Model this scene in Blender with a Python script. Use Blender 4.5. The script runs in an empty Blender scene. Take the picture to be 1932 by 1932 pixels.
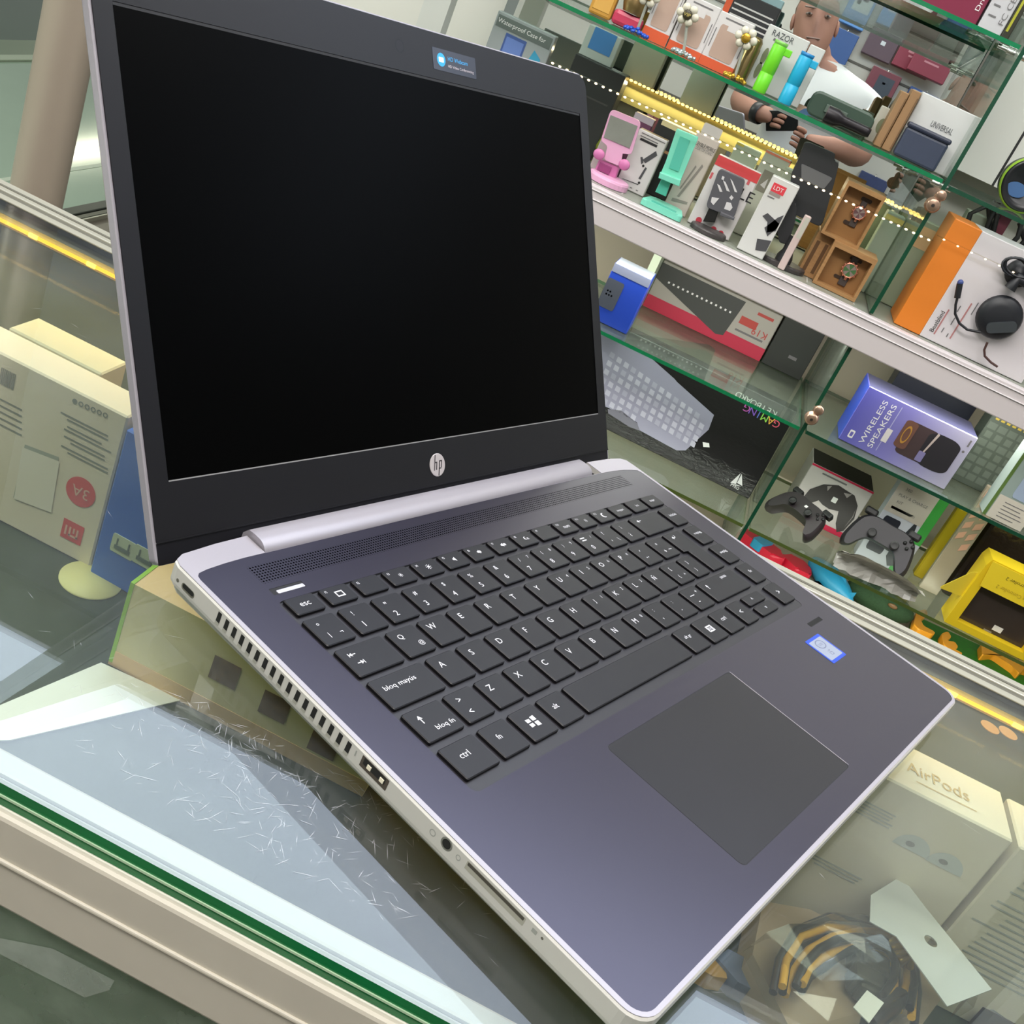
import bpy, bmesh, math, random
from mathutils import Vector, Matrix, Euler
random.seed(7)
PI = math.pi
scene = bpy.context.scene
COL = scene.collection

# ------------------------------------------------------------------ camera, world, lights, exposure
GLASS_Z = 0.95
CAM_POS = Vector((0.0, 0.0, 1.20795))
FPX = 2071.64
CX = Vector((0.89258, 0.24935, 0.37566))      # picture right
CY = Vector((0.44637, -0.37112, -0.81426))    # picture down
CZ = Vector((-0.06362, 0.89448, -0.44256))    # view direction
camd = bpy.data.cameras.new('camera')
cam = bpy.data.objects.new('camera', camd)
COL.objects.link(cam)
cam.matrix_world = Matrix(((CX.x, -CY.x, -CZ.x, CAM_POS.x), (CX.y, -CY.y, -CZ.y, CAM_POS.y),
                           (CX.z, -CY.z, -CZ.z, CAM_POS.z), (0, 0, 0, 1)))
camd.sensor_width = 36.0
camd.lens = FPX / 1932 * 36.0
camd.clip_start = 0.005
camd.clip_end = 60
scene.camera = cam

scene.view_settings.view_transform = 'Standard'
scene.view_settings.look = 'None'
scene.view_settings.gamma = 1
scene.view_settings.use_curve_mapping = False
scene.view_settings.exposure = 0.0
scene.cycles.max_bounces = 10
scene.cycles.transparent_max_bounces = 24
scene.cycles.transmission_bounces = 8
scene.cycles.caustics_reflective = False
scene.cycles.caustics_refractive = False
scene.cycles.sample_clamp_indirect = 6

world = bpy.data.worlds.new('world')
scene.world = world
world.use_nodes = True
world.node_tree.nodes['Background'].inputs[0].default_value = (0.86, 0.93, 0.88, 1)
world.node_tree.nodes['Background'].inputs[1].default_value = 0.30


def area_light(name, loc, target, sx, sy, power, color):
    l = bpy.data.lights.new(name, 'AREA')
    l.shape = 'RECTANGLE'
    l.size, l.size_y = sx, sy
    l.energy = power
    l.color = color
    o = bpy.data.objects.new(name, l)
    COL.objects.link(o)
    o.location = loc
    o.rotation_euler = (Vector(target) - Vector(loc)).to_track_quat('-Z', 'Y').to_euler()
    return o


area_light('counter_lamp', (-0.5, 0.35, 2.74), (-0.5, 0.35, 0), 2.2, 0.5, 4, (1.0, 0.97, 0.98))
area_light('aisle_lamp', (0.2, 1.2, 2.74), (0.2, 1.45, 0), 2.4, 0.3, 20, (1.0, 0.98, 0.96))
area_light('customer_side_fill', (-0.3, -0.45, 2.66), (0.1, 1.2, 0.9), 2.4, 0.35, 46, (1.0, 0.96, 0.93))  # added fill behind the camera to brighten front-facing surfaces
area_light('hall_fill', (-4.6, 0.6, 2.7), (-2.2, 2.6, 0), 2.0, 2.0, 150, (0.96, 1.0, 0.90))  # added unseen fill for the green floor and the laptop's side


# ------------------------------------------------------------------ picture ray helpers (pixel -> place on a known plane)
def _ray(px, py):
    return CX * ((px - 966) / FPX) + CY * ((py - 966) / FPX) + CZ


def at_z(px, py, z):
    d = _ray(px, py)
    return CAM_POS + d * ((z - CAM_POS.z) / d.z)


def at_y(px, py, y):
    d = _ray(px, py)
    return CAM_POS + d * ((y - CAM_POS.y) / d.y)


# ------------------------------------------------------------------ materials
def lin(c):
    return tuple(((v / 255) / 12.92 if v / 255 <= 0.04045 else ((v / 255 + 0.055) / 1.055) ** 2.4) for v in c)


def _new(name):
    m = bpy.data.materials.new(name)
    m.use_nodes = True
    return m, m.node_tree.nodes, m.node_tree.links


_mc = {}


def mat(name, rgb, rough=0.5, metal=0.0, spec=0.5, emit=0.0, noise=0.0, nscale=300.0, bump=0.0, coat=0.0, linear=False, sptint=None):
    if name in _mc:
        return _mc[name]
    m, n, l = _new(name)
    b = n['Principled BSDF']
    c = rgb if linear else lin(rgb)
    b.inputs['Base Color'].default_value = (*c, 1)
    b.inputs['Roughness'].default_value = rough
    b.inputs['Metallic'].default_value = metal
    b.inputs['Specular IOR Level'].default_value = spec
    if sptint:
        b.inputs['Specular Tint'].default_value = (*sptint, 1)
    b.inputs['Coat Weight'].default_value = coat
    if emit:
        b.inputs['Emission Color'].default_value = (*c, 1)
        b.inputs['Emission Strength'].default_value = emit
    if noise or bump:
        tc = n.new('ShaderNodeTexCoord')
        nz = n.new('ShaderNodeTexNoise')
        nz.inputs['Scale'].default_value = nscale
        nz.inputs['Detail'].default_value = 4
        l.new(tc.outputs['Object'], nz.inputs['Vector'])
        if noise:
            mx = n.new('ShaderNodeMix')
            mx.data_type = 'RGBA'
            mx.inputs[6].default_value = (*[v * (1 - noise) for v in c], 1)
            mx.inputs[7].default_value = (*[min(1, v * (1 + noise)) for v in c], 1)
            l.new(nz.outputs['Fac'], mx.inputs[0])
            l.new(mx.outputs[2], b.inputs['Base Color'])
        if bump:
            bp = n.new('ShaderNodeBump')
            bp.inputs['Strength'].default_value = bump
            bp.inputs['Distance'].default_value = 0.002
            l.new(nz.outputs['Fac'], bp.inputs['Height'])
            l.new(bp.outputs['Normal'], b.inputs['Normal'])
    _mc[name] = m
    return m


def glass(name, tint=(0.93, 0.97, 0.94), rough=0.0, haze=0.0, hazecol=(0.7, 0.75, 0.72), scratch=0.0, refl=1.0):
    """Flat pane: tinted see-through plus Fresnel reflection, optional dust haze and scratches."""
    if name in _mc:
        return _mc[name]
    m, n, l = _new(name)
    n.remove(n['Principled BSDF'])
    out = n['Material Output']
    geo = n.new('ShaderNodeNewGeometry')
    ior = n.new('ShaderNodeMapRange')
    ior.inputs['To Min'].default_value = 1.5
    ior.inputs['To Max'].default_value = 1 / 1.5
    l.new(geo.outputs['Backfacing'], ior.inputs['Value'])
    fr = n.new('ShaderNodeFresnel')
    l.new(ior.outputs['Result'], fr.inputs['IOR'])
    k = n.new('ShaderNodeMath')
    k.operation = 'MULTIPLY'
    k.inputs[1].default_value = refl
    l.new(fr.outputs['Fac'], k.inputs[0])
    tr = n.new('ShaderNodeBsdfTransparent')
    tr.inputs['Color'].default_value = (*tint, 1)
    gl = n.new('ShaderNodeBsdfGlossy')
    gl.inputs['Roughness'].default_value = rough
    mx = n.new('ShaderNodeMixShader')
    l.new(k.outputs[0], mx.inputs['Fac'])
    l.new(tr.outputs[0], mx.inputs[1])
    l.new(gl.outputs[0], mx.inputs[2])
    last = mx
    if haze or scratch:
        df = n.new('ShaderNodeBsdfDiffuse')
        df.inputs['Color'].default_value = (*hazecol, 1)
        m2 = n.new('ShaderNodeMixShader')
        tc = n.new('ShaderNodeTexCoord')
        nz = n.new('ShaderNodeTexNoise')
        nz.inputs['Scale'].default_value = 28
        nz.inputs['Detail'].default_value = 6
        l.new(tc.outputs['Object'], nz.inputs['Vector'])
        hz = n.new('ShaderNodeMapRange')
        hz.inputs['From Min'].default_value = 0.3
        hz.inputs['From Max'].default_value = 0.75
        hz.inputs['To Min'].default_value = haze * 0.5
        hz.inputs['To Max'].default_value = haze * 1.5
        l.new(nz.outputs['Fac'], hz.inputs['Value'])
        fac = hz.outputs['Result']
        if scratch:
            for ang, sc in ((0.5, 60), (1.9, 80), (2.7, 52)):
                mp = n.new('ShaderNodeMapping')
                mp.inputs['Rotation'].default_value = (0, 0, ang)
                mp.inputs['Scale'].default_value = (sc * 0.18, sc * 3.2, 1)
                l.new(tc.outputs['Object'], mp.inputs['Vector'])
                vn = n.new('ShaderNodeTexVoronoi')
                vn.feature = 'DISTANCE_TO_EDGE'
                vn.inputs['Scale'].default_value = 1.0
                l.new(mp.outputs['Vector'], vn.inputs['Vector'])
                n2 = n.new('ShaderNodeTexNoise')
                n2.inputs['Scale'].default_value = 45
                l.new(tc.outputs['Object'], n2.inputs['Vector'])
                th = n.new('ShaderNodeMapRange')
                th.inputs['From Min'].default_value = 0.0
                th.inputs['From Max'].default_value = 0.014
                th.inputs['To Min'].default_value = scratch
                th.inputs['To Max'].default_value = 0.0
                l.new(vn.outputs['Distance'], th.inputs['Value'])
                gt = n.new('ShaderNodeMapRange')
                gt.inputs['From Min'].default_value = 0.56
                gt.inputs['From Max'].default_value = 0.68
                l.new(n2.outputs['Fac'], gt.inputs['Value'])
                mu = n.new('ShaderNodeMath')
                mu.operation = 'MULTIPLY'
                l.new(th.outputs['Result'], mu.inputs[0])
                l.new(gt.outputs['Result'], mu.inputs[1])
                ad = n.new('ShaderNodeMath')
                ad.operation = 'ADD'
                ad.use_clamp = True
                l.new(fac, ad.inputs[0])
                l.new(mu.outputs[0], ad.inputs[1])
                fac = ad.outputs[0]
        l.new(fac, m2.inputs['Fac'])
        l.new(mx.outputs[0], m2.inputs[1])
        l.new(df.outputs[0], m2.inputs[2])
        last = m2
    l.new(last.outputs[0], out.inputs['Surface'])
    _mc[name] = m
    return m


def emitter(name, rgb, strength):
    if name in _mc:
        return _mc[name]
    m, n, l = _new(name)
    n.remove(n['Principled BSDF'])
    e = n.new('ShaderNodeEmission')
    e.inputs['Color'].default_value = (*lin(rgb), 1)
    e.inputs['Strength'].default_value = strength
    l.new(e.outputs[0], n['Material Output'].inputs['Surface'])
    _mc[name] = m
    return m


# ------------------------------------------------------------------ mesh builder
_tx = {}


def _text_mesh(s):
    if s in _tx:
        return _tx[s]
    cu = bpy.data.curves.new('lettering', 'FONT')
    cu.body = s
    cu.align_x = 'CENTER'
    cu.align_y = 'CENTER'
    cu.resolution_u = 3
    o = bpy.data.objects.new('lettering', cu)
    COL.objects.link(o)
    dg = bpy.context.evaluated_depsgraph_get()
    me = bpy.data.meshes.new_from_object(o.evaluated_get(dg))
    vs = [v.co.copy() for v in me.vertices]
    fs = [tuple(p.vertices) for p in me.polygons]
    bpy.data.objects.remove(o)
    bpy.data.curves.remove(cu)
    bpy.data.meshes.remove(me)
    if vs:
        x0, x1 = min(v.x for v in vs), max(v.x for v in vs)
        y0, y1 = min(v.y for v in vs), max(v.y for v in vs)
        c = Vector(((x0 + x1) / 2, (y0 + y1) / 2, 0))
        vs = [v - c for v in vs]
        _tx[s] = (vs, fs, x1 - x0, y1 - y0)
    else:
        _tx[s] = ([], [], 1, 1)
    return _tx[s]


def fr(o, x, y):
    """Frame with origin o, axes x and y (third by cross product)."""
    x = Vector(x).normalized()
    y = Vector(y)
    y = (y - x * y.dot(x)).normalized()
    z = x.cross(y)
    o = Vector(o)
    return Matrix(((x.x, y.x, z.x, o.x), (x.y, y.y, z.y, o.y), (x.z, y.z, z.z, o.z), (0, 0, 0, 1)))


class B:
    def __init__(self, s=1.0):
        self.bm = bmesh.new()
        self.s = s
        self.mats = []

    def mi(self, m):
        if m is None:
            return 0
        if m not in self.mats:
            self.mats.append(m)
        return self.mats.index(m)

    def add(self, vs, fs, m=None, M=None, smooth=False):
        k = self.mi(m)
        bv = []
        for v in vs:
            v = Vector(v)
            if M is not None:
                v = M @ v
            bv.append(self.bm.verts.new(v * self.s))
        for f in fs:
            try:
                fc = self.bm.faces.new([bv[i] for i in f])
            except ValueError:
                continue
            fc.material_index = k
            fc.smooth = smooth
        return self

    def box(self, x0, x1, y0, y1, z0, z1, m=None, M=None, bev=0.0, seg=2, faces=None):
        """faces: dict of face key (-x +x -y +y -z +z) to material."""
        t = bmesh.new()
        vs = [t.verts.new(p) for p in ((x0, y0, z0), (x1, y0, z0), (x1, y1, z0), (x0, y1, z0),
                                      (x0, y0, z1), (x1, y0, z1), (x1, y1, z1), (x0, y1, z1))]
        keys = {'-z': (3, 2, 1, 0), '+z': (4, 5, 6, 7), '-y': (0, 1, 5, 4), '+x': (1, 2, 6, 5), '+y': (2, 3, 7, 6), '-x': (3, 0, 4, 7)}
        k0 = self.mi(m)
        for k, f in keys.items():
            fc = t.faces.new([vs[i] for i in f])
            fc.material_index = self.mi(faces[k]) if faces and k in faces else k0
        if bev:
            bmesh.ops.bevel(t, geom=list(t.edges), offset=bev, segments=seg, profile=0.5, affect='EDGES', clamp_overlap=True)
        self._merge(t, M)
        return self

    def _merge(self, t, M=None, smooth=None):
        t.verts.ensure_lookup_table()
        mp = {}
        for v in t.verts:
            co = v.co if M is None else M @ v.co
            mp[v] = self.bm.verts.new(co * self.s)
        for f in t.faces:
            try:
                nf = self.bm.faces.new([mp[v] for v in f.verts])
            except ValueError:
                continue
            nf.material_index = f.material_index
            nf.smooth = f.smooth if smooth is None else smooth
        t.free()

    def prism(self, pts, z0, z1, m=None, M=None, holes=(), top=None, smooth=False, bev=0.0):
        """Extruded outline (counter-clockwise) with optional holes; local z is the extrusion."""
        t = bmesh.new()
        k = self.mi(m)
        kt = self.mi(top) if top is not None else k
        if not holes:
            bot = [t.verts.new((p[0], p[1], z0)) for p in pts]
            tp = [t.verts.new((p[0], p[1], z1)) for p in pts]
            f = t.faces.new(tp)
            f.material_index = kt
            f = t.faces.new(bot[::-1])
            f.material_index = k
            for i in range(len(pts)):
                j = (i + 1) % len(pts)
                f = t.faces.new((bot[i], bot[j], tp[j], tp[i]))
                f.material_index = k
                f.smooth = smooth
            if bev:
                ed = [e for e in t.edges if all(abs(v.co.z - z1) < 1e-9 for v in e.verts)]
                bmesh.ops.bevel(t, geom=ed, offset=bev, segments=2, profile=0.5, affect='EDGES')
        else:
            for z, flip in ((z0, True), (z1, False)):
                es = []
                for loop in [pts] + list(holes):
                    vv = [t.verts.new((p[0], p[1], z)) for p in loop]
                    es += [t.edges.new((vv[i], vv[(i + 1) % len(vv)])) for i in range(len(vv))]
                r = bmesh.ops.triangle_fill(t, use_beauty=True, use_dissolve=False, edges=es)
                for g in r['geom']:
                    if isinstance(g, bmesh.types.BMFace):
                        g.normal_update()
                        if (g.normal.z > 0) == flip:
                            g.normal_flip()
                        g.material_index = k if flip else kt
            for loop in [pts] + list(holes):
                a = [t.verts.new((p[0], p[1], z0)) for p in loop]
                b = [t.verts.new((p[0], p[1], z1)) for p in loop]
                for i in range(len(loop)):
                    j = (i + 1) % len(loop)
                    f = t.faces.new((a[i], a[j], b[j], b[i]))
                    f.material_index = k
        self._merge(t, M)
        return self

    def loft(self, rings, m=None, M=None, smooth=True, cap0=True, cap1=True, closed=True):
        n = len(rings[0])
        vs = [p for r in rings for p in r]
        fs = []
        for a in range(len(rings) - 1):
            for i in range(n if closed else n - 1):
                j = (i + 1) % n
                fs.append((a * n + i, a * n + j, (a + 1) * n + j, (a + 1) * n + i))
        k = len(self.bm.faces)
        self.add(vs, fs, m, M, smooth)
        if cap0:
            self.add(rings[0][::-1], [tuple(range(n))], m, M)
        if cap1:
            self.add(rings[-1], [tuple(range(n))], m, M)
        return self

    def lathe(self, prof, m=None, M=None, seg=24, smooth=True, caps=True):
        """prof: (radius, z) from bottom to top."""
        rings = [[(r * math.cos(2 * PI * i / seg), r * math.sin(2 * PI * i / seg), z) for i in range(seg)] for r, z in prof]
        return self.loft(rings, m, M, smooth, caps and prof[0][0] > 1e-7, caps and prof[-1][0] > 1e-7)

    def tube(self, path, r, m=None, M=None, seg=8, taper=None):
        P = [Vector(p) for p in path]
        rings = []
        up = Vector((0, 0, 1))
        for i, p in enumerate(P):
            d = (P[min(i + 1, len(P) - 1)] - P[max(i - 1, 0)]).normalized()
            if abs(d.dot(up)) > 0.95:
                up = Vector((1, 0, 0)) if abs(d.x) < 0.9 else Vector((0, 1, 0))
            a = d.cross(up).normalized()
            b = d.cross(a).normalized()
            up = a.cross(d).normalized()
            rr = r if taper is None else r * taper[i]
            rings.append([p + (a * math.cos(2 * PI * k / seg) - b * math.sin(2 * PI * k / seg)) * rr for k in range(seg)])
        return self.loft(rings, m, M, True)

    def ball(self, c, r, m=None, M=None, seg=14, sq=(1, 1, 1)):
        prof = [(math.sin(PI * i / 8), -math.cos(PI * i / 8)) for i in range(9)]
        prof[0] = (1e-9, -1)
        prof[-1] = (1e-9, 1)
        MM = Matrix.Translation(c) @ Matrix.Diagonal((r * sq[0], r * sq[1], r * sq[2], 1))
        return self.lathe(prof, m, MM if M is None else M @ MM, seg)

    def text(self, s, M, size, m=None, width=None, stretch=1.0, thick=0.0):
        """Flat lettering centred on frame M; size is the height of the whole string's outline box."""
        vs, fs, w, h = _text_mesh(s)
        if not vs:
            return self
        k = size / h
        kx = width / w if width else k * stretch
        if thick:
            self.add([(v.x * kx, v.y * k, thick) for v in vs], fs, m, M)
        else:
            self.add([(v.x * kx, v.y * k, 0) for v in vs], fs, m, M)
        return self

    def quad(self, M, w, h, m=None):
        return self.add([(-w / 2, -h / 2, 0), (w / 2, -h / 2, 0), (w / 2, h / 2, 0), (-w / 2, h / 2, 0)], [(0, 1, 2, 3)], m, M)

    def poly(self, pts, M, m=None, z=0.0):
        return self.add([(p[0], p[1], z) for p in pts], [tuple(range(len(pts)))], m, M)

    def disc(self, M, r, m=None, seg=28, ry=None, r0=0):
        ry = ry or r
        a = [(r * math.cos(2 * PI * i / seg), ry * math.sin(2 * PI * i / seg), 0) for i in range(seg)]
        if not r0:
            return self.add(a, [tuple(range(seg))], m, M)
        b = [(p[0] * r0 / r, p[1] * r0 / r, 0) for p in a]
        return self.add(a + b, [(i, (i + 1) % seg, seg + (i + 1) % seg, seg + i) for i in range(seg)], m, M)

    def done(self, name, m=None, parent=None, M=None, weld=False):
        if weld:
            bmesh.ops.remove_doubles(self.bm, verts=list(self.bm.verts), dist=1e-6)
        me = bpy.data.meshes.new(name)
        self.bm.to_mesh(me)
        self.bm.free()
        ms = self.mats if self.mats else []
        if m is not None and not ms:
            ms = [m]
        for x in ms:
            me.materials.append(x)
        o = bpy.data.objects.new(name, me)
        COL.objects.link(o)
        if parent is not None:
            o.parent = parent
        if M is not None:
            o.matrix_local = M
        return o


def thing(name, label, cat, M=None, group=None):
    o = bpy.data.objects.new(name, None)
    o.empty_display_size = 0.02
    COL.objects.link(o)
    if M is not None:
        o.matrix_world = M
    return tag(o, label, cat, group)


def tag(o, label, cat, group=None, kind=None):
    o['label'] = label
    o['category'] = cat
    if group:
        o['group'] = group
    if kind:
        o['kind'] = kind
    return o


def struct(o):
    o['kind'] = 'structure'
    return o


def note(o, label):
    o['label'] = label
    return o


def T(x, y, z, yaw=0.0, lean=0.0, roll=0.0):
    return Matrix.Translation((x, y, z)) @ Matrix.Rotation(yaw, 4, 'Z') @ Matrix.Rotation(lean, 4, 'X') @ Matrix.Rotation(roll, 4, 'Y')


def rrect(x0, x1, y0, y1, r, n=6):
    """Counter-clockwise rounded rectangle; r is one radius or (front-left, front-right, back-right, back-left)."""
    rs = r if isinstance(r, (tuple, list)) else (r,) * 4
    out = []
    for (cx, cy, a0), q in zip(((x0, y0, PI), (x1, y0, 1.5 * PI), (x1, y1, 0), (x0, y1, 0.5 * PI)), rs):
        sx = 1 if cx == x0 else -1
        sy = 1 if cy == y0 else -1
        for i in range(n + 1):
            a = a0 + 0.5 * PI * i / n
            out.append((cx + sx * q + q * math.cos(a), cy + sy * q + q * math.sin(a)))
    return out


FRONT = lambda x, z, e=0.0004: fr((x, -e, z), (1, 0, 0), (0, 0, 1))          # upright print on a front face at y = 0
FLIP = lambda x, z, e=0.0004: fr((x, -e, z), (-1, 0, 0), (0, 0, -1))         # the same, upside down

# ------------------------------------------------------------------ laptop (millimetres in its own frame, z = 15.5 is the deck)
LAP_YAW = math.atan2(0.9113, 0.4117)
S = 0.001
DZ = 15.5
silver = mat('laptop_silver', (158, 154, 162), 0.36, 0.2, noise=0.03, nscale=3000)
silver_side = mat('laptop_silver_side', (196, 194, 188), 0.42, 0.1)
deckm = mat('laptop_deck', (27, 24, 36), 0.28, 0.0, spec=0.78, noise=0.16, nscale=2600, sptint=(0.86, 0.80, 1.0))
traym = mat('laptop_tray', (30, 28, 34), 0.40, 0.0, spec=0.55)
keym = mat('laptop_key', (24, 23, 28), 0.40, 0.0, spec=0.36, noise=0.12, nscale=120)
padm = mat('laptop_pad', (24, 22, 27), 0.33, 0.0, spec=0.38, noise=0.18, nscale=30)
inkm = mat('key_print', (205, 205, 212), 0.6)
blackm = mat('port_black', (14, 13, 13), 0.5)
darkm = mat('dark_gap', (10, 9, 14), 0.6)
bezelm = mat('bezel_black', (15, 14, 18), 0.42, 0.0, spec=0.25, noise=0.10, nscale=900)
screenm = mat('screen_glass', (3, 3, 3), 0.3, 0.0, spec=0.02)

lap = thing('laptop', 'silver and dark grey laptop standing open on the glass counter with a black screen', 'laptop',
            T(0.0790, 0.2318, GLASS_Z + 0.0004, LAP_YAW))

# base shell
def shell_ring(ins, z, top=231.0):
    o = rrect(ins, 326 - ins, ins, top, (9 - ins * 0.4, 9 - ins * 0.4, 3, 3), 6)
    front = [p for p in o if p[1] < 120]
    # rear outline with the hinge notch between the two silver corners
    k = min(ins, 3)
    rear = [(326 - k, 222), (325.5 - k, 227.5), (322 - k, 230.2), (311, 232.2 - k * .3), (289, 233.4 - k * .3), (288.6, 221.9), (38.3, 221.9), (38.3, 234.0 - k * .3),
            (22, 233.4 - k * .3), (5 + k, 231.6), (1.2 + k, 229.5), (0 + k, 226)]
    return [(p[0], p[1], z) for p in front + rear]


b = B(S)
rings = [shell_ring(9, 2.0), shell_ring(5.5, 2.6), shell_ring(1.6, 5.0), shell_ring(0.2, 6.6), shell_ring(0, 8), shell_ring(0, 14.6), shell_ring(0.5, 15.2), shell_ring(0.9, 15.35)]
b.loft(rings, silver_side, smooth=False, cap1=True)
body = b.done('base_shell', None, lap)
body.data.polygons.foreach_set('use_smooth', [False] * len(body.data.polygons))

# silver rim that frames the deck
b = B(S)
rim_out = [(p[0], p[1]) for p in shell_ring(0.6, 0)]
deck_out = rrect(2.7, 323.3, 2.2, 219.6, (6.6, 6.6, 0.01, 0.01), 6)
deck_front = [p for p in deck_out if p[1] < 120]
deck_rear = [(323.3, 214.5), (322.4, 217.0), (318, 218.4), (311, 220.0), (300, 221.2), (288.6, 221.7), (38.3, 222.0), (28, 222.0), (18, 221.5), (9, 220.6), (4.6, 219.6), (3.2, 218.2), (2.7, 216)]
deck_pts = deck_front + deck_rear
b.prism(rim_out, 15.3, 15.62, silver, holes=(deck_pts,))
b.done('rim', None, lap)

# deck plate with the openings for the keyboard tray, the touchpad and the power button
tray_h = rrect(22.2, 304.9, 88.2, 195.0, 3.2, 5)
pad_h = rrect(90.2, 196.2, 13.2, 78.4, 2.6, 5)
pwr_h = rrect(24.3, 40.7, 198.7, 202.5, 0.4, 2)
fp_h = rrect(288.0, 304.4, 75.4, 78.4, 0.5, 2)
b = B(S)
b.prism(deck_pts, 15.36, DZ, deckm, holes=(tray_h, pad_h, pwr_h, fp_h))
b.done('deck', None, lap)
b = B(S)
for hole in (tray_h, pwr_h, fp_h, pad_h):
    b.prism([(p[0], p[1]) for p in hole], 15.37, 15.375, traym if hole is tray_h else darkm)
b.done('keyboard_tray', None, lap)
b = B(S)
b.prism([(23.0, 194.1), (304.0, 194.1), (304.0, 194.95), (23.0, 194.95)], 15.376, 15.40, mat('recess_shade', (8, 8, 10), 0.7, spec=0.1))  # dark strip painted for the shade of the rear recess wall
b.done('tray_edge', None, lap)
b = B(S)
b.prism(rrect(90.6, 195.8, 13.6, 78.0, 2.4, 5), 15.37, 15.44, padm)
b.prism([(196.0, 14), (196.35, 14), (196.35, 78), (196.0, 78)], 15.4, 15.53, silver)  # highlight on the pad's right edge built as a thin silver strip
note(b.done('touchpad', None, lap), 'smooth dark grey touchpad')
b = B(S)
b.prism(rrect(26.6, 40.2, 198.9, 200.8, 0.5, 3), 15.3, 15.65, mat('power_silver', (225, 224, 235), 0.25, 0.6))
note(b.done('power_button', None, lap), 'bright silver power button')
b = B(S)
b.prism(rrect(288.6, 304.0, 75.8, 78.0, 0.4, 2), 15.3, 15.42, mat('reader', (10, 10, 13), 0.4, spec=0.2))
b.done('fingerprint_reader', None, lap)

# speaker perforation
pm, n, l = _new('speaker_perforation')
bs = n['Principled BSDF']
tc = n.new('ShaderNodeTexCoord')
mp = n.new('ShaderNodeMapping')
mp.inputs['Scale'].default_value = (700, 700, 1)
mp.inputs['Rotation'].default_value = (0, 0, 0.0)
l.new(tc.outputs['Object'], mp.inputs['Vector'])
vo = n.new('ShaderNodeTexVoronoi')
vo.voronoi_dimensions = '2D'
vo.inputs['Scale'].default_value = 1.0
vo.inputs['Randomness'].default_value = 0.0
l.new(mp.outputs['Vector'], vo.inputs['Vector'])
rp = n.new('ShaderNodeMapRange')
rp.inputs['From Min'].default_value = 0.26
rp.inputs['From Max'].default_value = 0.36
l.new(vo.outputs['Distance'], rp.inputs['Value'])
mxx = n.new('ShaderNodeMix')
mxx.data_type = 'RGBA'
mxx.inputs[6].default_value = (*lin((6, 6, 9)), 1)
mxx.inputs[7].default_value = (*lin((27, 24, 36)), 1)
l.new(rp.outputs['Result'], mxx.inputs[0])
l.new(mxx.outputs[2], bs.inputs['Base Color'])
bs.inputs['Roughness'].default_value = 0.28
bs.inputs['Specular Tint'].default_value = (0.86, 0.80, 1.0, 1)
ml = n.new('ShaderNodeMath')
ml.operation = 'MULTIPLY'
ml.inputs[1].default_value = 0.78
l.new(rp.outputs['Result'], ml.inputs[0])
l.new(ml.outputs[0], bs.inputs['Specular IOR Level'])
b = B(S)
b.prism([(24.6, 206.0), (301.5, 206.0), (301.5, 216.8), (24.6, 216.8)], 15.45, 15.53, pm)
b.done('speaker_grille', None, lap)

# ---- keys
UX, P0, UP = 22.5, 18.07, 18.1


def keycap(x0, x1, y0, y1, poly=None):
    b = B(S)
    ti = 0.35
    if poly is None:
        r0 = rrect(x0, x1, y0, y1, 0.9, 3)
        r1 = rrect(x0 + ti, x1 - ti, y0 + ti, y1 - ti, 0.8, 3)
    else:
        r0 = poly
        cx, cy = sum(p[0] for p in poly) / len(poly), sum(p[1] for p in poly) / len(poly)
        r1 = [(p[0] + (ti if p[0] < cx else -ti), p[1] + (ti if p[1] < cy else -ti)) for p in poly]
    b.loft([[(p[0], p[1], 15.37) for p in r0], [(p[0], p[1], 16.55) for p in r0]], mat('key_side_shade', (9, 8, 11), 0.6, spec=0.2), smooth=False, cap1=False)  # shade between the keys put into a darker side colour
    b.loft([[(p[0], p[1], 16.55) for p in r0], [(p[0], p[1], 16.9) for p in r1]], keym, smooth=False, cap0=False)
    return b.done('key', None, lap)


KZ = 16.93


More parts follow.
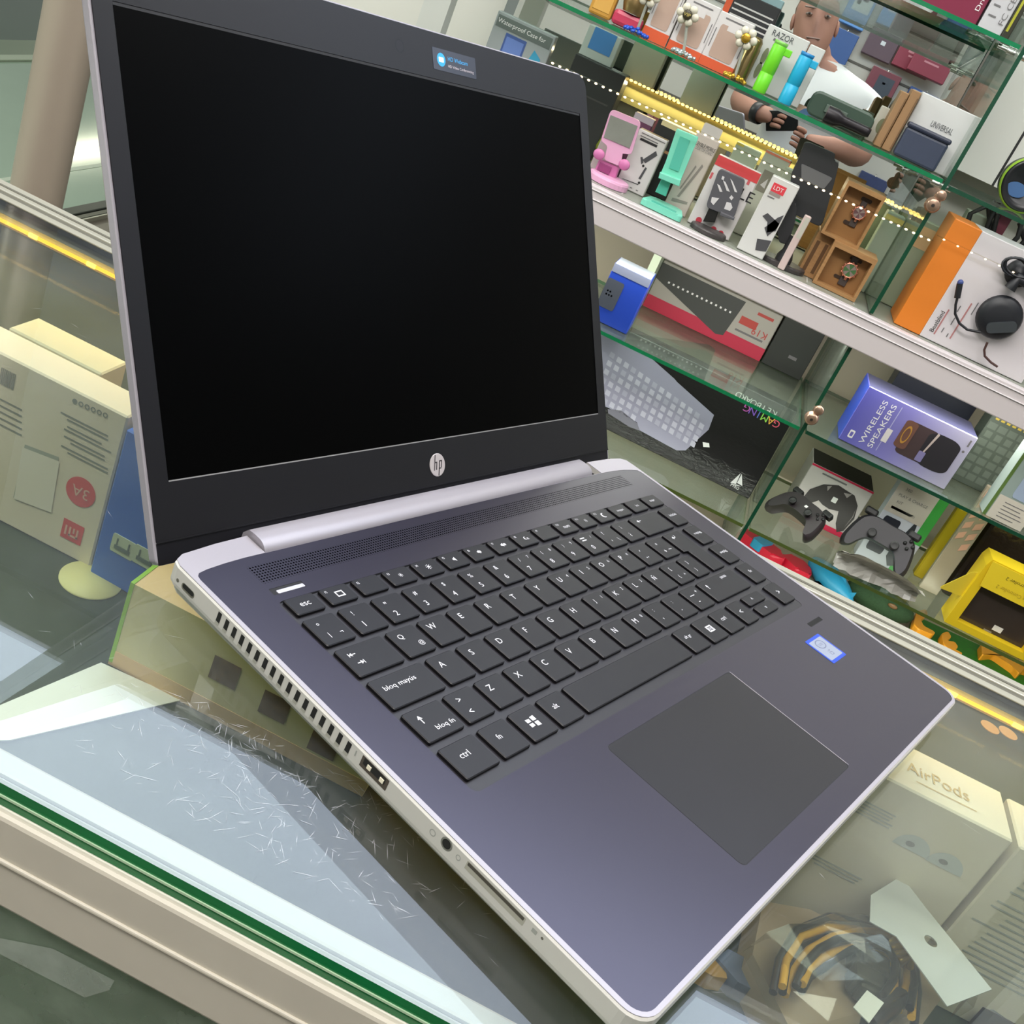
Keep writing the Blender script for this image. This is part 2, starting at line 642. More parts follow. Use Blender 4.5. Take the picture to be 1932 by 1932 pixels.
def legend(key, items):
    """items: (string, x, y, height[, squeeze])"""
    if not items:
        return
    b = B(S)
    for it in items:
        s, x, y, h = it[:4]
        M = Matrix.Translation((x, y, KZ))
        if s == '#win':
            for qx, qy in ((-1, -1), (1, -1), (-1, 1), (1, 1)):
                sx = 1 + 0.12 * qx
                b.poly([(qx * 0.15 * h, qy * 0.1 * h), (qx * 0.85 * h, qy * 0.1 * h), (qx * 0.85 * h, qy * 0.72 * h * sx), (qx * 0.15 * h, qy * 0.66 * h * sx)][::(1 if qx * qy > 0 else -1)], M, inkm)
        elif s == '#box':
            o = [(-1, -.8), (1, -.8), (1, .8), (-1, .8)]
            b.prism([(p[0] * h, p[1] * h) for p in o], 0, 0.02, inkm, M, holes=([(p[0] * h * .72, p[1] * h * .62) for p in o],))
            for q in it[4:]:
                for t_ in range(q):
                    b.quad(M @ Matrix.Translation(((t_ - (q - 1) / 2) * h * 0.5, 0, 0.02)), h * .22, h * .7, inkm)
        elif s in ('#up', '#left', '#tabl', '#tabr', '#ent'):
            ang = {'#up': PI / 2, '#left': PI, '#tabl': PI, '#tabr': 0, '#ent': PI}[s]
            R_ = M @ Matrix.Rotation(ang, 4, 'Z')
            b.poly([(-h, -.12 * h), (.3 * h, -.12 * h), (.3 * h, .12 * h), (-h, .12 * h)], R_, inkm)
            b.poly([(.1 * h, -.6 * h), (1.0 * h, 0), (.1 * h, .6 * h)], R_, inkm)
            if s.startswith('#tab'):
                b.poly([(1.0 * h, -.6 * h), (1.2 * h, -.6 * h), (1.2 * h, .6 * h), (1.0 * h, .6 * h)], R_, inkm)
            if s == '#ent':
                b.poly([(-h, 0), (-.8 * h, 0), (-.8 * h, -.9 * h), (-h, -.9 * h)], R_, inkm)
        elif s == '#moon':
            o = [(h * math.cos(a), h * math.sin(a)) for a in [PI * (0.3 + 1.4 * i / 12) for i in range(13)]]
            i_ = [(0.35 * h + .75 * h * math.cos(a), .75 * h * math.sin(a)) for a in [PI * (1.55 - 1.1 * i / 12) for i in range(13)]]
            for k in range(12):
                b.poly([o[k], o[k + 1], i_[11 - k], i_[12 - k]], M, inkm)
        elif s == '#sun':
            b.disc(M, h * .4, inkm, 10)
            for k in range(8):
                b.quad(M @ Matrix.Rotation(k * PI / 4, 4, 'Z') @ Matrix.Translation((h * .75, 0, 0)), h * .35, h * .16, inkm)
        elif s == '#spk':
            b.poly([(-.9 * h, -.3 * h), (-.5 * h, -.3 * h), (0, -.75 * h), (0, .75 * h), (-.5 * h, .3 * h), (-.9 * h, .3 * h)], M, inkm)
            for k in range(it[4] if len(it) > 4 else 0):
                b.disc(M @ Matrix.Translation((.3 * h + .3 * h * k, 0, 0)), .16 * h, inkm, 8, .5 * h)
        else:
            b.text(s, M, h, inkm, width=it[4] if len(it) > 4 else None)
    b.done('legend', None, key)


def kx(c):
    return UX + P0 * c


KW = 15.1


def std(col, row, items, w=1.0):
    x0 = kx(col) + 0.4
    x1 = x0 + P0 * (w - 1) + KW
    y0 = (93.3 if row == 4 else 166.3 - UP * row)
    y1 = y0 + KW + (0 if row < 4 else 0.0)
    k = keycap(x0, x1, y0, y1)
    legend(k, [(it[0], x0 + it[1], y0 + it[2], *it[3:]) for it in items])


# function row
FX = [24.1 + 17.68 * i for i in range(16)]
fleg = [[('esc', 7.2, 4.6, 1.9, 5.0)], [('f1', 2.2, 7.2, 1.3), ('#box', 7.6, 4.6, 2.0)], [('f2', 2.2, 7.2, 1.3)], [('f3', 2.2, 7.2, 1.3), ('#sun', 7.6, 4.8, 1.2)],
        [('f4', 2.2, 7.2, 1.3), ('#sun', 7.6, 4.8, 1.7)], [('f5', 2.2, 7.2, 1.3), ('#spk', 8.0, 4.8, 1.9)], [('f6', 2.2, 7.2, 1.3), ('#spk', 7.6, 4.8, 1.8, 1)],
        [('f7', 2.2, 7.2, 1.3), ('#spk', 7.6, 4.8, 1.8, 3)], [('f8', 2.2, 7.2, 1.3), ('#moon', 7.6, 4.8, 1.1), ('x', 9.0, 4.2, 1.4)], [('f9', 2.2, 7.2, 1.3)],
        [('f10', 2.4, 7.2, 1.3), ('num', 7.4, 4.4, 1.5, 5.0)], [('f11', 2.4, 7.2, 1.3), ('(i)', 7.8, 4.6, 2.2)], [('f12', 2.4, 7.2, 1.3), ('#moon', 7.6, 4.6, 1.9)],
        [('imppt', 7.2, 4.6, 1.9, 6.5)], [('ins', 7.2, 4.6, 1.8)], [('supr', 7.2, 4.6, 1.7, 5.4)]]
for i in range(16):
    k = keycap(FX[i], FX[i] + 14.3, 184.5, 194.0)
    legend(k, [(t[0], FX[i] + t[1], 184.5 + t[2], *t[3:]) for t in fleg[i]])
L2 = lambda a, m_, c=None: [(a, 4.6, 11.4, 2.2), (m_, 4.6, 4.6, 2.7)] + ([(c, 11.2, 11.6, 2.0)] if c else [])
row0 = ['°|', '!1', '"2', '#3', '$4', '%5', '&6', '/7', '(8', ')9', '=0', '?\'', '¡¿']
pad = {7: '7', 8: '8', 9: '9', 10: '/'}
for i, s in enumerate(row0):
    it = [(s[0], 4.6, 11.2, 2.4 if s[0] not in '°"' else 1.2), (s[1], 5.0, 4.6, 2.9 if s[1] not in '\'' else 1.2)]
    if i == 0:
        it.append(('¬', 11, 4.4, 0.9))
    if i == 11:
        it.append(('\\', 11, 4.4, 2.6))
    if i in pad:
        it.append((pad[i], 11.6, 11.6, 1.8))
    std(i, 0, it)
std(13, 0, [('#left', 6.0, 11.5, 2.0)], 1.75)
side_x = kx(14.83)


def sidekey(row, items, dy=0):
    y0 = 166.3 - UP * row if row < 4 else 93.3
    k = keycap(side_x, 303.2, y0, y0 + KW)
    legend(k, [(t[0], side_x + t[1], y0 + t[2], *t[3:]) for t in items])


sidekey(0, [('inicio', 6.5, 8.6, 2.0, 7.0)])
sidekey(1, [('repág', 6.5, 8.6, 2.2, 7.4)])
sidekey(2, [('avpág', 6.5, 8.6, 2.2, 7.4)])
sidekey(3, [('fin', 6.5, 8.6, 2.0)])
# second row
k = keycap(kx(0) + 0.6, kx(1.5) - 2.6, 148.2, 148.2 + KW)
legend(k, [('#tabl', kx(0) + 6.0, 159.0, 1.6), ('#tabr', kx(0) + 6.4, 154.4, 1.6)])
for i, s in enumerate('QWERTYUIOP'):
    it = [(s, 4.6, 10.6, 3.0)]
    if s == 'Q':
        it.append(('@', 11.0, 5.0, 2.8))
    if s in 'UIOP':
        it.append(({'U': '4', 'I': '5', 'O': '6', 'P': '*'}[s], 11.6, 11.4, 1.8))
    std(1.5 + i, 1, it)
std(11.5, 1, [('´', 5.2, 10.6, 1.1), ('¨', 5.2, 5, 0.7)])
std(12.5, 1, [('*', 5.0, 11.0, 1.6), ('+', 5.4, 4.8, 2.0), ('~', 10.6, 5, 0.8)])
ex0, ex1, ey0, ey1 = kx(13.55), 283.4, 130.1, 148.2 + KW
k = keycap(0, 0, 0, 0, poly=[(kx(13.76), ey0), (ex1, ey0), (ex1, ey1), (ex0, ey1), (ex0, 148.4), (kx(13.76), 147.8)])
legend(k, [('#ent', ex0 + 6.0, 159.3, 1.9)])
# third row
k = keycap(kx(0) + 0.6, kx(1.75) - 2.6, 130.1, 130.1 + KW)
legend(k, [('bloq mayús', kx(0) + 12.6, 139.4, 2.9, 16.5)])
for i, s in enumerate('ASDFGHJKLÑ'):
    it = [(s, 4.6, 10.2, 3.0 if s != 'Ñ' else 3.4)]
    if s in 'JKL':
        it.append(({'J': '1', 'K': '2', 'L': '3'}[s], 11.6, 11.4, 1.8))
    std(1.75 + i, 2, it)
std(11.75, 2, [('[', 4.8, 11.0, 2.6), ('{', 5.0, 4.8, 2.6), ('^', 10.8, 5.2, 1.2)])
std(12.75, 2, [(']', 4.8, 11.0, 2.6), ('}', 5.0, 4.8, 2.6)], 0.93)
# fourth row
k = keycap(kx(0) + 0.6, kx(1.25) - 2.6, 112.0, 112.0 + KW)
legend(k, [('#up', kx(0) + 6.0, 122.0, 2.0), ('bloq fn', kx(0) + 13.4, 116.2, 2.7, 9.6)])
std(1.25, 3, [('>', 5.0, 11.0, 2.0), ('<', 5.2, 4.6, 2.0)])
for i, s in enumerate('ZXCVBNM'):
    it = [(s, 4.6, 10.2, 3.0)]
    if s == 'M':
        it.append(('0', 11.6, 11.4, 1.8))
    std(2.25 + i, 3, it)
std(9.25, 3, [(';', 4.8, 11, 1.7), (',', 5.0, 4.8, 1.1)])
std(10.25, 3, [(':', 4.8, 11, 1.5), ('.', 5.0, 4.8, 0.6)])
std(11.25, 3, [('_', 5.4, 9.6, 0.4), ('-', 5.4, 4.8, 0.5), ('+', 11.4, 11.2, 1.6)])
std(12.27, 3, [('#up', 5.2, 10.4, 1.7), ('pausa', 26.0, 12.0, 2.0, 6.0)], 2.3)
# bottom row
k = keycap(kx(0) + 0.6, kx(1.2) - 2.6, 93.3, 93.3 + KW)
legend(k, [('ctrl', kx(0) + 8.6, 102.4, 2.6, 5.0)])
std(1.2, 4, [('fn', 6.0, 9.0, 2.4)])
std(2.2, 4, [('#win', 7.4, 7.8, 3.2)])
std(3.2, 4, [('alt', 6.0, 9.4, 2.4)])
k = keycap(kx(4.22), kx(9.03), 93.3, 93.3 + KW)
std(9.2, 4, [('alt gr', 6.4, 9.4, 2.4, 5.6)])
std(10.23, 4, [('#box', 7.6, 7.8, 2.5, 3)])
std(11.23, 4, [('ctrl', 6.4, 9.4, 2.3, 4.6)])
k = keycap(kx(12.3), kx(12.3) + 13.0, 93.3, 93.3 + KW)
legend(k, [('<', kx(12.3) + 5.5, 101.6, 2.4)])
k = keycap(kx(13.28), kx(14.33), 101.6, 108.4)
legend(k, [('^', kx(13.28) + 7.5, 105.2, 1.5)])
k = keycap(kx(13.28), kx(14.33), 93.3, 100.2)
legend(k, [('v', kx(13.28) + 9.5, 97.0, 1.6)])
k = keycap(kx(14.81), kx(14.81) + 13.4, 93.3, 93.3 + KW)
legend(k, [('>', kx(14.81) + 6.5, 101.6, 2.4)])

# ---- processor sticker
b = B(S)
b.prism(rrect(268.6, 286.2, 53.0, 70.6, 0.8, 3), 15.5, 15.62, mat('sticker_blue', (30, 74, 196), 0.3, 0.3))
b.prism(rrect(269.8, 285.0, 54.8, 68.8, 0.6, 3), 15.6, 15.65, mat('sticker_silver', (140, 148, 166), 0.4, 0.1))
stg = mat('sticker_print', (98, 106, 130), 0.5)
b.disc(Matrix.Translation((277.4, 65.0, 15.67)), 4.4, stg, 24, 3.0, 3.6)
b.text('CORE', Matrix.Translation((277.2, 65.0, 15.67)), 1.5, stg, width=5)
b.text('i5', Matrix.Translation((277.4, 58.6, 15.67)), 3.6, stg)
note(b.done('processor_sticker', None, lap), 'silver sticker with blue edges')

# ---- left side ports
b = B(S)
for i in range(17):
    y = 199.2 - 4.5 * i
    b.add([(-0.06, y - 1.0, DZ - 1.7), (-0.06, y + 1.0, DZ - 1.7), (-0.06, y + 1.15, DZ - 6.3), (-0.06, y - 0.95, DZ - 6.3)], [(0, 1, 2, 3)], blackm)
    b.add([(-0.09, y - 0.95, DZ - 6.0), (-0.09, y + 1.15, DZ - 6.0), (-0.09, y + 1.35, DZ - 7.3), (-0.09, y - 0.75, DZ - 7.3)], [(0, 1, 2, 3)], mat('vent_lip', (170, 168, 158), 0.4, 0.2))
b.done('vent_slots', None, lap)


def side_plate(y0, y1, z0, z1, m, r, x=-0.06):
    return [(x, p[0], p[1]) for p in rrect(y0, y1, z0, z1, r, 4)], m


def side_add(b, y0, y1, z0, z1, m, r, x=-0.06):
    pts, m = side_plate(y0, y1, z0, z1, m, r, x)
    b.add(pts[::-1], [tuple(range(len(pts)))], m)


b = B(S)
side_add(b, 213.8, 221.6, DZ - 7.0, DZ - 4.0, mat('port_grey', (120, 118, 106), 0.4, 0.3), 1.4)
side_add(b, 214.3, 221.0, DZ - 6.2, DZ - 4.2, blackm, 0.9, -0.09)
b.done('charging_port', None, lap)
b = B(S)
side_add(b, 107.6, 120.7, DZ - 6.0, DZ - 1.4, mat('port_cavity', (70, 62, 54), 0.5), 0.3)
side_add(b, 109.0, 119.6, DZ - 4.4, DZ - 1.7, blackm, 0.2, -0.09)
for y in (110.4, 116.6):
    b.box(-0.4, 0.2, y - 0.9, y + 0.9, DZ - 4.4, DZ - 2.8, mat('pin_cream', (235, 228, 205), 0.35))
b.done('usb_port', None, lap)
b = B(S)
JM = fr((-0.05, 79.8, DZ - 3.2), (0, -1, 0), (0, 0, 1))
b.disc(JM, 2.4, mat('jack_ring', (150, 150, 142), 0.3, 0.6), 20, None, 1.7)
b.disc(Matrix.Translation((-0.02, 0, 0)) @ JM, 1.75, blackm, 20)
b.done('audio_jack', None, lap)
b = B(S)
side_add(b, 45.6, 70.9, DZ - 5.0, DZ - 1.7, mat('slot_grey', (160, 158, 146), 0.45), 0.3)
side_add(b, 46.2, 70.4, DZ - 3.2, DZ - 1.9, mat('slot_dark', (66, 62, 54), 0.6), 0.2, -0.09)
b.done('card_slot', None, lap)
b = B(S)
for y, z, r in ((224.2, -5.5, 0.8), (38.5, -2.7, 0.5)):
    b.disc(fr((-0.06, y, DZ + z), (0, -1, 0), (0, 0, 1)), r, mat('led_dark', (96, 94, 84), 0.4), 12)
mk = mat('side_marks', (150, 152, 146), 0.5)
b.disc(fr((-0.06, 85.8, DZ - 4.0), (0, -1, 0), (0, 0, 1)), 1.3, mk, 14, 1.3, 0.95)
b.disc(fr((-0.06, 74.2, DZ - 3.8), (0, -1, 0), (0, 0, 1)), 1.0, mk, 14, 1.1, 0.7)
b.quad(fr((-0.06, 41.6, DZ - 3.0), (0, -1, 0), (0, 0, 1)), 2.0, 1.6, mk)
b.quad(fr((-0.06, 123.6, DZ - 3.4), (0, -1, 0), (0, 0, 1)), 0.6, 2.4, mk)
b.done('side_marks', None, lap)
for x, y in ((22, 18), (304, 18), (22, 212), (286, 205)):
    b = B(S)
    b.lathe([(5.5, 0.0), (6.0, 0.6), (6.0, 2.4)], mat('rubber', (28, 28, 30), 0.8), Matrix.Translation((x, y, 0)), 18)
    b.done('rubber_foot', None, lap)

# ---- hinge barrel
b = B(S)
prof = []
for i in range(11):
    a = PI * (1.0 - 0.5 * i / 10)
    prof.append((228.0 + 5.6 * math.cos(a), DZ - 2.6 + 5.4 * math.sin(a)))
prof += [(231.0, DZ + 2.85), (234.4, DZ + 2.5), (237.0, DZ - 0.5), (237.5, DZ - 10), (222.4, DZ - 10)]
N_ = len(prof)
b.loft([[(39.0, p[0], p[1]) for p in prof], [(40.2, p[0], p[1]) for p in prof], [(280.6, p[0], p[1]) for p in prof], [(282.0, 229.4 + (p[0] - 229.4) * .86, DZ - 2 + (p[1] - DZ + 2) * .86) for p in prof]], silver)
b.done('hinge_cover', None, lap)
b = B(S)
b.box(38.4, 288.5, 222.3, 234, 4, DZ - 3, darkm)
b.done('hinge_gap', None, lap)

# ---- lid
LA = math.radians(56.948)
LM = Matrix.Translation((0, 0, 0)) @ Matrix(((1, 0, 0, 0), (0, math.cos(LA), -math.sin(LA), 242.2 * S), (0, math.sin(LA), math.cos(LA), DZ * S), (0, 0, 0, 1)))
lid_o = rrect(0.2, 325.8, -10.2, 217.6, (3, 3, 8.5, 8.5), 7)
b = B(S)


def inset(pts, d, x0=0.2, x1=325.8, y0=-10.2, y1=217.6, r=(3, 3, 8.5, 8.5)):
    return rrect(x0 + d, x1 - d, y0 + d, y1 - d, tuple(max(0.5, q - d) for q in r), 7)


b.loft([[(*p, -6.0) for p in inset(0, 2.4)], [(*p, -5.2) for p in inset(0, 0.5)], [(*p, -4.2) for p in lid_o], [(*p, -1.0) for p in lid_o], [(*p, -0.6) for p in inset(0, 0.35)]], silver, smooth=False)
lid = b.done('lid_shell', None, lap, LM)
b = B(S)
dsp = rrect(9.6, 316.4, 20.9, 194.9, 0.4, 2)
b.prism(rrect(1.3, 324.7, -1.5, 216.6, (0.8, 0.8, 7.5, 7.5), 7), -0.62, 0.0, bezelm, holes=(dsp,), bev=0)
b.prism(rrect(1.3, 324.7, -1.5, -0.9, 0.1, 1), -0.1, 0.35, bezelm)
b.box(1.3, 324.7, -10.0, -1.6, -0.62, -0.45, mat('bezel_foot', (14, 13, 18), 0.5, spec=0.2))
note(b.done('screen_bezel', None, lid), 'matt black frame around the screen')
b = B(S)
b.prism(dsp, -0.6, -0.3, screenm)
b.prism([(9.8, 21.0), (316.2, 21.0), (316.2, 21.5), (9.8, 21.5)], -0.35, -0.05, mat('screen_edge', (150, 148, 150), 0.3, 0.3))
b.prism([(9.8, 193.6), (316.2, 193.6), (316.2, 194.8), (9.8, 194.8)], -0.35, -0.2, darkm)
note(b.done('screen', None, lid), 'switched-off black screen')
b = B(S)
b.disc(Matrix.Translation((163.5, 205.9, 0.03)), 3.2, mat('lens_ring', (20, 20, 25), 0.45, spec=0.2), 24)
b.disc(Matrix.Translation((163.5, 205.9, 0.05)), 2.5, mat('lens', (26, 26, 31), 0.4, spec=0.2), 20)
b.done('webcam', None, lid)
b = B(S)
b.prism(rrect(187.0, 220.5, 199.4, 209.7, 0.6, 3), 0, 0.12, mat('label_black', (12, 14, 32), 0.3))
cy = mat('label_cyan', (20, 160, 225), 0.4)
b.disc(Matrix.Translation((193.3, 204.6, 0.14)), 3.2, cy, 24)
b.prism(rrect(191.4, 195.2, 203.4, 205.8, 0.4, 2), 0.13, 0.16, mat('label_white', (215, 230, 245), 0.5))
b.text('HD Webcam', Matrix.Translation((206.2, 205.9, 0.14)), 2.0, cy, width=15.4)
b.text('HD Video Conferencing', Matrix.Translation((208.4, 202.2, 0.14)), 1.7, mat('label_grey', (196, 186, 190), 0.5), width=20)
note(b.done('webcam_sticker', None, lid), 'small black sticker with cyan circle and lettering')
b = B(S)
HM = Matrix.Translation((165.5, 8.6, 0.0))
b.lathe([(5.7, 0), (5.7, 0.25), (5.5, 0.34)], mat('badge_silver', (196, 188, 190), 0.3, 0.4), HM, 40, smooth=False)
hk = mat('badge_ink', (34, 26, 32), 0.5)
H2 = HM @ Matrix.Translation((0, 0, 0.38))
sc_ = 5.5
for pts in (((-.29, .93), (-.17, .93), (-.44, -.46), (-.56, -.46)), ((-.33, .30), (-.30, .19), (-.10, .19), (-.02, .30)), ((-.13, .29), (-.02, .29), (-.14, -.42), (-.27, -.42)),
            ((.24, .38), (.37, .38), (.12, -.97), (-.01, -.97)), ((.26, .38), (.28, .27), (.58, .27), (.66, .38)), ((.54, .36), (.66, .36), (.52, -.28), (.40, -.28)), ((.14, -.38), (.14, -.27), (.42, -.27), (.50, -.36))):
    pp = [(p[0] * sc_ * 1.0, p[1] * sc_) for p in pts]
    area = sum(pp[i][0] * pp[(i + 1) % 4][1] - pp[(i + 1) % 4][0] * pp[i][1] for i in range(4))
    b.poly(pp if area > 0 else pp[::-1], H2, hk)
note(b.done('logo_badge', None, lid), 'round silver badge with two slanted letters')

# ------------------------------------------------------------------ setting: floor, pillar, back wall, ceiling
floor_brown = mat('floor_brown_tile', (112, 104, 92), 0.25, noise=0.12, nscale=4)
b = B()
b.box(-8, 5, -4, 12, -0.1, 0.0, floor_brown)
struct(b.done('floor'))
b = B()
gm = mat('floor_green_tile', (158, 178, 158), 0.08, noise=0.10, nscale=2.2)
b.box(-2.81, -1.78, -2, 11, 0.0, 0.004, gm)
for y in (4.35,):
    b.box(-2.0, -1.98, -2, 11, 0.004, 0.005, mat('tile_joint', (196, 208, 188), 0.3))
struct(b.done('trim_1'))
b = B()
b.box(-1.78, -1.74, -2, 11, 0, 0.012, mat('strip_dark', (62, 66, 56), 0.3, 0.3), bev=0.003)
b.box(-1.735, -1.715, -2, 11, 0, 0.010, mat('strip_mid', (96, 96, 82), 0.3, 0.4), bev=0.002)
b.box(-1.71, -1.704, -2, 11, 0, 0.012, mat('strip_light', (190, 188, 170), 0.25, 0.5))
struct(b.done('trim_2'))
b = B()
b.box(-2.86, -2.81, -2, 11, 0, 0.012, mat('step_light', (172, 184, 160), 0.3), bev=0.002)
b.box(-3.02, -2.86, -2, 11, 0, 0.006, mat('step_mid', (118, 132, 108), 0.3))
b.box(-8, -3.02, -2, 11, 0, 0.004, mat('floor_dark_green', (70, 88, 70), 0.15, noise=0.25, nscale=1.5))
struct(b.done('trim_3'))
b = B()
b.lathe([(0.0575, 0), (0.0575, 2.8)], mat('post_taupe', (176, 162, 148), 0.35, 0.15), Matrix.Translation((-1.425, 2.2, 0)), 40)
tag(b.done('round_post'), 'round taupe metal post behind the counter', 'post')
b = B()
b.box(-4, 3.5, -1.2, 2.3, 2.82, 2.9, mat('ceiling_white', (225, 226, 222), 0.8))
struct(b.done('ceiling'))
b = B()
b.box(-0.9, 3.4, 2.13, 2.2, 0, 2.82, mat('wall_white', (214, 214, 206), 0.7))
struct(b.done('wall_back'))
b = B()
b.box(3.4, 3.5, -1.2, 2.2, 0, 2.82, mat('wall_white', (214, 214, 206), 0.7))
struct(b.done('wall_right'))
# slotted panel wall behind the photographer (seen in the mirror)
b = B()
sl = mat('slat_grey', (196, 192, 182), 0.55)
b.box(-1.2, 2.6, -0.78, -0.72, 0, 2.82, sl)
for k in range(14):
    b.box(-1.2, 2.6, -0.72, -0.716, 0.9 + k * 0.13, 0.9 + k * 0.13 + 0.008, mat('slat_line', (96, 92, 84), 0.6))
struct(b.done('wall_front'))
# lit header box above the shelves and ceiling lamps
def lamp(name, label, x0, x1, y0, y1, z0, z1, face, em, cat='ceiling light'):
    t = thing(name, label, cat, Matrix.Translation(((x0 + x1) / 2, (y0 + y1) / 2, z1)))
    mx_, my_ = (x0 + x1) / 2, (y0 + y1) / 2
    b = B()
    b.box(x0 - mx_, x1 - mx_, y0 - my_, y1 - my_, z0 - z1 + (0.01 if face == 'z' else 0), 0, mat('lamp_housing', (225, 225, 225), 0.5))
    b.done('housing', None, t)
    b = B()
    if face == 'z':
        b.box(x0 - mx_ + 0.01, x1 - mx_ - 0.01, y0 - my_ + 0.01, y1 - my_ - 0.01, z0 - z1, z0 - z1 + 0.009, em)
    else:
        b.box(x0 - mx_ + 0.01, x1 - mx_ - 0.01, y0 - my_ - 0.01, y0 - my_ - 0.001, z0 - z1 + 0.01, -0.01, em)
    b.done('diffuser', None, t)
    return t


em_head = emitter('header_glow', (218, 232, 255), 7.2)
em_tube = emitter('tube_glow', (255, 250, 240), 3.0)
lamp('lit_header', 'long white lit header box above the wall shelves', -2.2, 2.6, 1.74, 1.9, 2.33, 2.80, 'y', em_head, 'light box')
lamp('ceiling_light', 'white ceiling light panel over the counter', -1.7, 0.7, 0.1, 0.6, 2.77, 2.82, 'z', em_tube)
lamp('ceiling_light', 'white ceiling light panel over the aisle between counter and shelves', -1.0, 1.4, 1.05, 1.35, 2.77, 2.82, 'z', em_tube)
lamp('ceiling_light', 'long ceiling light far away over the green floor', -6.95, -6.65, 10.6, 12.2, 2.70, 2.76, 'z', emitter('far_glow', (250, 250, 220), 14.0))

# ------------------------------------------------------------------ the glass display counter
GZ = GLASS_Z
ctr = thing('display_counter', 'glass topped display counter with beige front rail under the laptop', 'counter', Matrix.Translation((0, 0.4, 0)))
edge_g = mat('glass_edge_green', (24, 112, 62), 0.12, noise=0.2, nscale=40)
top_glass = glass('counter_glass', (0.925, 0.95, 0.905), haze=0.022, hazecol=(0.62, 0.70, 0.80))
Y0 = -0.4
XL, XR = -1.25, 1.25
b = B()
b.box(XL, XR, 0.2165 + Y0, 0.6165 + Y0, GZ - 0.008, GZ, top_glass, faces={'-y': edge_g, '+y': edge_g, '-x': edge_g, '+x': edge_g}, bev=0.0)
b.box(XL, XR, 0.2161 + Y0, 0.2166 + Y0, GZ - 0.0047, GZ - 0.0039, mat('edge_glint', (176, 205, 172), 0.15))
b.done('glass_top', None, ctr)
rail = mat('rail_beige', (192, 186, 172), 0.45, noise=0.05, nscale=60)
b = B()
b.box(XL, XR, 0.2135 + Y0, 0.2182 + Y0, GZ - 0.0440, GZ - 0.0085, rail, bev=0.0015)
b.box(XL, XR, 0.2125 + Y0, 0.214 + Y0, GZ - 0.0258, GZ - 0.0240, mat('rail_ridge', (204, 198, 182), 0.35), bev=0.0006)
b.done('front_rail', None, ctr)
b = B()
b.box(XL, XR, 0.2268 + Y0, 0.2355 + Y0, GZ - 0.030, GZ - 0.0086, mat('channel_white', (160, 162, 164), 0.35, 0.1), bev=0.0012)
b.box(XL, XR, 0.2185 + Y0, 0.2262 + Y0, GZ - 0.012, GZ - 0.0088, mat('channel_grey', (112, 114, 104), 0.4, 0.1), bev=0.001)
b.box(XL, XR, 0.2200 + Y0, 0.2212 + Y0, GZ - 0.012, GZ - 0.0086, mat('channel_line', (176, 178, 170), 0.35))
b.done('glass_channel', None, ctr)
b = B()
b.box(XL, XR, 0.2175 + Y0, 0.2225 + Y0, 0.12, GZ - 0.044, glass('front_pane', (0.45, 0.6, 0.5), haze=0.34, hazecol=(0.42, 0.50, 0.40)), faces={'-z': edge_g, '+z': edge_g})
b.done('front_pane', None, ctr)
b = B()
tp = [at_y(0, 1770, 0.2168), at_y(100, 1790, 0.2168), at_y(216, 1850, 0.2168), at_y(206, 1868, 0.2168), at_y(160, 1882, 0.2168), at_y(0, 1800, 0.2168)]
b.add([p - Vector((0, 0.4, 0)) for p in tp], [tuple(range(6))[::-1]], glass('tape_film', (0.86, 0.9, 0.86), 0.15, haze=0.35, hazecol=(0.62, 0.68, 0.62)))
b.done('tape', None, ctr)
b = B()
rnd = random.Random(11)
scm, n, l = _new('scratch_white')
n.remove(n['Principled BSDF'])
m0_ = n.new('ShaderNodeMixShader')
m0_.inputs['Fac'].default_value = 0.42
t0_ = n.new('ShaderNodeBsdfTransparent')
g0_ = n.new('ShaderNodeBsdfGlossy')
g0_.inputs['Roughness'].default_value = 0.5
l.new(t0_.outputs[0], m0_.inputs[1])
l.new(g0_.outputs[0], m0_.inputs[2])
l.new(m0_.outputs[0], n['Material Output'].inputs['Surface'])
for k in range(520):
    if k < 420:
        x, y = rnd.gauss(-0.050, 0.034), rnd.uniform(0.238, 0.284)
    else:
        x, y = rnd.uniform(-0.45, 0.40), rnd.uniform(0.24, 0.57)
    a = rnd.choice((0.3, 0.9, 1.9, 2.6)) + rnd.gauss(0, 0.35)
    L_ = rnd.uniform(0.0012, 0.008) * (1.6 if rnd.random() < 0.12 else 1)
    w_ = rnd.uniform(0.00006, 0.00020)
    d1, d2 = Vector((math.cos(a), math.sin(a), 0)), Vector((-math.sin(a), math.cos(a), 0))
    c_ = Vector((x, y + Y0, GZ + 0.00012))
    b.add([c_ - d1 * L_ / 2, c_ - d2 * w_ / 2 + d1 * L_ * rnd.uniform(-.2, .2), c_ + d1 * L_ / 2, c_ + d2 * w_ / 2], [(0, 1, 2, 3)], scm)
o = b.done('scratches', None, ctr)
o['kind'] = 'stuff'
inner = mat('counter_inner_board', (40, 54, 28), 0.5, noise=0.10, nscale=14)
SHZ = 0.805
b = B()
b.box(XL, XR, 0.226 + Y0, 0.60 + Y0, SHZ - 0.014, SHZ - 0.0006, inner)
b.box(XL, XR, 0.226 + Y0, 0.60 + Y0, 0.40, 0.412, inner)
b.done('inner_shelf', None, ctr)
b = B()
b.box(XL, XR, 0.603 + Y0, 0.611 + Y0, 0.1, GZ - 0.0085, mat('rear_panel', (118, 124, 96), 0.35, noise=0.12, nscale=6))
b.done('rear_panel', None, ctr)
b = B()
fm = mat('rear_rail_grey', (168, 166, 152), 0.32, 0.35)
fd = mat('rear_rail_groove', (96, 94, 82), 0.4, 0.2)
b.box(XL, XR, 0.593 + Y0, 0.6175 + Y0, GZ - 0.0150, GZ - 0.0085, fm)
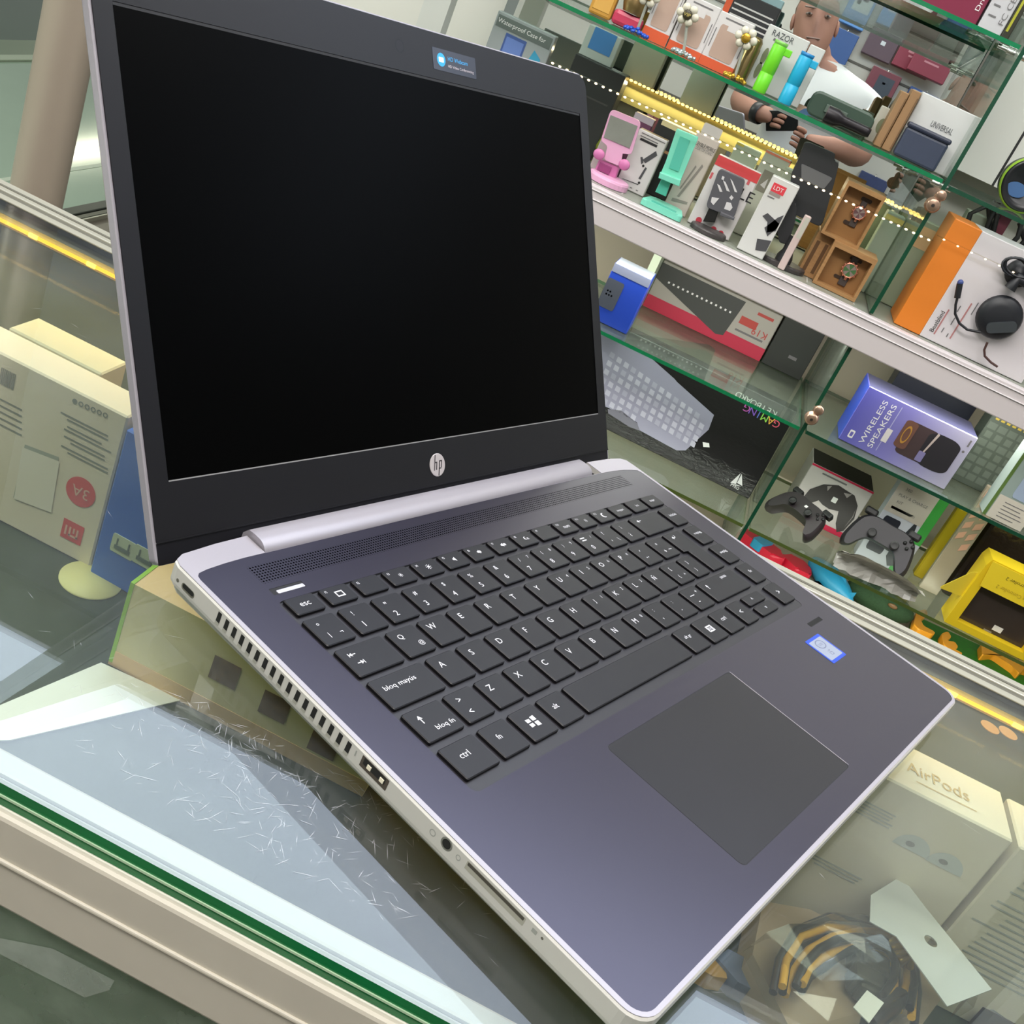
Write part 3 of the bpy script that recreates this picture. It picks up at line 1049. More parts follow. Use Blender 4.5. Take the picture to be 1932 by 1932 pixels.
b.box(XL, XR, 0.592 + Y0, 0.5985 + Y0, GZ, GZ + 0.0006, fm)
b.box(XL, XR, 0.5990 + Y0, 0.6025 + Y0, GZ, GZ + 0.0004, fd)
b.box(XL, XR, 0.6030 + Y0, 0.6180 + Y0, GZ - 0.002, GZ + 0.0012, fm, bev=0.0008)
b.box(XL, XR, 0.6080 + Y0, 0.6105 + Y0, GZ + 0.001, GZ + 0.0015, fd)
b.done('rear_rail', None, ctr)
b = B()
b.box(XL, XR, 0.5865 + Y0, 0.5925 + Y0, GZ - 0.0125, GZ - 0.0085, mat('led_tape', (235, 190, 90), 0.4))
b.box(XL, XR, 0.5858 + Y0, 0.5885 + Y0, GZ - 0.0110, GZ - 0.0088, emitter('led_amber', (255, 190, 36), 2.4))
for k in range(60):
    x = XL + 0.02 + k * 0.0405
    b.box(x, x + 0.006, 0.5852 + Y0, 0.5888 + Y0, GZ - 0.0112, GZ - 0.0087, emitter('led_amber_hot', (255, 222, 90), 3.2))
b.done('led_strip', None, ctr)
b = B()
for x in (XL, XR - 0.02):
    b.box(x, x + 0.02, 0.224 + Y0, 0.603 + Y0, 0.1, GZ - 0.0086, rail)
b.done('end_panel', None, ctr)
b = B()
b.box(XL, XR, 0.24 + Y0, 0.60 + Y0, 0, 0.1, mat('plinth', (60, 58, 54), 0.6))
b.done('plinth', None, ctr)
area_light('counter_led_lamp', (0, 0.583, GZ - 0.014), (0, 0.45, 0.80), 2.4, 0.006, 0.75, (1.0, 0.58, 0.15))

# ------------------------------------------------------------------ wall shelf unit
YF, YB = 1.75, 2.06
ZD, Z1, Z2, ZL, ZB, ZA = 0.917, 1.132, 1.325, 0.711, 0.517, 0.385
XD = 0.247
unit = thing('shelf_unit', 'white framed wall shelf unit full of phone accessories behind the counter', 'shelf unit', Matrix.Translation((0.2, 1.9, 0)))
UO = Matrix.Translation((-0.2, -1.9, 0))
railm = mat('unit_rail_white', (206, 198, 200), 0.4)
groove = mat('unit_groove', (120, 112, 114), 0.5)
b = B()
b.box(-0.60, 1.15, YF - 0.012, YF + 0.02, ZD - 0.056, ZD - 0.0014, railm, UO, bev=0.002)
for z in (ZD - 0.009, ZD - 0.0225):
    b.box(-0.60, 1.15, YF - 0.0128, YF - 0.0118, z, z + 0.0012, groove, UO)
    b.box(-0.60, 1.15, YF - 0.0134, YF - 0.0118, z + 0.0012, z + 0.0022, mat('rail_lip', (240, 236, 238), 0.3), UO)
b.done('rail', None, unit)
b = B()
b.box(-0.60, 1.15, YF + 0.004, YB + 0.03, ZD - 0.016, ZD - 0.0008, mat('deck_grey', (142, 146, 136), 0.3, noise=0.06, nscale=30), UO)
for k in range(22):
    b.box(-0.58 + k * 0.08, -0.578 + k * 0.08, YF + 0.02, YB, ZD - 0.0009, ZD - 0.0006, mat('deck_line', (190, 190, 184), 0.4), UO)
b.done('display_deck', None, unit)
b = B()
lowb = mat('unit_beige', (168, 160, 142), 0.5, noise=0.05, nscale=8)
b.box(-0.60, 1.15, YF - 0.03, YB + 0.03, ZA - 0.03, ZA - 0.0006, lowb, UO)
b.done('lower_deck', None, unit)
b = B()
b.box(-0.60, 1.15, YB + 0.02, YB + 0.03, 0.08, ZD - 0.016, lowb, UO)
b.done('lower_back', None, unit)
b = B()
b.box(-0.60, 1.15, YF - 0.01, YB + 0.03, 0, ZA - 0.03, mat('unit_kick', (150, 146, 136), 0.5), UO)
b.done('plinth', None, unit)
b = B()
b.box(XD + 0.02, 1.15, YB - 0.03, YB + 0.03, Z1 + 0.01, 2.3, mat('unit_white', (216, 216, 210), 0.5), UO)
b.box(XD + 0.105, XD + 0.109, YB - 0.0305, YB - 0.029, Z1 + 0.01, 2.3, mat('seam_black', (30, 30, 30), 0.5), UO)
b.done('white_back', None, unit)
for x in (-0.55, 1.13):
    b = B()
    b.box(x - 0.02, x + 0.02, YF - 0.01, YF + 0.02, ZD, 2.3, mat('unit_post', (206, 210, 204), 0.35, 0.2), UO)
    b.done('post', None, unit)
b = B()
b.box(-0.60, 1.15, YF, YB + 0.05, 2.3, 2.325, mat('unit_white', (216, 216, 210), 0.5), UO)
b.done('top_board', None, unit)
px = at_y(1222, 525, YF + 0.16).x
b = B()
b.box(px - 0.007, px + 0.007, YF + 0.15, YB, ZL + 0.001, ZD - 0.016, mat('unit_divider', (176, 190, 166), 0.35), UO)
b.done('divider_board', None, unit)

shelf_g = glass('shelf_glass', (0.90, 0.96, 0.92), haze=0.05, hazecol=(0.45, 0.55, 0.48))
edge_b = mat('shelf_edge_green', (20, 118, 74), 0.12, noise=0.25, nscale=60)
edge_d = mat('shelf_edge_dark', (22, 70, 50), 0.15, noise=0.25, nscale=60)


def gshelf(label, x0, x1, z, th=0.006, y0=YF, y1=YB - 0.005, ed=edge_b):
    t = B()
    t.box(-(x1 - x0) / 2, (x1 - x0) / 2, 0, y1 - y0, -th, 0, shelf_g, faces={'-y': ed, '+y': ed, '-x': ed, '+x': ed})
    o = t.done('glass_shelf', None, None, Matrix.Translation(((x0 + x1) / 2, y0, z - 0.0006)))
    return tag(o, label, 'shelf', 'glass shelves of the shelf unit')


gshelf('green edged glass shelf carrying phone case boxes and the torches', -0.525, XD - 0.006, Z1, y1=YB - 0.022)
gshelf('glass shelf of the bay with the white back, at the height of the torches', XD + 0.006, 1.105, Z1 - 0.004, y1=YB - 0.034, ed=edge_d)
gshelf('highest glass shelf, carrying the dark red carton', -0.525, XD - 0.006, Z2, y1=YB - 0.015)
gshelf('glass shelf with nothing on its front, right above the gaming keyboard box', -0.57, XD - 0.006, ZL)
gshelf('glass shelf under the purple wireless speaker box', XD + 0.006, 1.12, ZL, ed=edge_d)
gshelf('low glass shelf under the gaming keyboard box', -0.57, XD - 0.006, ZB, ed=mat('shelf_edge_olive', (78, 92, 44), 0.2))
gshelf('low glass shelf under the game controllers and the yellow box', XD + 0.006, 1.12, ZB, ed=mat('shelf_edge_olive', (78, 92, 44), 0.2))
pinm = mat('chrome_pin', (214, 214, 210), 0.15, 0.9)


def gdiv(label, x, z0, z1, y0=YF - 0.002, ed=edge_d, pins=()):
    t = thing('glass_divider', label, 'glass panel', Matrix.Translation((x, y0, z0)), 'upright glass dividers')
    q = B()
    q.box(-0.003, 0.003, 0, YB - 0.012 - y0, 0, z1 - z0, shelf_g, faces={'-y': ed, '+y': ed, '-z': ed, '+z': ed})
    q.done('pane', None, t)
    for z in pins:
        for dx in (-0.016, 0.016):
            q = B()
            q.lathe([(0.0045, -0.006), (0.0045, 0.006)], pinm, Matrix.Translation((dx * 0.6, 0.035, z - z0 - 0.011)) @ Matrix.Rotation(PI / 2, 4, 'Y'), 12)
            q.lathe([(0.003, -0.009), (0.003, 0.009)], pinm, Matrix.Translation((dx * 1.1, 0.06, z - z0 - 0.009)) @ Matrix.Rotation(PI / 2, 4, 'Y'), 12)
            q.done('pin', None, t)
    return t


gdiv('upright glass divider beside the white pouch box, with chrome pins', XD, ZD + 0.0022, 1.9, pins=(Z1, Z2))
gdiv('upright glass divider between keyboard box and wireless speaker box', XD, ZA + 0.001, ZD - 0.058, y0=YF + 0.002)


def lock(label, px_, py_):
    p = at_y(px_, py_, YF - 0.010)
    t = B()
    cm = mat('lock_copper', (176, 146, 126), 0.25, 0.7)
    t.lathe([(0.0115, 0), (0.0115, 0.004), (0.0095, 0.0055), (0.0095, 0.010), (0.007, 0.0115), (1e-5, 0.0117)], cm, fr((0, 0, 0), (1, 0, 0), (0, 0, 1)), 24)
    t.disc(fr((0, -0.0119, 0), (1, 0, 0), (0, 0, 1)), 0.0025, mat('lock_hole', (40, 34, 30), 0.5), 12)
    t.lathe([(0.008, 0), (0.008, 0.004), (0.006, 0.006), (1e-5, 0.006)], cm, fr((0.004, 0, 0.016), (1, 0, 0), (0, 0, 1)), 20)
    t.box(-0.004, 0.006, 0, 0.008, -0.006, 0.018, cm)
    tag(t.done('glass_lock', None, None, Matrix.Translation(p)), label, 'lock', 'round glass locks')


lock('copper coloured round lock on the glass beside the orange box', 1759, 386)
lock('copper coloured round lock on the glass beside the wireless speaker box', 1531, 788)

# mirror behind the upper shelves, leaning very slightly forward
mm, n, l = _new('mirror_silver')
n.remove(n['Principled BSDF'])
g_ = n.new('ShaderNodeBsdfGlossy')
g_.inputs['Color'].default_value = (0.70, 0.74, 0.70, 1)
g_.inputs['Roughness'].default_value = 0.0
l.new(g_.outputs[0], n['Material Output'].inputs['Surface'])
b = B()
b.box(-0.53, XD - 0.004, 0, 0.005, 0, 0.56, mat('mirror_back', (120, 130, 124), 0.5), faces={'-y': mm})
mo = b.done('mirror_panel', None, None, T(0, YB - 0.015, ZD + 0.002, 0, math.radians(-3.2)))
tag(mo, 'tall mirror at the back of the shelves reflecting the photographer', 'mirror')

# LED strips, plus led reflections built as strips
led_y = glass('led_tape_clear', (0.95, 0.93, 0.86), 0.1)
led_hot = emitter('led_dot_warm', (255, 210, 110), 4.0)


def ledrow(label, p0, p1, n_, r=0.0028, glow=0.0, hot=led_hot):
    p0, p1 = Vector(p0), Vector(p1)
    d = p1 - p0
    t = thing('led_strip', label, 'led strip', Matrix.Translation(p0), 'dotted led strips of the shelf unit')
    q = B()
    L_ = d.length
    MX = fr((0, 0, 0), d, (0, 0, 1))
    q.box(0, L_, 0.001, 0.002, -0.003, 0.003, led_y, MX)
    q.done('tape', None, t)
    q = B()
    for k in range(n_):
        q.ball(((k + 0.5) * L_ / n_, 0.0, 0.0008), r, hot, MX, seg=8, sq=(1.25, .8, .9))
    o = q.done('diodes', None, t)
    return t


YS = 1.985
pa, pb = at_y(1179, 146, YS - 0.003), at_y(1505, 299, YS - 0.003)
ledrow('warm dotted led strip running along the mirror below the glass shelf', pa, (pb.x, pb.y, pa.z), 40, 0.0027)
pa, pb = at_y(1664, 376, YS - 0.003), at_y(1702, 393, YS - 0.003)
ledrow('short warm led strip beside the wooden watch boxes', pa, (pb.x, pb.y, pa.z), 5, 0.0030)
pa, pb = at_y(1036, 116, YF + 0.006), at_y(1765, 446, YF + 0.006)  # led row reflected in the front glass, built as a glowing strip
ledrow('long dotted reflection of an led strip in the front glass, crossing before the black phone holder', pa, (pb.x, pb.y, pa.z), 52, 0.0020, hot=emitter('led_dot_reflected', (255, 232, 190), 3.5))
pa, pb = at_y(1768, 446, YF + 0.006), at_y(1932, 520, YF + 0.006)  # continuation of the reflected led row, also built as a strip
ledrow('dotted reflection of an led strip in the glass in front of the orange headset box', pa, (pb.x + .15, pb.y, pa.z), 13, 0.0016, hot=emitter('led_dot_reflected', (255, 232, 190), 3.5))
area_light('shelf_led_lamp', (-0.1, YS - 0.008, 1.05), (-0.1, 1.9, 0.92), 0.6, 0.01, 0.45, (1.0, 0.85, 0.5))
# back board under the mirror strip, the strip's yellow glow put into its colour
b = B()
q0, q1 = at_y(1177, 148, YS), at_y(1505, 302, YS)
b.box(0, q1.x - q0.x, 0, 0.003, 0, 0.034, mat('strip_board_glow', (176, 166, 104), 0.5))
tag(b.done('mounting_board', None, None, Matrix.Translation((q0.x, YS, q0.z - 0.034))), 'narrow board carrying the led strip on the mirror, the yellow glow painted into its colour', 'board')

# ------------------------------------------------------------------ carton helper
white_c = mat('carton_white', (214, 210, 210), 0.5)
grey_ink = mat('ink_grey', (110, 108, 110), 0.6)
black_ink = mat('ink_black', (32, 31, 34), 0.5)
red_ink = mat('ink_red', (204, 52, 60), 0.5)
white_ink = mat('ink_white', (232, 232, 232), 0.5)


class Carton:
    """Upright carton placed from where its corners stand: front face in local y = 0, u/v run 0..1 over the front."""

    def __init__(self, bl, br, top, zs, d, y=None, yaw=None, lean=0.0, h=None):
        if y is None:
            a, c = at_z(*bl, zs), at_z(*br, zs)
            a.y = min(max(a.y, YF + 0.008), 2.0)
            c.y = min(max(c.y, YF + 0.008), 2.0)
            a, c = at_y(*bl, a.y), at_y(*br, c.y)
        else:
            a, c = at_y(*bl, y), at_y(*br, y)
        self.w = ((c.x - a.x) ** 2 + (c.y - a.y) ** 2) ** 0.5
        self.yaw = math.atan2(c.y - a.y, c.x - a.x) if yaw is None else yaw
        self.c = Vector(((a.x + c.x) / 2, (a.y + c.y) / 2, zs))
        self.h = h if h else at_y(*top, a.y).z - zs
        self.d = d
        self.lean = lean
        self.b = B()

    def body(self, m, faces=None, bev=0.0012):
        self.b.box(-self.w / 2, self.w / 2, 0, self.d, 0, self.h, m, faces=faces, bev=bev, seg=1)
        return self

    def F(self, u, v, e=0.0005, flip=False):
        return (FLIP if flip else FRONT)((u - 0.5) * self.w, v * self.h, e)

    def rect(self, u0, u1, v0, v1, m, e=0.0004):
        self.b.quad(self.F((u0 + u1) / 2, (v0 + v1) / 2, e), (u1 - u0) * self.w, (v1 - v0) * self.h, m)
        return self

    def poly(self, pts, m, e=0.0006):
        P = [((p[0] - 0.5) * self.w, p[1] * self.h) for p in pts]
        A_ = sum(P[i][0] * P[(i + 1) % len(P)][1] - P[(i + 1) % len(P)][0] * P[i][1] for i in range(len(P)))
        self.b.add([(p[0], -e, p[1]) for p in (P if A_ > 0 else P[::-1])], [tuple(range(len(P)))], m)
        return self

    def disc(self, u, v, r, m, ry=None, e=0.0006, r0=0):
        self.b.disc(self.F(u, v, e), r, m, 28, ry, r0)
        return self

    def text(self, s, u, v, size, m, flip=False, rot=0.0, width=None, e=0.0008):
        self.b.text(s, self.F(u, v, e, flip) @ Matrix.Rotation(rot, 4, 'Z'), size, m, width=width)
        return self

    def lines(self, u0, u1, v0, v1, k, m, fill=0.4):
        for i in range(k):
            v = v1 - (v1 - v0) * i / max(1, k - 1)
            hh = (v1 - v0) / max(1, k - 1) * fill
            self.rect(u0, u1 - (u1 - u0) * ((i * 37) % 10) / 28, v - hh / 2, v + hh / 2, m, 0.0007)
        return self

    def done(self, name, label, cat='box', group=None, dz=0.0):
        o = self.b.done(name, None, None, T(self.c.x, self.c.y, self.c.z + dz, self.yaw, self.lean))
        self.o = o
        return tag(o, label, cat, group)


area_light('lower_bay_lamp', (0.1, YF + 0.03, ZD - 0.062), (0.1, YF + 0.16, 0.5), 1.5, 0.012, 3.6, (1.0, 0.96, 0.88))
area_light('lower_deck_fill', (0.3, YF + 0.02, ZB - 0.012), (0.3, YF + 0.16, 0.38), 1.2, 0.01, 1.6, (1.0, 0.96, 0.88))  # added fill to brighten the toys on the lower deck

# ------------------------------------------------------------------ on the upper glass shelf
YU = 1.80
c = Carton((905, 118), (1012, 165), (944, 20), ZD, 0.02, y=1.86)
c.body(mat('pack_clear_grey', (150, 156, 158), 0.25))
c.rect(0.03, 0.97, 0.86, 0.97, mat('pack_header', (96, 104, 102), 0.5)).text('Waterproof Case for', 0.46, 0.915, 0.009, white_ink)
c.rect(0.24, 0.60, 0.50, 0.84, mat('pack_phone_blue', (70, 92, 150), 0.3)).rect(0.27, 0.57, 0.54, 0.81, mat('pack_phone_blue2', (104, 128, 190), 0.25), 0.0007)
c.poly([(0.66, 0.5), (0.86, 0.56), (0.90, 0.74), (0.76, 0.80), (0.70, 0.66)], mat('pack_teal', (60, 150, 186), 0.4))
c.done('accessory_pack', 'grey waterproof phone case pack with a blue phone picture above the laptop lid', 'package')
c = Carton((1058, 172), (1150, 218), (1086, 100), ZD, 0.05, y=1.93)
c.body(mat('carton_black', (44, 46, 46), 0.35))
c.rect(0.1, 0.9, 0.62, 0.64, mat('carton_black2', (66, 66, 64), 0.4))
blk = c.done('carton', 'plain black carton standing next to the laptop lid corner')
bt = c.c.z + c.h
c2 = Carton((1092, 98), (1152, 126), (1112, 44), bt, 0.03, y=1.945)  # carton added in place of a reflected blue tag
c2.body(mat('card_pale', (176, 184, 180), 0.5))
c2.rect(0.18, 0.86, 0.3, 1.0, mat('label_sky', (70, 128, 190), 0.4))
c2.done('carton', 'small pale carton with a sky blue label, standing in for a reflected tag, on top of the black carton')
c = Carton((1172, 140), (1230, 168), (1190, 62), ZD, 0.025, y=2.0)
c.body(mat('pack_sage', (150, 152, 132), 0.5))
c.done('carton', 'sage grey carton against the mirror behind the glass shelf')
c = Carton((1286, 180), (1345, 208), (1318, 118), ZD, 0.025, y=2.0)
c.body(mat('pack_mint_white', (172, 182, 166), 0.5)).rect(0.6, 0.95, 0.55, 0.58, black_ink)
c.done('carton', 'pale mint carton against the mirror below the phone case boxes')
b = B()
pp = at_y(1232, 140, 2.0)
b.ball((0, 0, 0.028), 0.03, mat('lime_film', (140, 150, 60), 0.25), sq=(1.1, .6, .9))
b.ball((0.006, -0.012, 0.018), 0.010, mat('yellow_bit', (205, 200, 40), 0.4))
tag(b.done('pouch', None, None, T(pp.x, 1.93, ZD)), 'crumpled olive yellow pouch low against the mirror', 'pouch')

b = B()
p = at_y(1130, 28, YU)
b.box(-0.018, 0.018, 0, 0.03, 0, 0.05, mat('amber_box', (196, 146, 62), 0.4), bev=0.004)
b.box(-0.014, 0.014, -0.0006, 0.001, 0.008, 0.036, mat('amber_face', (214, 166, 84), 0.35), bev=0.002)
tag(b.done('perfume_box', None, None, T(p.x, YU, Z1, 0.1)), 'amber yellow little box first on the glass shelf', 'box')
p = at_y(1176, 48, YU)
t = thing('trinket_pack', 'red trinket in a clear pack with brass top beside the amber box', 'package', T(p.x, YU, Z1))
b = B()
b.box(-0.022, 0.026, 0, 0.02, 0, 0.022, mat('trinket_red', (196, 62, 92), 0.3), bev=0.006)
b.done('red_case', None, t)
b = B()
b.lathe([(0.016, 0.023), (0.02, 0.034), (0.018, 0.050), (0.012, 0.056)], mat('brass', (150, 126, 84), 0.3, 0.7), Matrix.Translation((0.004, 0.012, 0)), 20)
b.done('brass_top', None, t)


def case_box(bl, br, top, label):
    c = Carton(bl, br, top, Z1, 0.022, y=YU)
    c.body(white_c, faces={'-z': mat('case_orange', (214, 90, 52), 0.45)})
    c.rect(0.0, 1.0, 0.0, 0.17, mat('case_orange', (214, 90, 52), 0.45))
    r = rrect(0.16, 0.84, 0.20, 0.80, 0.06, 3)
    c.poly(r, mat('case_window', (186, 160, 146), 0.2))
    c.poly([(0.36, 0.72), (0.66, 0.72), (0.66, 0.86), (0.36, 0.86)], white_c, 0.0008)
    for u in (0.06, 0.92):
        c.rect(u, u + 0.025, 0.35, 0.7, grey_ink)
    c.rect(0.2, 0.8, 0.90, 0.925, grey_ink)
    c.done('phone_case_box', label, 'box', 'white and orange phone case boxes')
    return c


case_box((1210, 62), (1256, 84), (1262, -60), 'white and orange phone case box behind the blue based flower trinket')
case_box((1258, 86), (1318, 114), (1296, -14), 'white and orange phone case box behind the silver based flower trinket')
case_box((1318, 115), (1380, 144), (1355, 16), 'white and orange phone case box beside the brass cylinder')
c = Carton((1330, 90), (1420, 132), (1370, -30), Z1, 0.03, y=1.90)
c.body(mat('carton_dark_stripe', (48, 48, 52), 0.4), faces={'-x': mat('case_orange', (214, 90, 52), 0.45)})
for k in range(4):
    c.rect(0.15, 0.95, 0.62 + 0.07 * k, 0.64 + 0.07 * k, white_c)
c.rect(0, 0.12, 0, 1, mat('case_orange', (214, 90, 52), 0.45))
c.done('carton', 'black carton with white stripes standing behind the phone case boxes')
c = Carton((1385, 108), (1422, 126), (1430, -20), Z1, 0.025, y=1.945)
c.body(mat('carton_teal_pale', (150, 176, 186), 0.45)).rect(0.2, 0.9, 0.5, 0.75, mat('carton_teal2', (104, 146, 170), 0.45))
c.done('carton', 'pale blue carton behind the large white lettered box')

chrome = mat('chrome_trinket', (190, 205, 208), 0.15, 0.8)


def flower(px_, py_, ptop, stone, hub, vip, label):
    p = at_y(px_, py_, YU - 0.022)
    q = at_y(*ptop, YU - 0.022)
    H_ = q.z - Z1
    t = thing('flower_trinket', label, 'trinket', T(p.x, YU - 0.022, Z1), 'flower trinkets on the glass shelf')
    b = B()
    rnd = random.Random(int(px_))
    for k in range(26):
        a, r = rnd.uniform(0, 2 * PI), 0.016 * rnd.random() ** 0.5
        s_ = rnd.uniform(0.0022, 0.0036)
        b.ball((r * math.cos(a) * 1.2, r * math.sin(a) * .7, s_ + 0.005 * (1 - r / 0.016)), s_, stone, seg=7)
    b.done('stone_base', None, t)
    b = B()
    dx = (q.x - p.x)
    b.tube([(0, 0, 0.004), (dx * 0.3, 0, H_ * 0.4), (dx, 0, H_)], 0.0022, mat('stem_glass', (176, 180, 170), 0.15, 0.3), seg=8)
    b.done('stem', None, t)
    b = B()
    pet = mat('petal_white', (212, 208, 190), 0.35)
    for k in range(6):
        a = 2 * PI * k / 6
        b.ball((dx + 0.0115 * math.cos(a), -0.003, H_ + 0.010 * math.sin(a)), 0.0062, pet, seg=10, sq=(1, .7, 1))
    b.done('petals', None, t)
    b = B()
    b.lathe([(0.0068, 0), (0.0068, 0.003), (0.005, 0.004), (1e-5, 0.004)], hub, fr((dx, -0.006, H_), (1, 0, 0), (0, 0, 1)), 16)
    if vip:
        b.text('VIP', fr((dx, -0.0105, H_), (1, 0, 0), (0, 0, 1)), 0.0046, mat('gold_letters', (226, 206, 120), 0.3, 0.4), width=0.0105)
    b.done('flower_hub', None, t)


gold = mat('gold_bright', (206, 164, 62), 0.25, 0.8)
flower(1203, 55, (1226, -8), mat('stone_blue', (40, 84, 190), 0.15, 0.3), gold, False, 'flower trinket with a base of blue stones')
flower(1290, 98, (1298, 28), chrome, mat('hub_dark', (58, 52, 34), 0.4), True, 'flower trinket with a silver base and VIP on its hub')
flower(1388, 142, (1408, 72), gold, gold, False, 'flower trinket with a base of golden stones')
p = at_y(1400, 132, YU + 0.0)
b = B()
b.lathe([(0.0125, 0), (0.0125, 0.05), (0.0115, 0.052), (0.0115, 0.060), (0.008, 0.066), (1e-5, 0.066)], mat('brass_dark', (128, 112, 74), 0.22, 0.75), seg=24)
tag(b.done('brass_cylinder', None, None, T(p.x, YU + 0.004, Z1)), 'dark brass cylinder between the phone case boxes and the lettered box', 'lighter')

c = Carton((1402, 152), (1476, 187), (1446, 41), Z1, 0.02, y=YU + 0.02)
c.body(mat('razor_box', (206, 206, 204), 0.45))
c.text('RAZOR', 0.40, 0.90, 0.0085, mat('ink_slate', (70, 72, 78), 0.5), width=0.034)
c.rect(0.22, 0.45, 0.79, 0.83, grey_ink)
for v in (0.28, 0.52):
    c.disc(0.2, v, 0.004, mat('olive_oval', (120, 124, 96), 0.4), 0.012)
c.done('torch_box', 'white box lettered RAZOR behind the lime green torch', 'box')
c = Carton((1478, 188), (1506, 200), (1518, 77), Z1, 0.02, y=YU + 0.02)
c.body(mat('razor_box', (206, 206, 204), 0.45))
c.done('torch_box', 'narrow white box behind the sky blue torch', 'box')


def torch(bl, top, m, m2, label, r=0.0105):
    p = at_y(*bl, YU - 0.02)
    h = at_y(*top, YU - 0.02).z - Z1
    t = thing('torch', label, 'torch', T(p.x, YU - 0.02, Z1), 'torches on the glass shelf')
    b = B()
    b.lathe([(r * .94, 0), (r, 0.002), (r, h * 0.36), (r * .93, h * 0.37), (r * .93, h * 0.385), (r, h * 0.40), (r, h * 0.9), (r * .9, h * 0.93)], m, seg=24)
    b.done('barrel', None, t)
    b = B()
    b.lathe([(r * .88, h * 0.92), (r * .98, h * 0.95), (r * .98, h), (r * .8, h), (r * .8, h * .97), (1e-5, h * .97)], m2, seg=24)
    b.done('cap', None, t)
    b = B()
    b.box(r * .8, r * 1.9, -0.003, 0.003, h * 0.78, h * 0.92, m, bev=0.001)
    b.done('clip', None, t)
    return t


torch((1433, 168), (1466, 74), mat('lime', (112, 214, 40), 0.4), mat('lime_cap', (120, 190, 80), 0.3), 'lime green torch standing on the glass shelf')
torch((1482, 188), (1518, 97), mat('sky', (32, 168, 210), 0.4), mat('sky_cap', (22, 120, 180), 0.35), 'sky blue torch standing beside the lime green torch')

# dark green case, black torch lying, brown cartons, white pouch box
p = at_y(1585, 215, YU + 0.02)
b = B()
gc = mat('case_dark_green', (56, 76, 64), 0.4)
w_ = (at_y(1645, 240, YU).x - at_y(1527, 190, YU).x)
b.prism(rrect(-w_ / 2, w_ / 2, 0, 0.036, 0.012, 4), 0, 0.022, gc, fr((0, 0.022, 0), (1, 0, 0), (0, 0, 1)), bev=0.003)
b.box(-w_ * .25, w_ * .1, -0.002, 0.0, 0.012, 0.024, mat('case_label', (88, 102, 92), 0.4), bev=0.001)
tag(b.done('torch_case', None, None, T(p.x, YU - 0.002, Z1)), 'dark green case lying on the glass shelf behind the black torch', 'case')
p0, p1 = at_y(1566, 212, YU - 0.03), at_y(1648, 250, YU - 0.03)
L_ = (p1 - p0).length
t = thing('torch', 'black torch lying on the glass shelf in front of the dark green case', 'torch', T(p0.x - 0.004, YU - 0.028, Z1 + 0.0125), 'torches on the glass shelf')
AX = fr((0, 0, 0), (0, 0, 1), (0, 1, 0)) @ Matrix.Identity(4)
RX = Matrix.Rotation(PI / 2, 4, 'Y')
bt_ = mat('torch_black', (34, 30, 34), 0.35, 0.3)
b = B()
b.lathe([(0.0125, 0), (0.0125, 0.016), (0.009, 0.024), (0.0075, 0.028), (0.0075, L_ - 0.006), (0.006, L_), (1e-5, L_)], bt_, RX, 24)
b.done('barrel', None, t)
b = B()
b.lathe([(0.011, -0.001), (0.009, 0.006), (1e-5, 0.008)], mat('torch_lens', (150, 142, 138), 0.15, 0.6), RX, 20)
b.done('lens', None, t)
c = Carton((1640, 245), (1668, 258), (1668, 200), Z1, 0.015, y=YU + 0.03)
c.body(mat('card_offwhite', (186, 184, 172), 0.5)).disc(0.5, 0.5, 0.006, mat('olive_oval', (120, 124, 96), 0.4), 0.011)
c.done('carton', 'small off-white card box with an oval picture beside the brown cartons')
for (bl, br, top, lab) in (((1650, 268), (1664, 274), (1696, 168), 'slim brown carton beside the off-white card box'), ((1665, 275), (1681, 283), (1710, 162), 'slim brown carton touching the white pouch box')):
    c = Carton(bl, br, top, Z1, 0.05, y=YU - 0.01)
    c.body(mat('kraft', (150, 116, 80), 0.6, noise=0.08, nscale=50)).rect(0.8, 0.92, 0.05, 0.9, mat('kraft_dark', (110, 82, 54), 0.6))
    c.done('carton', lab)
c = Carton((1682, 284), (1782, 332), (1727, 166), Z1, 0.03, y=YU + 0.015)
c.body(mat('pouch_box_white', (216, 216, 216), 0.45))
c.text('UNIVERSAL', 0.56, 0.64, 0.0085, mat('ink_slate', (70, 72, 78), 0.5), width=0.034)
c.done('pouch_box', 'white box lettered UNIVERSAL behind the navy pouch', 'box')
p = at_y(1727, 300, YU - 0.014)
t = thing('pouch', 'navy blue pouch standing on the glass shelf before the white lettered box', 'pouch', T(p.x, YU - 0.016, Z1))
nav = mat('navy_leather', (58, 66, 86), 0.4, noise=0.1, nscale=80)
ww = at_y(1768, 318, YU).x - at_y(1690, 283, YU).x
hh = at_y(1716, 228, YU - 0.014).z - Z1
b = B()
b.box(-ww / 2, ww / 2, 0, 0.018, 0, hh * .86, nav, bev=0.004)
b.done('body', None, t)
b = B()
b.box(-ww / 2 - .001, ww / 2 + .001, -0.002, 0.017, hh * .84, hh, mat('navy_flap', (44, 50, 68), 0.35), bev=0.003)
b.done('flap', None, t)

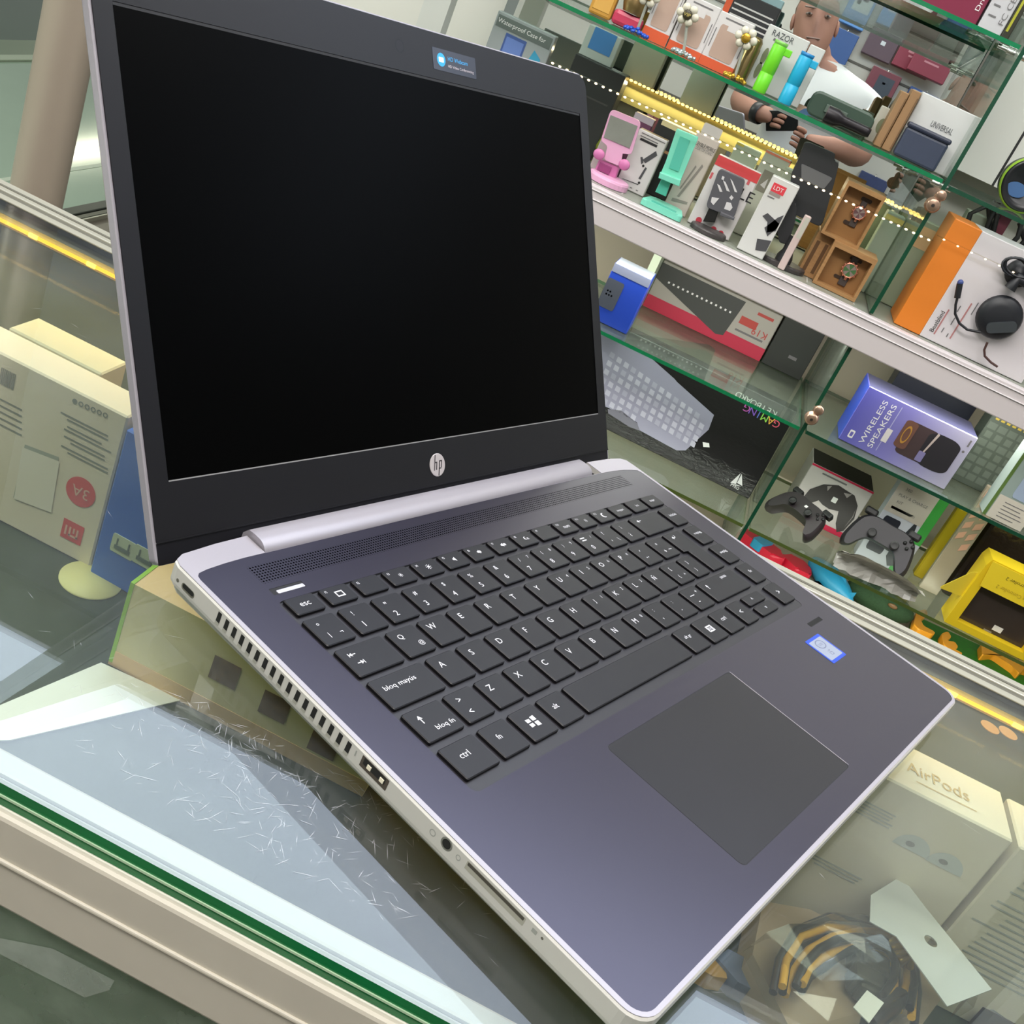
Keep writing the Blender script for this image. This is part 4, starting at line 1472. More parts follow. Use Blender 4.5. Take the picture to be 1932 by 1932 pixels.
# top shelf boxes
c = Carton((1742, -6), (1842, 44), (1800, -140), Z2, 0.06, y=1.79, h=0.10)
c.body(mat('crimson', (120, 26, 58), 0.4))
c.text('Drivers', 0.90, 0.36, 0.006, white_ink, rot=PI / 2, width=0.036)
c.done('carton', 'dark red carton on the highest glass shelf')
c = Carton((1846, 46), (1889, 64), (1880, -100), Z2, 0.06, y=1.79, h=0.10)
c.body(mat('carton_grey_white', (190, 190, 194), 0.5))
c.text('FC CE', 0.78, 0.32, 0.0075, grey_ink, rot=PI / 2, width=0.036)
c.lines(0.15, 0.55, 0.2, 0.9, 6, grey_ink, 0.15)
c.done('carton', 'grey white carton marked FC CE on the highest glass shelf')
c = Carton((1890, 64), (1904, 71), (1916, -60), Z2, 0.06, y=1.79, h=0.10)
c.body(mat('carton_blackyellow', (40, 40, 26), 0.4)).rect(0.2, 0.5, 0.1, 0.95, mat('strip_yellow', (170, 170, 40), 0.5))
c.done('carton', 'thin black carton with yellow stripe at the end of the highest shelf')

# headphones ring in the white bay
p = at_y(1946, 342, YF + 0.12)
t = thing('cooling_fan', 'round black device with a lime green rim before the white back panel', 'device', T(p.x, YF + 0.12, Z1 - 0.004))
b = B()
R0 = 0.040
b.lathe([(R0, 0), (R0, 0.03), (R0 - .006, 0.034), (R0 - .012, 0.026), (1e-5, 0.022)], mat('device_black', (24, 26, 30), 0.3), fr((0, 0.03, R0), (1, 0, 0), (0, 0, 1)), 40)
b.done('housing', None, t)
b = B()
b.lathe([(R0 + .0015, 0.024), (R0 + .0015, 0.029), (R0 - .001, 0.031)], mat('rim_lime', (150, 190, 60), 0.35), fr((0, 0.03, R0), (1, 0, 0), (0, 0, 1)), 40, caps=False)
b.done('rim', None, t)
b = B()
b.disc(fr((-0.012, 0.0035, R0 * .7), (1, 0, 0), (0, 0, 1)), 0.016, mat('device_blue', (70, 104, 150), 0.2), 20, 0.011)
b.done('display', None, t)

# ------------------------------------------------------------------ on the display deck under the glass shelf
pinkm = mat('pink_plastic', (222, 166, 200), 0.4)
pink2 = mat('pink_plastic_deep', (206, 118, 172), 0.4)
mirr = mat('little_mirror', (136, 138, 132), 0.2, 0.1, noise=0.12, nscale=60)


def P2(pts, y):
    """Outline points from the picture dropped on the plane y, as local x, z around a base point."""
    q = [at_y(a, c, y) for a, c in pts]
    return [(v.x, v.z) for v in q]


def upright(pts, y, th, m, base, yaw=0.0, top=None, bev=0.0):
    """A plate of real thickness standing at depth y whose outline is given by picture points."""
    q = P2(pts, y)
    A_ = sum(q[i][0] * q[(i + 1) % len(q)][1] - q[(i + 1) % len(q)][0] * q[i][1] for i in range(len(q)))
    if A_ < 0:
        q = q[::-1]
    q = [(a - base.x, max(0.0012, c - base.z)) for a, c in q]
    b = B()
    b.prism(q, 0, th, m, fr((0, y - base.y + th, 0), (1, 0, 0), (0, 0, 1)), bev=bev)
    return b


def smooth_poly(pts, r=0.25, n=4):
    """Round the corners of a picture outline."""
    out = []
    k = len(pts)
    for i in range(k):
        p0, p1, p2 = Vector((*pts[i - 1], 0)), Vector((*pts[i], 0)), Vector((*pts[(i + 1) % k], 0))
        a = p1 + (p0 - p1) * r
        c = p1 + (p2 - p1) * r
        for j in range(n + 1):
            t_ = j / n
            v = a * (1 - t_) ** 2 + p1 * 2 * t_ * (1 - t_) + c * t_ ** 2
            out.append((v.x, v.y))
    return out


# pink phone stand
yP = YF + 0.045
bp = at_z(1140, 345, ZD)
base = Vector((at_y(1146, 345, yP).x, yP, ZD))
t = thing('phone_stand', 'pink folding phone stand with a little square mirror', 'phone stand', Matrix.Translation(base))
upright(smooth_poly([(1153, 205), (1210, 229), (1191, 291), (1183, 291), (1175, 288), (1170, 314), (1139, 301), (1147, 274), (1133, 266)], 0.16), yP, 0.004, pinkm, base, bev=0.001).done('cradle', None, t)
upright([(1152, 217), (1203, 238), (1188, 280), (1139, 259)], yP - 0.0012, 0.0012, mirr, base).done('mirror', None, t)
for q in ((1130, 291), (1178, 311)):
    v = at_y(*q, yP - 0.004)
    b = B()
    b.ball(v - base, 0.0085, pink2, seg=16, sq=(1.1, .55, 1))
    b.done('rest', None, t)
b = upright(smooth_poly([(1130, 300), (1168, 316), (1160, 339), (1120, 325)], 0.15), yP + 0.004, 0.014, pink2, base, bev=0.002)
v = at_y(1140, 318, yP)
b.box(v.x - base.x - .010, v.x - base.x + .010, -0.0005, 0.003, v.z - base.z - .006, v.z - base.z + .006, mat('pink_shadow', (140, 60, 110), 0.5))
b.done('hinge_block', None, t)
b = B()
b.prism([(0.034 * math.cos(2 * PI * i / 28), 0.030 * math.sin(2 * PI * i / 28)) for i in range(28)], 0, 0.012, pinkm, bev=0.004)
b.done('foot', None, t)

c = Carton((1118, 300), (1150, 312), (1124, 228), ZD, 0.018, y=YF + 0.11)
c.body(mat('card_pinkish', (190, 172, 176), 0.45)).rect(0.5, 0.9, 0.72, 0.80, mat('ink_plum', (110, 86, 96), 0.5))
c.done('carton', 'pinkish card box half hidden by the laptop lid')
c = Carton((1176, 265), (1212, 280), (1186, 204), ZD, 0.02, y=YF + 0.15)
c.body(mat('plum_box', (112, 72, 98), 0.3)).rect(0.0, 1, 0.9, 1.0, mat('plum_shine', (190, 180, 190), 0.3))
c.done('carton', 'plum coloured carton behind the pink phone stand')
c = Carton((1163, 342), (1216, 364), (1208, 242), ZD, 0.022, y=YF + 0.075)
c.body(mat('stand_box_grey', (206, 202, 202), 0.5), faces={'+z': mat('kraft_top', (150, 128, 96), 0.6)})
c.lines(0.12, 0.95, 0.90, 0.95, 2, grey_ink, 0.3).rect(0.15, 0.75, 0.83, 0.87, black_ink)
dk = mat('print_dark', (72, 72, 76), 0.5)
c.poly([(0.50, 0.56), (0.62, 0.52), (0.88, 0.72), (0.78, 0.78)], dk).poly([(0.40, 0.58), (0.52, 0.48), (0.56, 0.52), (0.46, 0.60)], dk)
c.poly([(0.62, 0.25), (0.70, 0.25), (0.74, 0.46), (0.68, 0.47)], dk).disc(0.60, 0.47, 0.002, black_ink).disc(0.70, 0.19, 0.002, black_ink)
c.poly([(0.12, 0.13), (0.16, 0.14), (0.70, 0.165), (0.70, 0.15)], dk)
for u in (0.12, 0.3, 0.48, 0.7):
    c.rect(u, u + 0.08, 0.05, 0.065, grey_ink)
c.done('stand_box', 'white box with a dark phone arm picture beside the pink stand', 'box')
c = Carton((1214, 290), (1282, 320), (1222, 212), ZD, 0.03, y=YF + 0.13)
c.body(mat('carton_black', (44, 46, 46), 0.35)).rect(0.1, 0.98, 0.93, 1.0, mat('strip_cream', (222, 208, 160), 0.5)).rect(0.0, 1, 0.6, 0.64, mat('kraft', (150, 116, 80), 0.6))
c.done('carton', 'black carton with a cream strip behind the white phone arm box')

# mint phone stand
yM = YF + 0.035
mint = mat('mint_plastic', (120, 208, 184), 0.4)
mint2 = mat('mint_plastic_deep', (84, 180, 160), 0.4)
base = Vector((at_y(1250, 395, yM).x, yM, ZD))
t = thing('phone_stand', 'mint green folding phone stand', 'phone stand', Matrix.Translation(base))
upright(smooth_poly([(1277, 242), (1318, 259), (1282, 345), (1245, 330), (1256, 305)], 0.06), yM, 0.005, mint, base, bev=0.001).done('cradle', None, t)
b = upright([(1283, 257), (1302, 265), (1280, 324), (1262, 317)], yM - 0.0014, 0.0014, mint2, base)
b.done('pad', None, t)
b = upright([(1245, 325), (1284, 340), (1281, 352), (1242, 336)], yM - 0.012, 0.012, mint, base, bev=0.001)
b.done('ledge', None, t)
b = upright([(1249, 335), (1266, 342), (1256, 371), (1236, 362)], yM + 0.002, 0.007, mint2, base, bev=0.001)
b.done('neck', None, t)
b = B()
b.prism(smooth_poly([(-0.036, -0.028), (0.036, -0.028), (0.026, 0.030), (-0.026, 0.030)], 0.15), 0, 0.010, mint, bev=0.002)
b.box(-0.020, 0.022, -0.024, -0.010, 0.0095, 0.0106, mint2)
b.done('foot', None, t)

c = Carton((1264, 361), (1306, 380), (1296, 240), ZD, 0.012, y=YF + 0.07)
c.body(mat('blister_beige', (196, 184, 176), 0.4))
hz = c.h
c.b.prism(rrect(-c.w / 2 + 0.004, c.w / 2 - 0.004, hz, hz + 0.018, 0.003, 3), 0.001, 0.003, mat('blister_hang', (198, 192, 188), 0.3), fr((0, 0.006, 0), (1, 0, 0), (0, 0, 1)))
c.text('FLEXIBLE MOBILE', 0.52, 0.885, 0.0058, black_ink, width=c.w * 0.88).text('DESKTOP STAND', 0.56, 0.835, 0.0050, grey_ink, width=c.w * 0.72)
cg = mat('print_grey_arm', (140, 132, 126), 0.5)
c.poly([(0.34, 0.20), (0.44, 0.20), (0.80, 0.66), (0.72, 0.68)], cg).poly([(0.20, 0.12), (0.85, 0.16), (0.85, 0.19), (0.2, 0.16)], cg).poly([(0.30, 0.30), (0.36, 0.30), (0.56, 0.62), (0.50, 0.64)], cg)
c.done('blister_pack', 'beige blister pack lettered flexible mobile desktop stand', 'package')
# pale cartons at the back
c = Carton((1352, 348), (1398, 368), (1384, 264), ZD, 0.02, y=YF + 0.17)
c.body(mat('card_sage', (186, 194, 174), 0.5)).rect(0.0, 0.3, 0.97, 1.0, mat('tab_yellow', (220, 200, 90), 0.5))
c.poly([(0.4, 0.55), (0.6, 0.62), (0.72, 0.58), (0.6, 0.5)], dk).disc(0.78, 0.66, 0.005, black_ink, 0.007)
c.done('carton', 'sage white carton behind the red banded mount box')
c = Carton((1398, 380), (1446, 400), (1430, 275), ZD, 0.02, y=YF + 0.15)
c.body(mat('card_sage2', (192, 194, 180), 0.5)).rect(0, 1, 0.975, 1.0, mat('coral_line', (236, 138, 110), 0.4)).rect(0.96, 1.0, 0.5, 1.0, mat('coral_line', (236, 138, 110), 0.4))
c.poly([(0.25, 0.55), (0.75, 0.55), (0.75, 0.8), (0.25, 0.8)], mat('print_mid', (140, 136, 124), 0.5)).poly([(0.35, 0.62), (0.55, 0.6), (0.52, 0.72)], white_c, 0.0009)
c.done('carton', 'pale carton with a coral edge behind the red banded mount box')
c = Carton((1440, 400), (1475, 414), (1462, 305), ZD, 0.02, y=YF + 0.12)
c.body(mat('card_sage', (186, 194, 174), 0.5))
c.done('carton', 'plain pale carton between coral edged carton and black phone holder')
# red banded mount box
c = Carton((1301, 408), (1380, 442), (1356, 291), ZD, 0.022, y=YF + 0.045)
c.body(mat('mount_box_white', (210, 206, 206), 0.45)).rect(0, 1, 0.86, 1.0, mat('band_red', (206, 70, 74), 0.45))
c.text('LE', 0.93, 0.66, 0.0165, black_ink).rect(0.02, 0.07, 0.66, 0.75, mat('pill_red', (196, 90, 96), 0.5)).rect(0.8, 0.86, 0.80, 0.86, mat('pill_red', (196, 90, 96), 0.5))
for u, v in ((0.22, 0.06), (0.60, 0.03), (0.78, 0.02)):
    c.disc(u, v + 0.03, 0.0048, mat('hex_red', (190, 58, 72), 0.5))
c.done('mount_box', 'white box with a red band on top behind the grey mount', 'box')
# grey car mount in front
yC = YF + 0.030
base = Vector((at_y(1345, 432, yC).x, yC, ZD))
t = thing('phone_mount', 'dark grey phone mount with white shapes before the red banded box', 'phone mount', Matrix.Translation(base))
mg = mat('mount_grey', (84, 84, 90), 0.5)
upright(smooth_poly([(1357, 317), (1407, 339), (1385, 412), (1331, 391)], 0.14), yC, 0.006, mg, base, bev=0.001).done('plate', None, t)
wh = mat('mount_white', (206, 204, 206), 0.5)  # white shapes laid on the plate
q = B()
for pts in ([(1363, 332), (1367, 334), (1365, 340), (1361, 338)], [(1364, 340), (1369, 344), (1377, 362), (1371, 360)], [(1378, 337), (1382, 342), (1391, 363), (1386, 362)], [(1353, 347), (1358, 350), (1363, 362), (1358, 362)],
            [(1380, 368), (1384, 373), (1380, 378), (1376, 373)], [(1343, 372), (1357, 374), (1346, 387), (1341, 381)], [(1371, 381), (1379, 383), (1382, 392), (1377, 398), (1366, 394)]):
    u_ = upright(pts, yC - 0.0006, 0.0006, wh, base)
    q._merge(u_.bm.copy())
    q.mats = [wh]
q.done('white_shapes', None, t)
b = upright([(1338, 392), (1355, 400), (1348, 420), (1326, 418)], yC + 0.002, 0.010, blackm, base, bev=0.001)
b.done('arm', None, t)
b = upright([(1360, 400), (1386, 411), (1384, 416), (1358, 407)], yC - 0.008, 0.010, mg, base, bev=0.001)
b.done('ledge', None, t)
b = B()
b.prism([(0.030 * math.cos(2 * PI * i / 28), 0.024 * math.sin(2 * PI * i / 28)) for i in range(28)], 0, 0.008, mat('mount_foot', (62, 58, 58), 0.4), Matrix.Translation((-0.005, 0, 0)), bev=0.003)
b.done('foot', None, t)

# LDT box
c = Carton((1395, 457), (1444, 479), (1456, 329), ZD, 0.022, y=YF + 0.02)
c.body(mat('ldt_white', (208, 208, 206), 0.45)).rect(0.14, 0.62, 0.82, 0.93, mat('ldt_red', (214, 62, 74), 0.45)).text('LDT', 0.38, 0.875, 0.006, white_ink)
c.rect(0.14, 0.55, 0.775, 0.815, mat('print_taupe', (150, 138, 134), 0.5)).rect(0.14, 0.4, 0.74, 0.755, grey_ink)
c.poly([(0.30, 0.50), (0.42, 0.56), (0.95, 0.50), (0.95, 0.40), (0.70, 0.34), (0.55, 0.46)], dk).poly([(0.55, 0.38), (0.78, 0.30), (0.95, 0.44), (0.95, 0.62), (0.80, 0.56)], dk)
c.poly([(0.50, 0.22), (0.98, 0.27), (0.98, 0.12), (0.62, 0.08)], dk)
c.done('mount_box', 'white box with a red LDT square beside the black phone holder', 'box')
# black phone holder, real
yH = YF + 0.055
base = Vector((at_y(1478, 488, yH).x, yH, ZD))
t = thing('phone_holder', 'large black phone holder with a round foot beside the wooden watch boxes', 'phone holder', Matrix.Translation(base))
hk_ = mat('holder_black', (40, 41, 44), 0.5)
upright(smooth_poly([(1519, 265), (1576, 290), (1574, 303), (1583, 308), (1575, 342), (1550, 430), (1500, 405), (1489, 395), (1492, 330), (1506, 300)], 0.18), yH, 0.009, hk_, base, bev=0.0015).done('back_plate', None, t)
b = upright(smooth_poly([(1512, 308), (1571, 336), (1554, 357), (1512, 339)], 0.1), yH - 0.0008, 0.001, mat('holder_pad', (104, 104, 106), 0.4), base)
b.done('pad', None, t)
b = upright(smooth_poly([(1482, 372), (1504, 384), (1500, 420), (1486, 462), (1470, 458), (1464, 420)], 0.2), yH - 0.014, 0.014, hk_, base, bev=0.002)
b.done('arm', None, t)
b = upright(smooth_poly([(1470, 376), (1482, 368), (1488, 376), (1466, 396)], 0.15), yH - 0.016, 0.006, hk_, base)
b.done('claw', None, t)
b = B()
b.lathe([(0.013, 0.004), (0.013, 0.016), (0.009, 0.026), (0.009, 0.05)], hk_, Matrix.Translation((0.0, -0.012, 0)), 24)
b.done('neck', None, t)
b = B()
b.prism([(0.040 * math.cos(2 * PI * i / 28), 0.030 * math.sin(2 * PI * i / 28)) for i in range(28)], 0, 0.008, mat('mount_foot', (62, 58, 58), 0.4), bev=0.003)
b.done('foot', None, t)
c = Carton((1476, 487), (1488, 493), (1506, 399), ZD, 0.010, y=YF + 0.016)
c.body(mat('slim_pinkwhite', (200, 180, 176), 0.5)).rect(0.3, 0.9, 0.6, 0.97, mat('card_offwhite', (186, 184, 172), 0.5))
c.done('carton', 'slim pinkish white carton beside the foot of the black phone holder')

# wooden watch boxes
woodm, n, l = _new('watch_box_wood')
bs = n['Principled BSDF']
tc = n.new('ShaderNodeTexCoord')
mp = n.new('ShaderNodeMapping')
mp.inputs['Scale'].default_value = (20, 20, 160)
nz = n.new('ShaderNodeTexNoise')
nz.inputs['Scale'].default_value = 1.5
nz.inputs['Detail'].default_value = 5
cr = n.new('ShaderNodeValToRGB')
cr.color_ramp.elements[0].color = (*lin((138, 98, 58)), 1)
cr.color_ramp.elements[1].color = (*lin((182, 140, 92)), 1)
l.new(tc.outputs['Object'], mp.inputs['Vector'])
l.new(mp.outputs['Vector'], nz.inputs['Vector'])
l.new(nz.outputs['Fac'], cr.inputs['Fac'])
l.new(cr.outputs['Color'], bs.inputs['Base Color'])
bs.inputs['Roughness'].default_value = 0.55
wood_in = mat('watch_box_inside', (150, 108, 62), 0.6)


def watch_box(bl, br, top, y, zs, label, wlabel, wuv, face, d=0.06):
    a, cc = at_y(*bl, y), at_y(*br, y)
    w = cc.x - a.x
    h = at_y(*top, y).z - zs
    t = thing('watch_box', label, 'box', T((a.x + cc.x) / 2, y, zs), 'wooden watch boxes')
    b = B()
    rw = w * 0.07
    b.prism([(-w / 2, 0), (w / 2, 0), (w / 2, h), (-w / 2, h)], 0, d, woodm, fr((0, d, 0), (1, 0, 0), (0, 0, 1)),
            holes=([(-w / 2 + rw, rw), (w / 2 - rw, rw), (w / 2 - rw, h - rw * 1.6), (-w / 2 + rw, h - rw * 1.6)],))
    b.done('frame', None, t)
    b = B()
    b.box(-w / 2 + rw, w / 2 - rw, 0.022, d - 0.001, rw, h - rw * 1.6, wood_in)
    dkk = mat('slot_brown', (52, 34, 22), 0.6)
    for u, v in ((wuv[0] + .02, wuv[1] + .24), (wuv[0] - .10, wuv[1] - .24)):
        b.prism(rrect((u - .5) * w - w * .14, (u - .5) * w + w * .14, v * h - h * .035, v * h + h * .035, h * .03, 3), 0, 0.001, dkk, fr((0, 0.0215, 0), (1, 0, 0), (0, 0, 1)))
    b.done('insert', None, t)
    wt = thing('wrist_watch', wlabel, 'watch', T((a.x + cc.x) / 2 + (wuv[0] - .5) * w, y + 0.0215, zs + wuv[1] * h), 'rose gold watches')
    b = B()
    r = w * 0.17
    rose = mat('rose_gold', (222, 150, 128), 0.2, 0.75)
    FM = fr((0, 0, 0), (1, 0, 0), (0, 0, 1))
    b.lathe([(r * .9, 0), (r, 0.003), (r, 0.008), (r * .86, 0.0105), (r * .78, 0.009)], rose, FM, 32)
    for k in range(12):
        b.ball((r * 1.0 * math.cos(k * PI / 6), r * 1.0 * math.sin(k * PI / 6), 0.007), r * .13, rose, FM, 8)
    b.box(-r * .12, r * .2, -r * 1.35, -r * .9, 0.002, 0.006, rose, FM)
    b.done('case', None, wt)
    b = B()
    b.disc(FM @ Matrix.Translation((0, 0, 0.0093)), r * .82, face, 32)
    for k in range(4):
        b.poly([(0, 0), (r * .8 * math.cos(k * PI / 2 + .5), r * .8 * math.sin(k * PI / 2 + .5)), (r * .8 * math.cos(k * PI / 2 + 1.2), r * .8 * math.sin(k * PI / 2 + 1.2))], FM @ Matrix.Translation((0, 0, 0.0096)), mat('dial_facet', (140, 126, 120), 0.25))
    b.done('dial', None, wt)
    b = B()
    b.box(-r * .55, r * .5, -r * 2.2, -r * 1.0, 0, 0.003, mat('strap_dark', (70, 62, 60), 0.5), FM, bev=0.001)
    b.done('strap', None, wt)
    b = B()
    b.box(-r * .45, r * .45, r * .95, r * 1.7, 0, 0.003, mat('strap_dark', (70, 62, 60), 0.5), FM, bev=0.001)
    b.done('strap', None, wt)
    return h


yW = YF + 0.035
hW = watch_box((1532, 533), (1612, 570), (1572, 452), yW, ZD, 'lower wooden box with a green dialled watch', 'rose gold watch with a green dial', (0.60, 0.54), mat('dial_green', (88, 128, 84), 0.2, 0.2))
zt = ZD + hW
watch_box((1550, 436), (1622, 464), (1585, 332), yW + 0.012, zt, 'upper wooden box with a plum dialled watch', 'rose gold watch with a plum dial', (0.62, 0.56), mat('dial_plum', (118, 88, 92), 0.2, 0.2))
for k, (x0, x1) in enumerate(((1500, 1516), (1516, 1531))):
    c = Carton((x0, 520 + k * 7), (x1, 527 + k * 7), (x0 + 36, 430 + k * 8), ZD, 0.06, y=yW + 0.03)
    c.b.box(-c.w / 2, c.w / 2, 0, c.d, 0, c.h, woodm)
    c.rect(0.3, 0.7, 0.1, 0.8, mat('slot_brown2', (96, 66, 36), 0.6))
    c.done('watch_box', ('closed wooden box edge next to the black phone holder', 'closed wooden box edge touching the lower open watch box')[k], 'box')

# pale cartons near the divider
c = Carton((1636, 470), (1668, 486), (1664, 392), ZD, 0.03, y=YF + 0.16)
c.body(mat('card_mintgrey', (170, 188, 168), 0.5)).rect(0, 1, 0.9, 0.97, mat('strip_pale_yellow', (216, 206, 120), 0.5))
c.done('carton', 'mint grey carton with yellow strip beside the upper watch box')
c = Carton((1706, 480), (1736, 494), (1738, 412), ZD, 0.02, y=YF + 0.15)
c.body(mat('card_sage3', (164, 172, 146), 0.5)).rect(0, 1, 0.7, 0.94, mat('peach_strip', (226, 186, 140), 0.5))
c.done('carton', 'sage carton with peach strip behind the glass divider')
# orange headset box with headset
c = Carton((1690, 598), (1930, 706), (1786, 408), ZD, 0.10, y=YF + 0.02, h=0.15)
yHB = YF + 0.02
A0, A1, A2 = at_y(1693, 596, yHB), at_y(1742, 627, yHB), at_y(1792, 407, yHB)
c = Carton((1693, 597), (1742, 620), (1792, 407), ZD, 0.09, y=yHB)
hb = c.h
t = thing('headset_box', 'headset carton with orange side and white front behind the black headset', 'box', T(c.c.x, yHB, ZD))
orm = mat('orange_card', (222, 126, 40), 0.45, noise=0.05, nscale=30)
b = B()
b.box(-c.w / 2, c.w / 2, 0, 0.09, 0, hb, orm, bev=0.001)
b.done('side_panel', None, t)
b = B()
wf = 0.17
b.box(c.w / 2, c.w / 2 + wf, -0.0005, 0.09, 0, hb, mat('headset_white', (212, 206, 210), 0.4), bev=0.001)
FX_ = lambda u, v: fr((c.w / 2 + u, -0.0012, v), (1, 0, 0), (0, 0, 1))
b.text('Beatblind', FX_(0.012, 0.030) @ Matrix.Rotation(PI / 2, 4, 'Z'), 0.0065, black_ink, width=0.034)
rl = mat('ink_rose', (176, 120, 120), 0.5)
b.quad(FX_(0.018, 0.032), 0.0022, 0.042, rl)
b.quad(FX_(0.042, 0.045), 0.0022, 0.060, rl)
for k, (u, v, h_) in enumerate(((0.026, 0.022, .008), (0.032, 0.040, .012), (0.036, 0.018, .006), (0.030, 0.06, .01), (0.05, 0.07, .02))):
    b.quad(FX_(u, v), 0.0016, h_, grey_ink)
b.done('front_panel', None, t)
# headset
yE = YF + 0.002
base = Vector((at_y(1880, 640, yE).x, yE, ZD))
t = thing('headset', 'black headset with bent microphone and coiled cable before the white box front', 'headset', Matrix.Translation(base))
hbk = mat('headset_black', (26, 28, 34), 0.45, noise=0.2, nscale=90)
LP = lambda a, e_, y=yE: at_y(a, e_, y) - base
b = B()
cup = LP(1886, 600)
b.lathe([(0.020, 0.0), (0.030, 0.004), (0.0335, 0.012), (0.030, 0.018), (0.018, 0.021), (1e-5, 0.021)], hbk, fr(cup + Vector((0, 0.016, 0)), (1, 0, 0.25), (0, 0, 1)), 32)
b.done('ear_cup', None, t)
b = B()
b.prism(rrect(-0.021, 0.021, -0.008, 0.008, 0.006, 4), 0, 0.003, mat('cup_plate', (60, 64, 68), 0.3), fr(cup + Vector((0.008, -0.006, -0.010)), (1, 0, 0.55), (-0.4, 0, 1)))
b.text('HEAD', fr(cup + Vector((0.008, -0.0095, -0.010)), (1, 0, 0.55), (-0.4, 0, 1)), 0.006, mat('cup_letter', (120, 124, 126), 0.4)) if False else None
b.done('cup_plate', None, t)
b = B()
b.lathe([(0.012, 0), (0.020, 0.006), (0.020, 0.014), (1e-5, 0.018)], hbk, fr(LP(1925, 518) + Vector((0, 0.02, 0)), (1, 0, 0), (0, 0, 1)), 24)
b.tube([LP(1905, 545), LP(1922, 525), LP(1950, 540), LP(1975, 600)], 0.009, hbk, seg=12)
b.done('headband', None, t)
b = B()
bm_path = [LP(1809, 550), LP(1803, 575), LP(1802, 592), LP(1810, 610), LP(1825, 622), LP(1850, 627)]
b.tube(bm_path, 0.0020, hbk)
b.tube([LP(1811, 535), LP(1806, 562)], 0.0046, hbk, seg=12)
b.ball(LP(1812, 533), 0.0046, mat('mic_tip_blue', (52, 70, 128), 0.5), seg=10)
b.done('microphone', None, t)
b = B()
pts = []
for k in range(46):
    a = k / 14 * 2 * PI
    ctrp = LP(1912 + k * .3, 504)
    pts.append(ctrp + Vector((0.020 * math.cos(a), 0.004 * math.sin(a * 1.3) - 0.004, 0.013 * math.sin(a))))
b.tube(pts, 0.0016, hbk)
b.done('cable_coil', None, t)
b = B()
b.tube([LP(1863, 646), LP(1857, 660), LP(1858, 672), LP(1870, 684), LP(1882, 692)], 0.0018, mat('cable_brown', (70, 44, 40), 0.5))
b.done('cable', None, t)
# things behind the orange box
p = at_y(1905, 415, YF + 0.15)
b = B()
rnd = random.Random(3)
for k in range(7):
    a0 = p + Vector((rnd.uniform(-.04, .04), rnd.uniform(-.01, .01), rnd.uniform(-.01, .02)))
    b.tube([a0 - p, a0 - p + Vector((rnd.uniform(-.05, .05), 0, -.03)), Vector((rnd.uniform(-.03, .03), 0, ZD + 0.006 - p.z))], 0.004, mat('cable_black', (30, 30, 32), 0.5))
tag(b.done('cable_bundle', None, None, Matrix.Translation(p)), 'bundle of black cables behind the headset carton', 'cable')
c = Carton((1785, 470), (1845, 498), (1812, 388), ZD, 0.03, y=YF + 0.17)
c.body(mat('card_grey_glass', (170, 176, 160), 0.4))
c.done('carton', 'grey carton between the round lock and the orange carton')
c = Carton((1848, 440), (1882, 455), (1878, 386), ZD, 0.03, y=YF + 0.19)
c.body(mat('card_cream', (206, 196, 164), 0.5))
c.done('carton', 'cream carton above the orange carton')
c = Carton((1868, 440), (1888, 449), (1902, 392), ZD, 0.03, y=YF + 0.16)
c.body(mat('wine_box', (118, 48, 66), 0.5))
c.done('carton', 'wine red carton beside the cable bundle')

# ------------------------------------------------------------------ lower half of the shelf unit
# blue speaker carton
c = Carton((1120, 585), (1190, 612), (1128, 480), ZL, 0.06, y=YF + 0.04)
blu = mat('blue_carton', (34, 66, 170), 0.35)
c.body(blu, faces={'+z': mat('blue_top', (150, 160, 170), 0.3)})
c.poly(rrect(0.0, 0.45, 0.25, 0.75, 0.05, 3), mat('grille_slate', (66, 72, 84), 0.5))
for k in range(5):
    c.disc(0.12 + 0.07 * (k % 3), 0.48 + 0.06 * (k // 3), 0.0016, black_ink)
c.rect(0, 1, 0.86, 1.0, mat('blue_grey_band', (120, 128, 150), 0.35))
c.done('carton', 'bright blue carton with a dark grille beside the laptop lid')
# red striped keyboard carton at the back
yK = 2.02
c = Carton((1222, 556), (1443, 662), (1248, 488), ZL, 0.035, y=yK, yaw=0.0)
c.body(mat('keyboard_carton_grey', (168, 164, 156), 0.45)).rect(0, 1, 0.0, 0.27, mat('band_crimson', (186, 52, 76), 0.45))
c.poly([(-0.0, 0.95), (0.0, 0.62), (0.60, 0.12), (0.66, 0.16), (0.70, 0.95)], mat('keyboard_print', (66, 68, 66), 0.5))
for k in range(14):
    c.rect(0.10 + 0.040 * k, 0.115 + 0.040 * k, 0.62 - 0.0 * k, 0.66, white_ink, 0.0009)  # reflection of a led strip painted as a row of white dots
c.text('K19', 0.90, 0.50, 0.013, mat('ink_brick', (176, 70, 64), 0.5), flip=True)
c.rect(0.72, 0.86, 0.52, 0.68, mat('ink_brick', (176, 70, 64), 0.5)).rect(0.72, 0.95, 0.36, 0.40, grey_ink)
c.rect(0.82, 0.95, 0.82, 0.88, mat('ink_brick', (176, 70, 64), 0.5))
c.done('keyboard_carton', 'grey keyboard carton with a crimson stripe, lettered upside down K19', 'box')
c = Carton((1446, 664), (1520, 698), (1476, 590), ZL, 0.035, y=yK, yaw=0.0)
c.body(mat('carton_charcoal', (54, 56, 54), 0.35)).rect(0.5, 0.7, 0.3, 0.36, grey_ink)
c.done('carton', 'charcoal carton standing right behind the copper lock of the speaker bay')

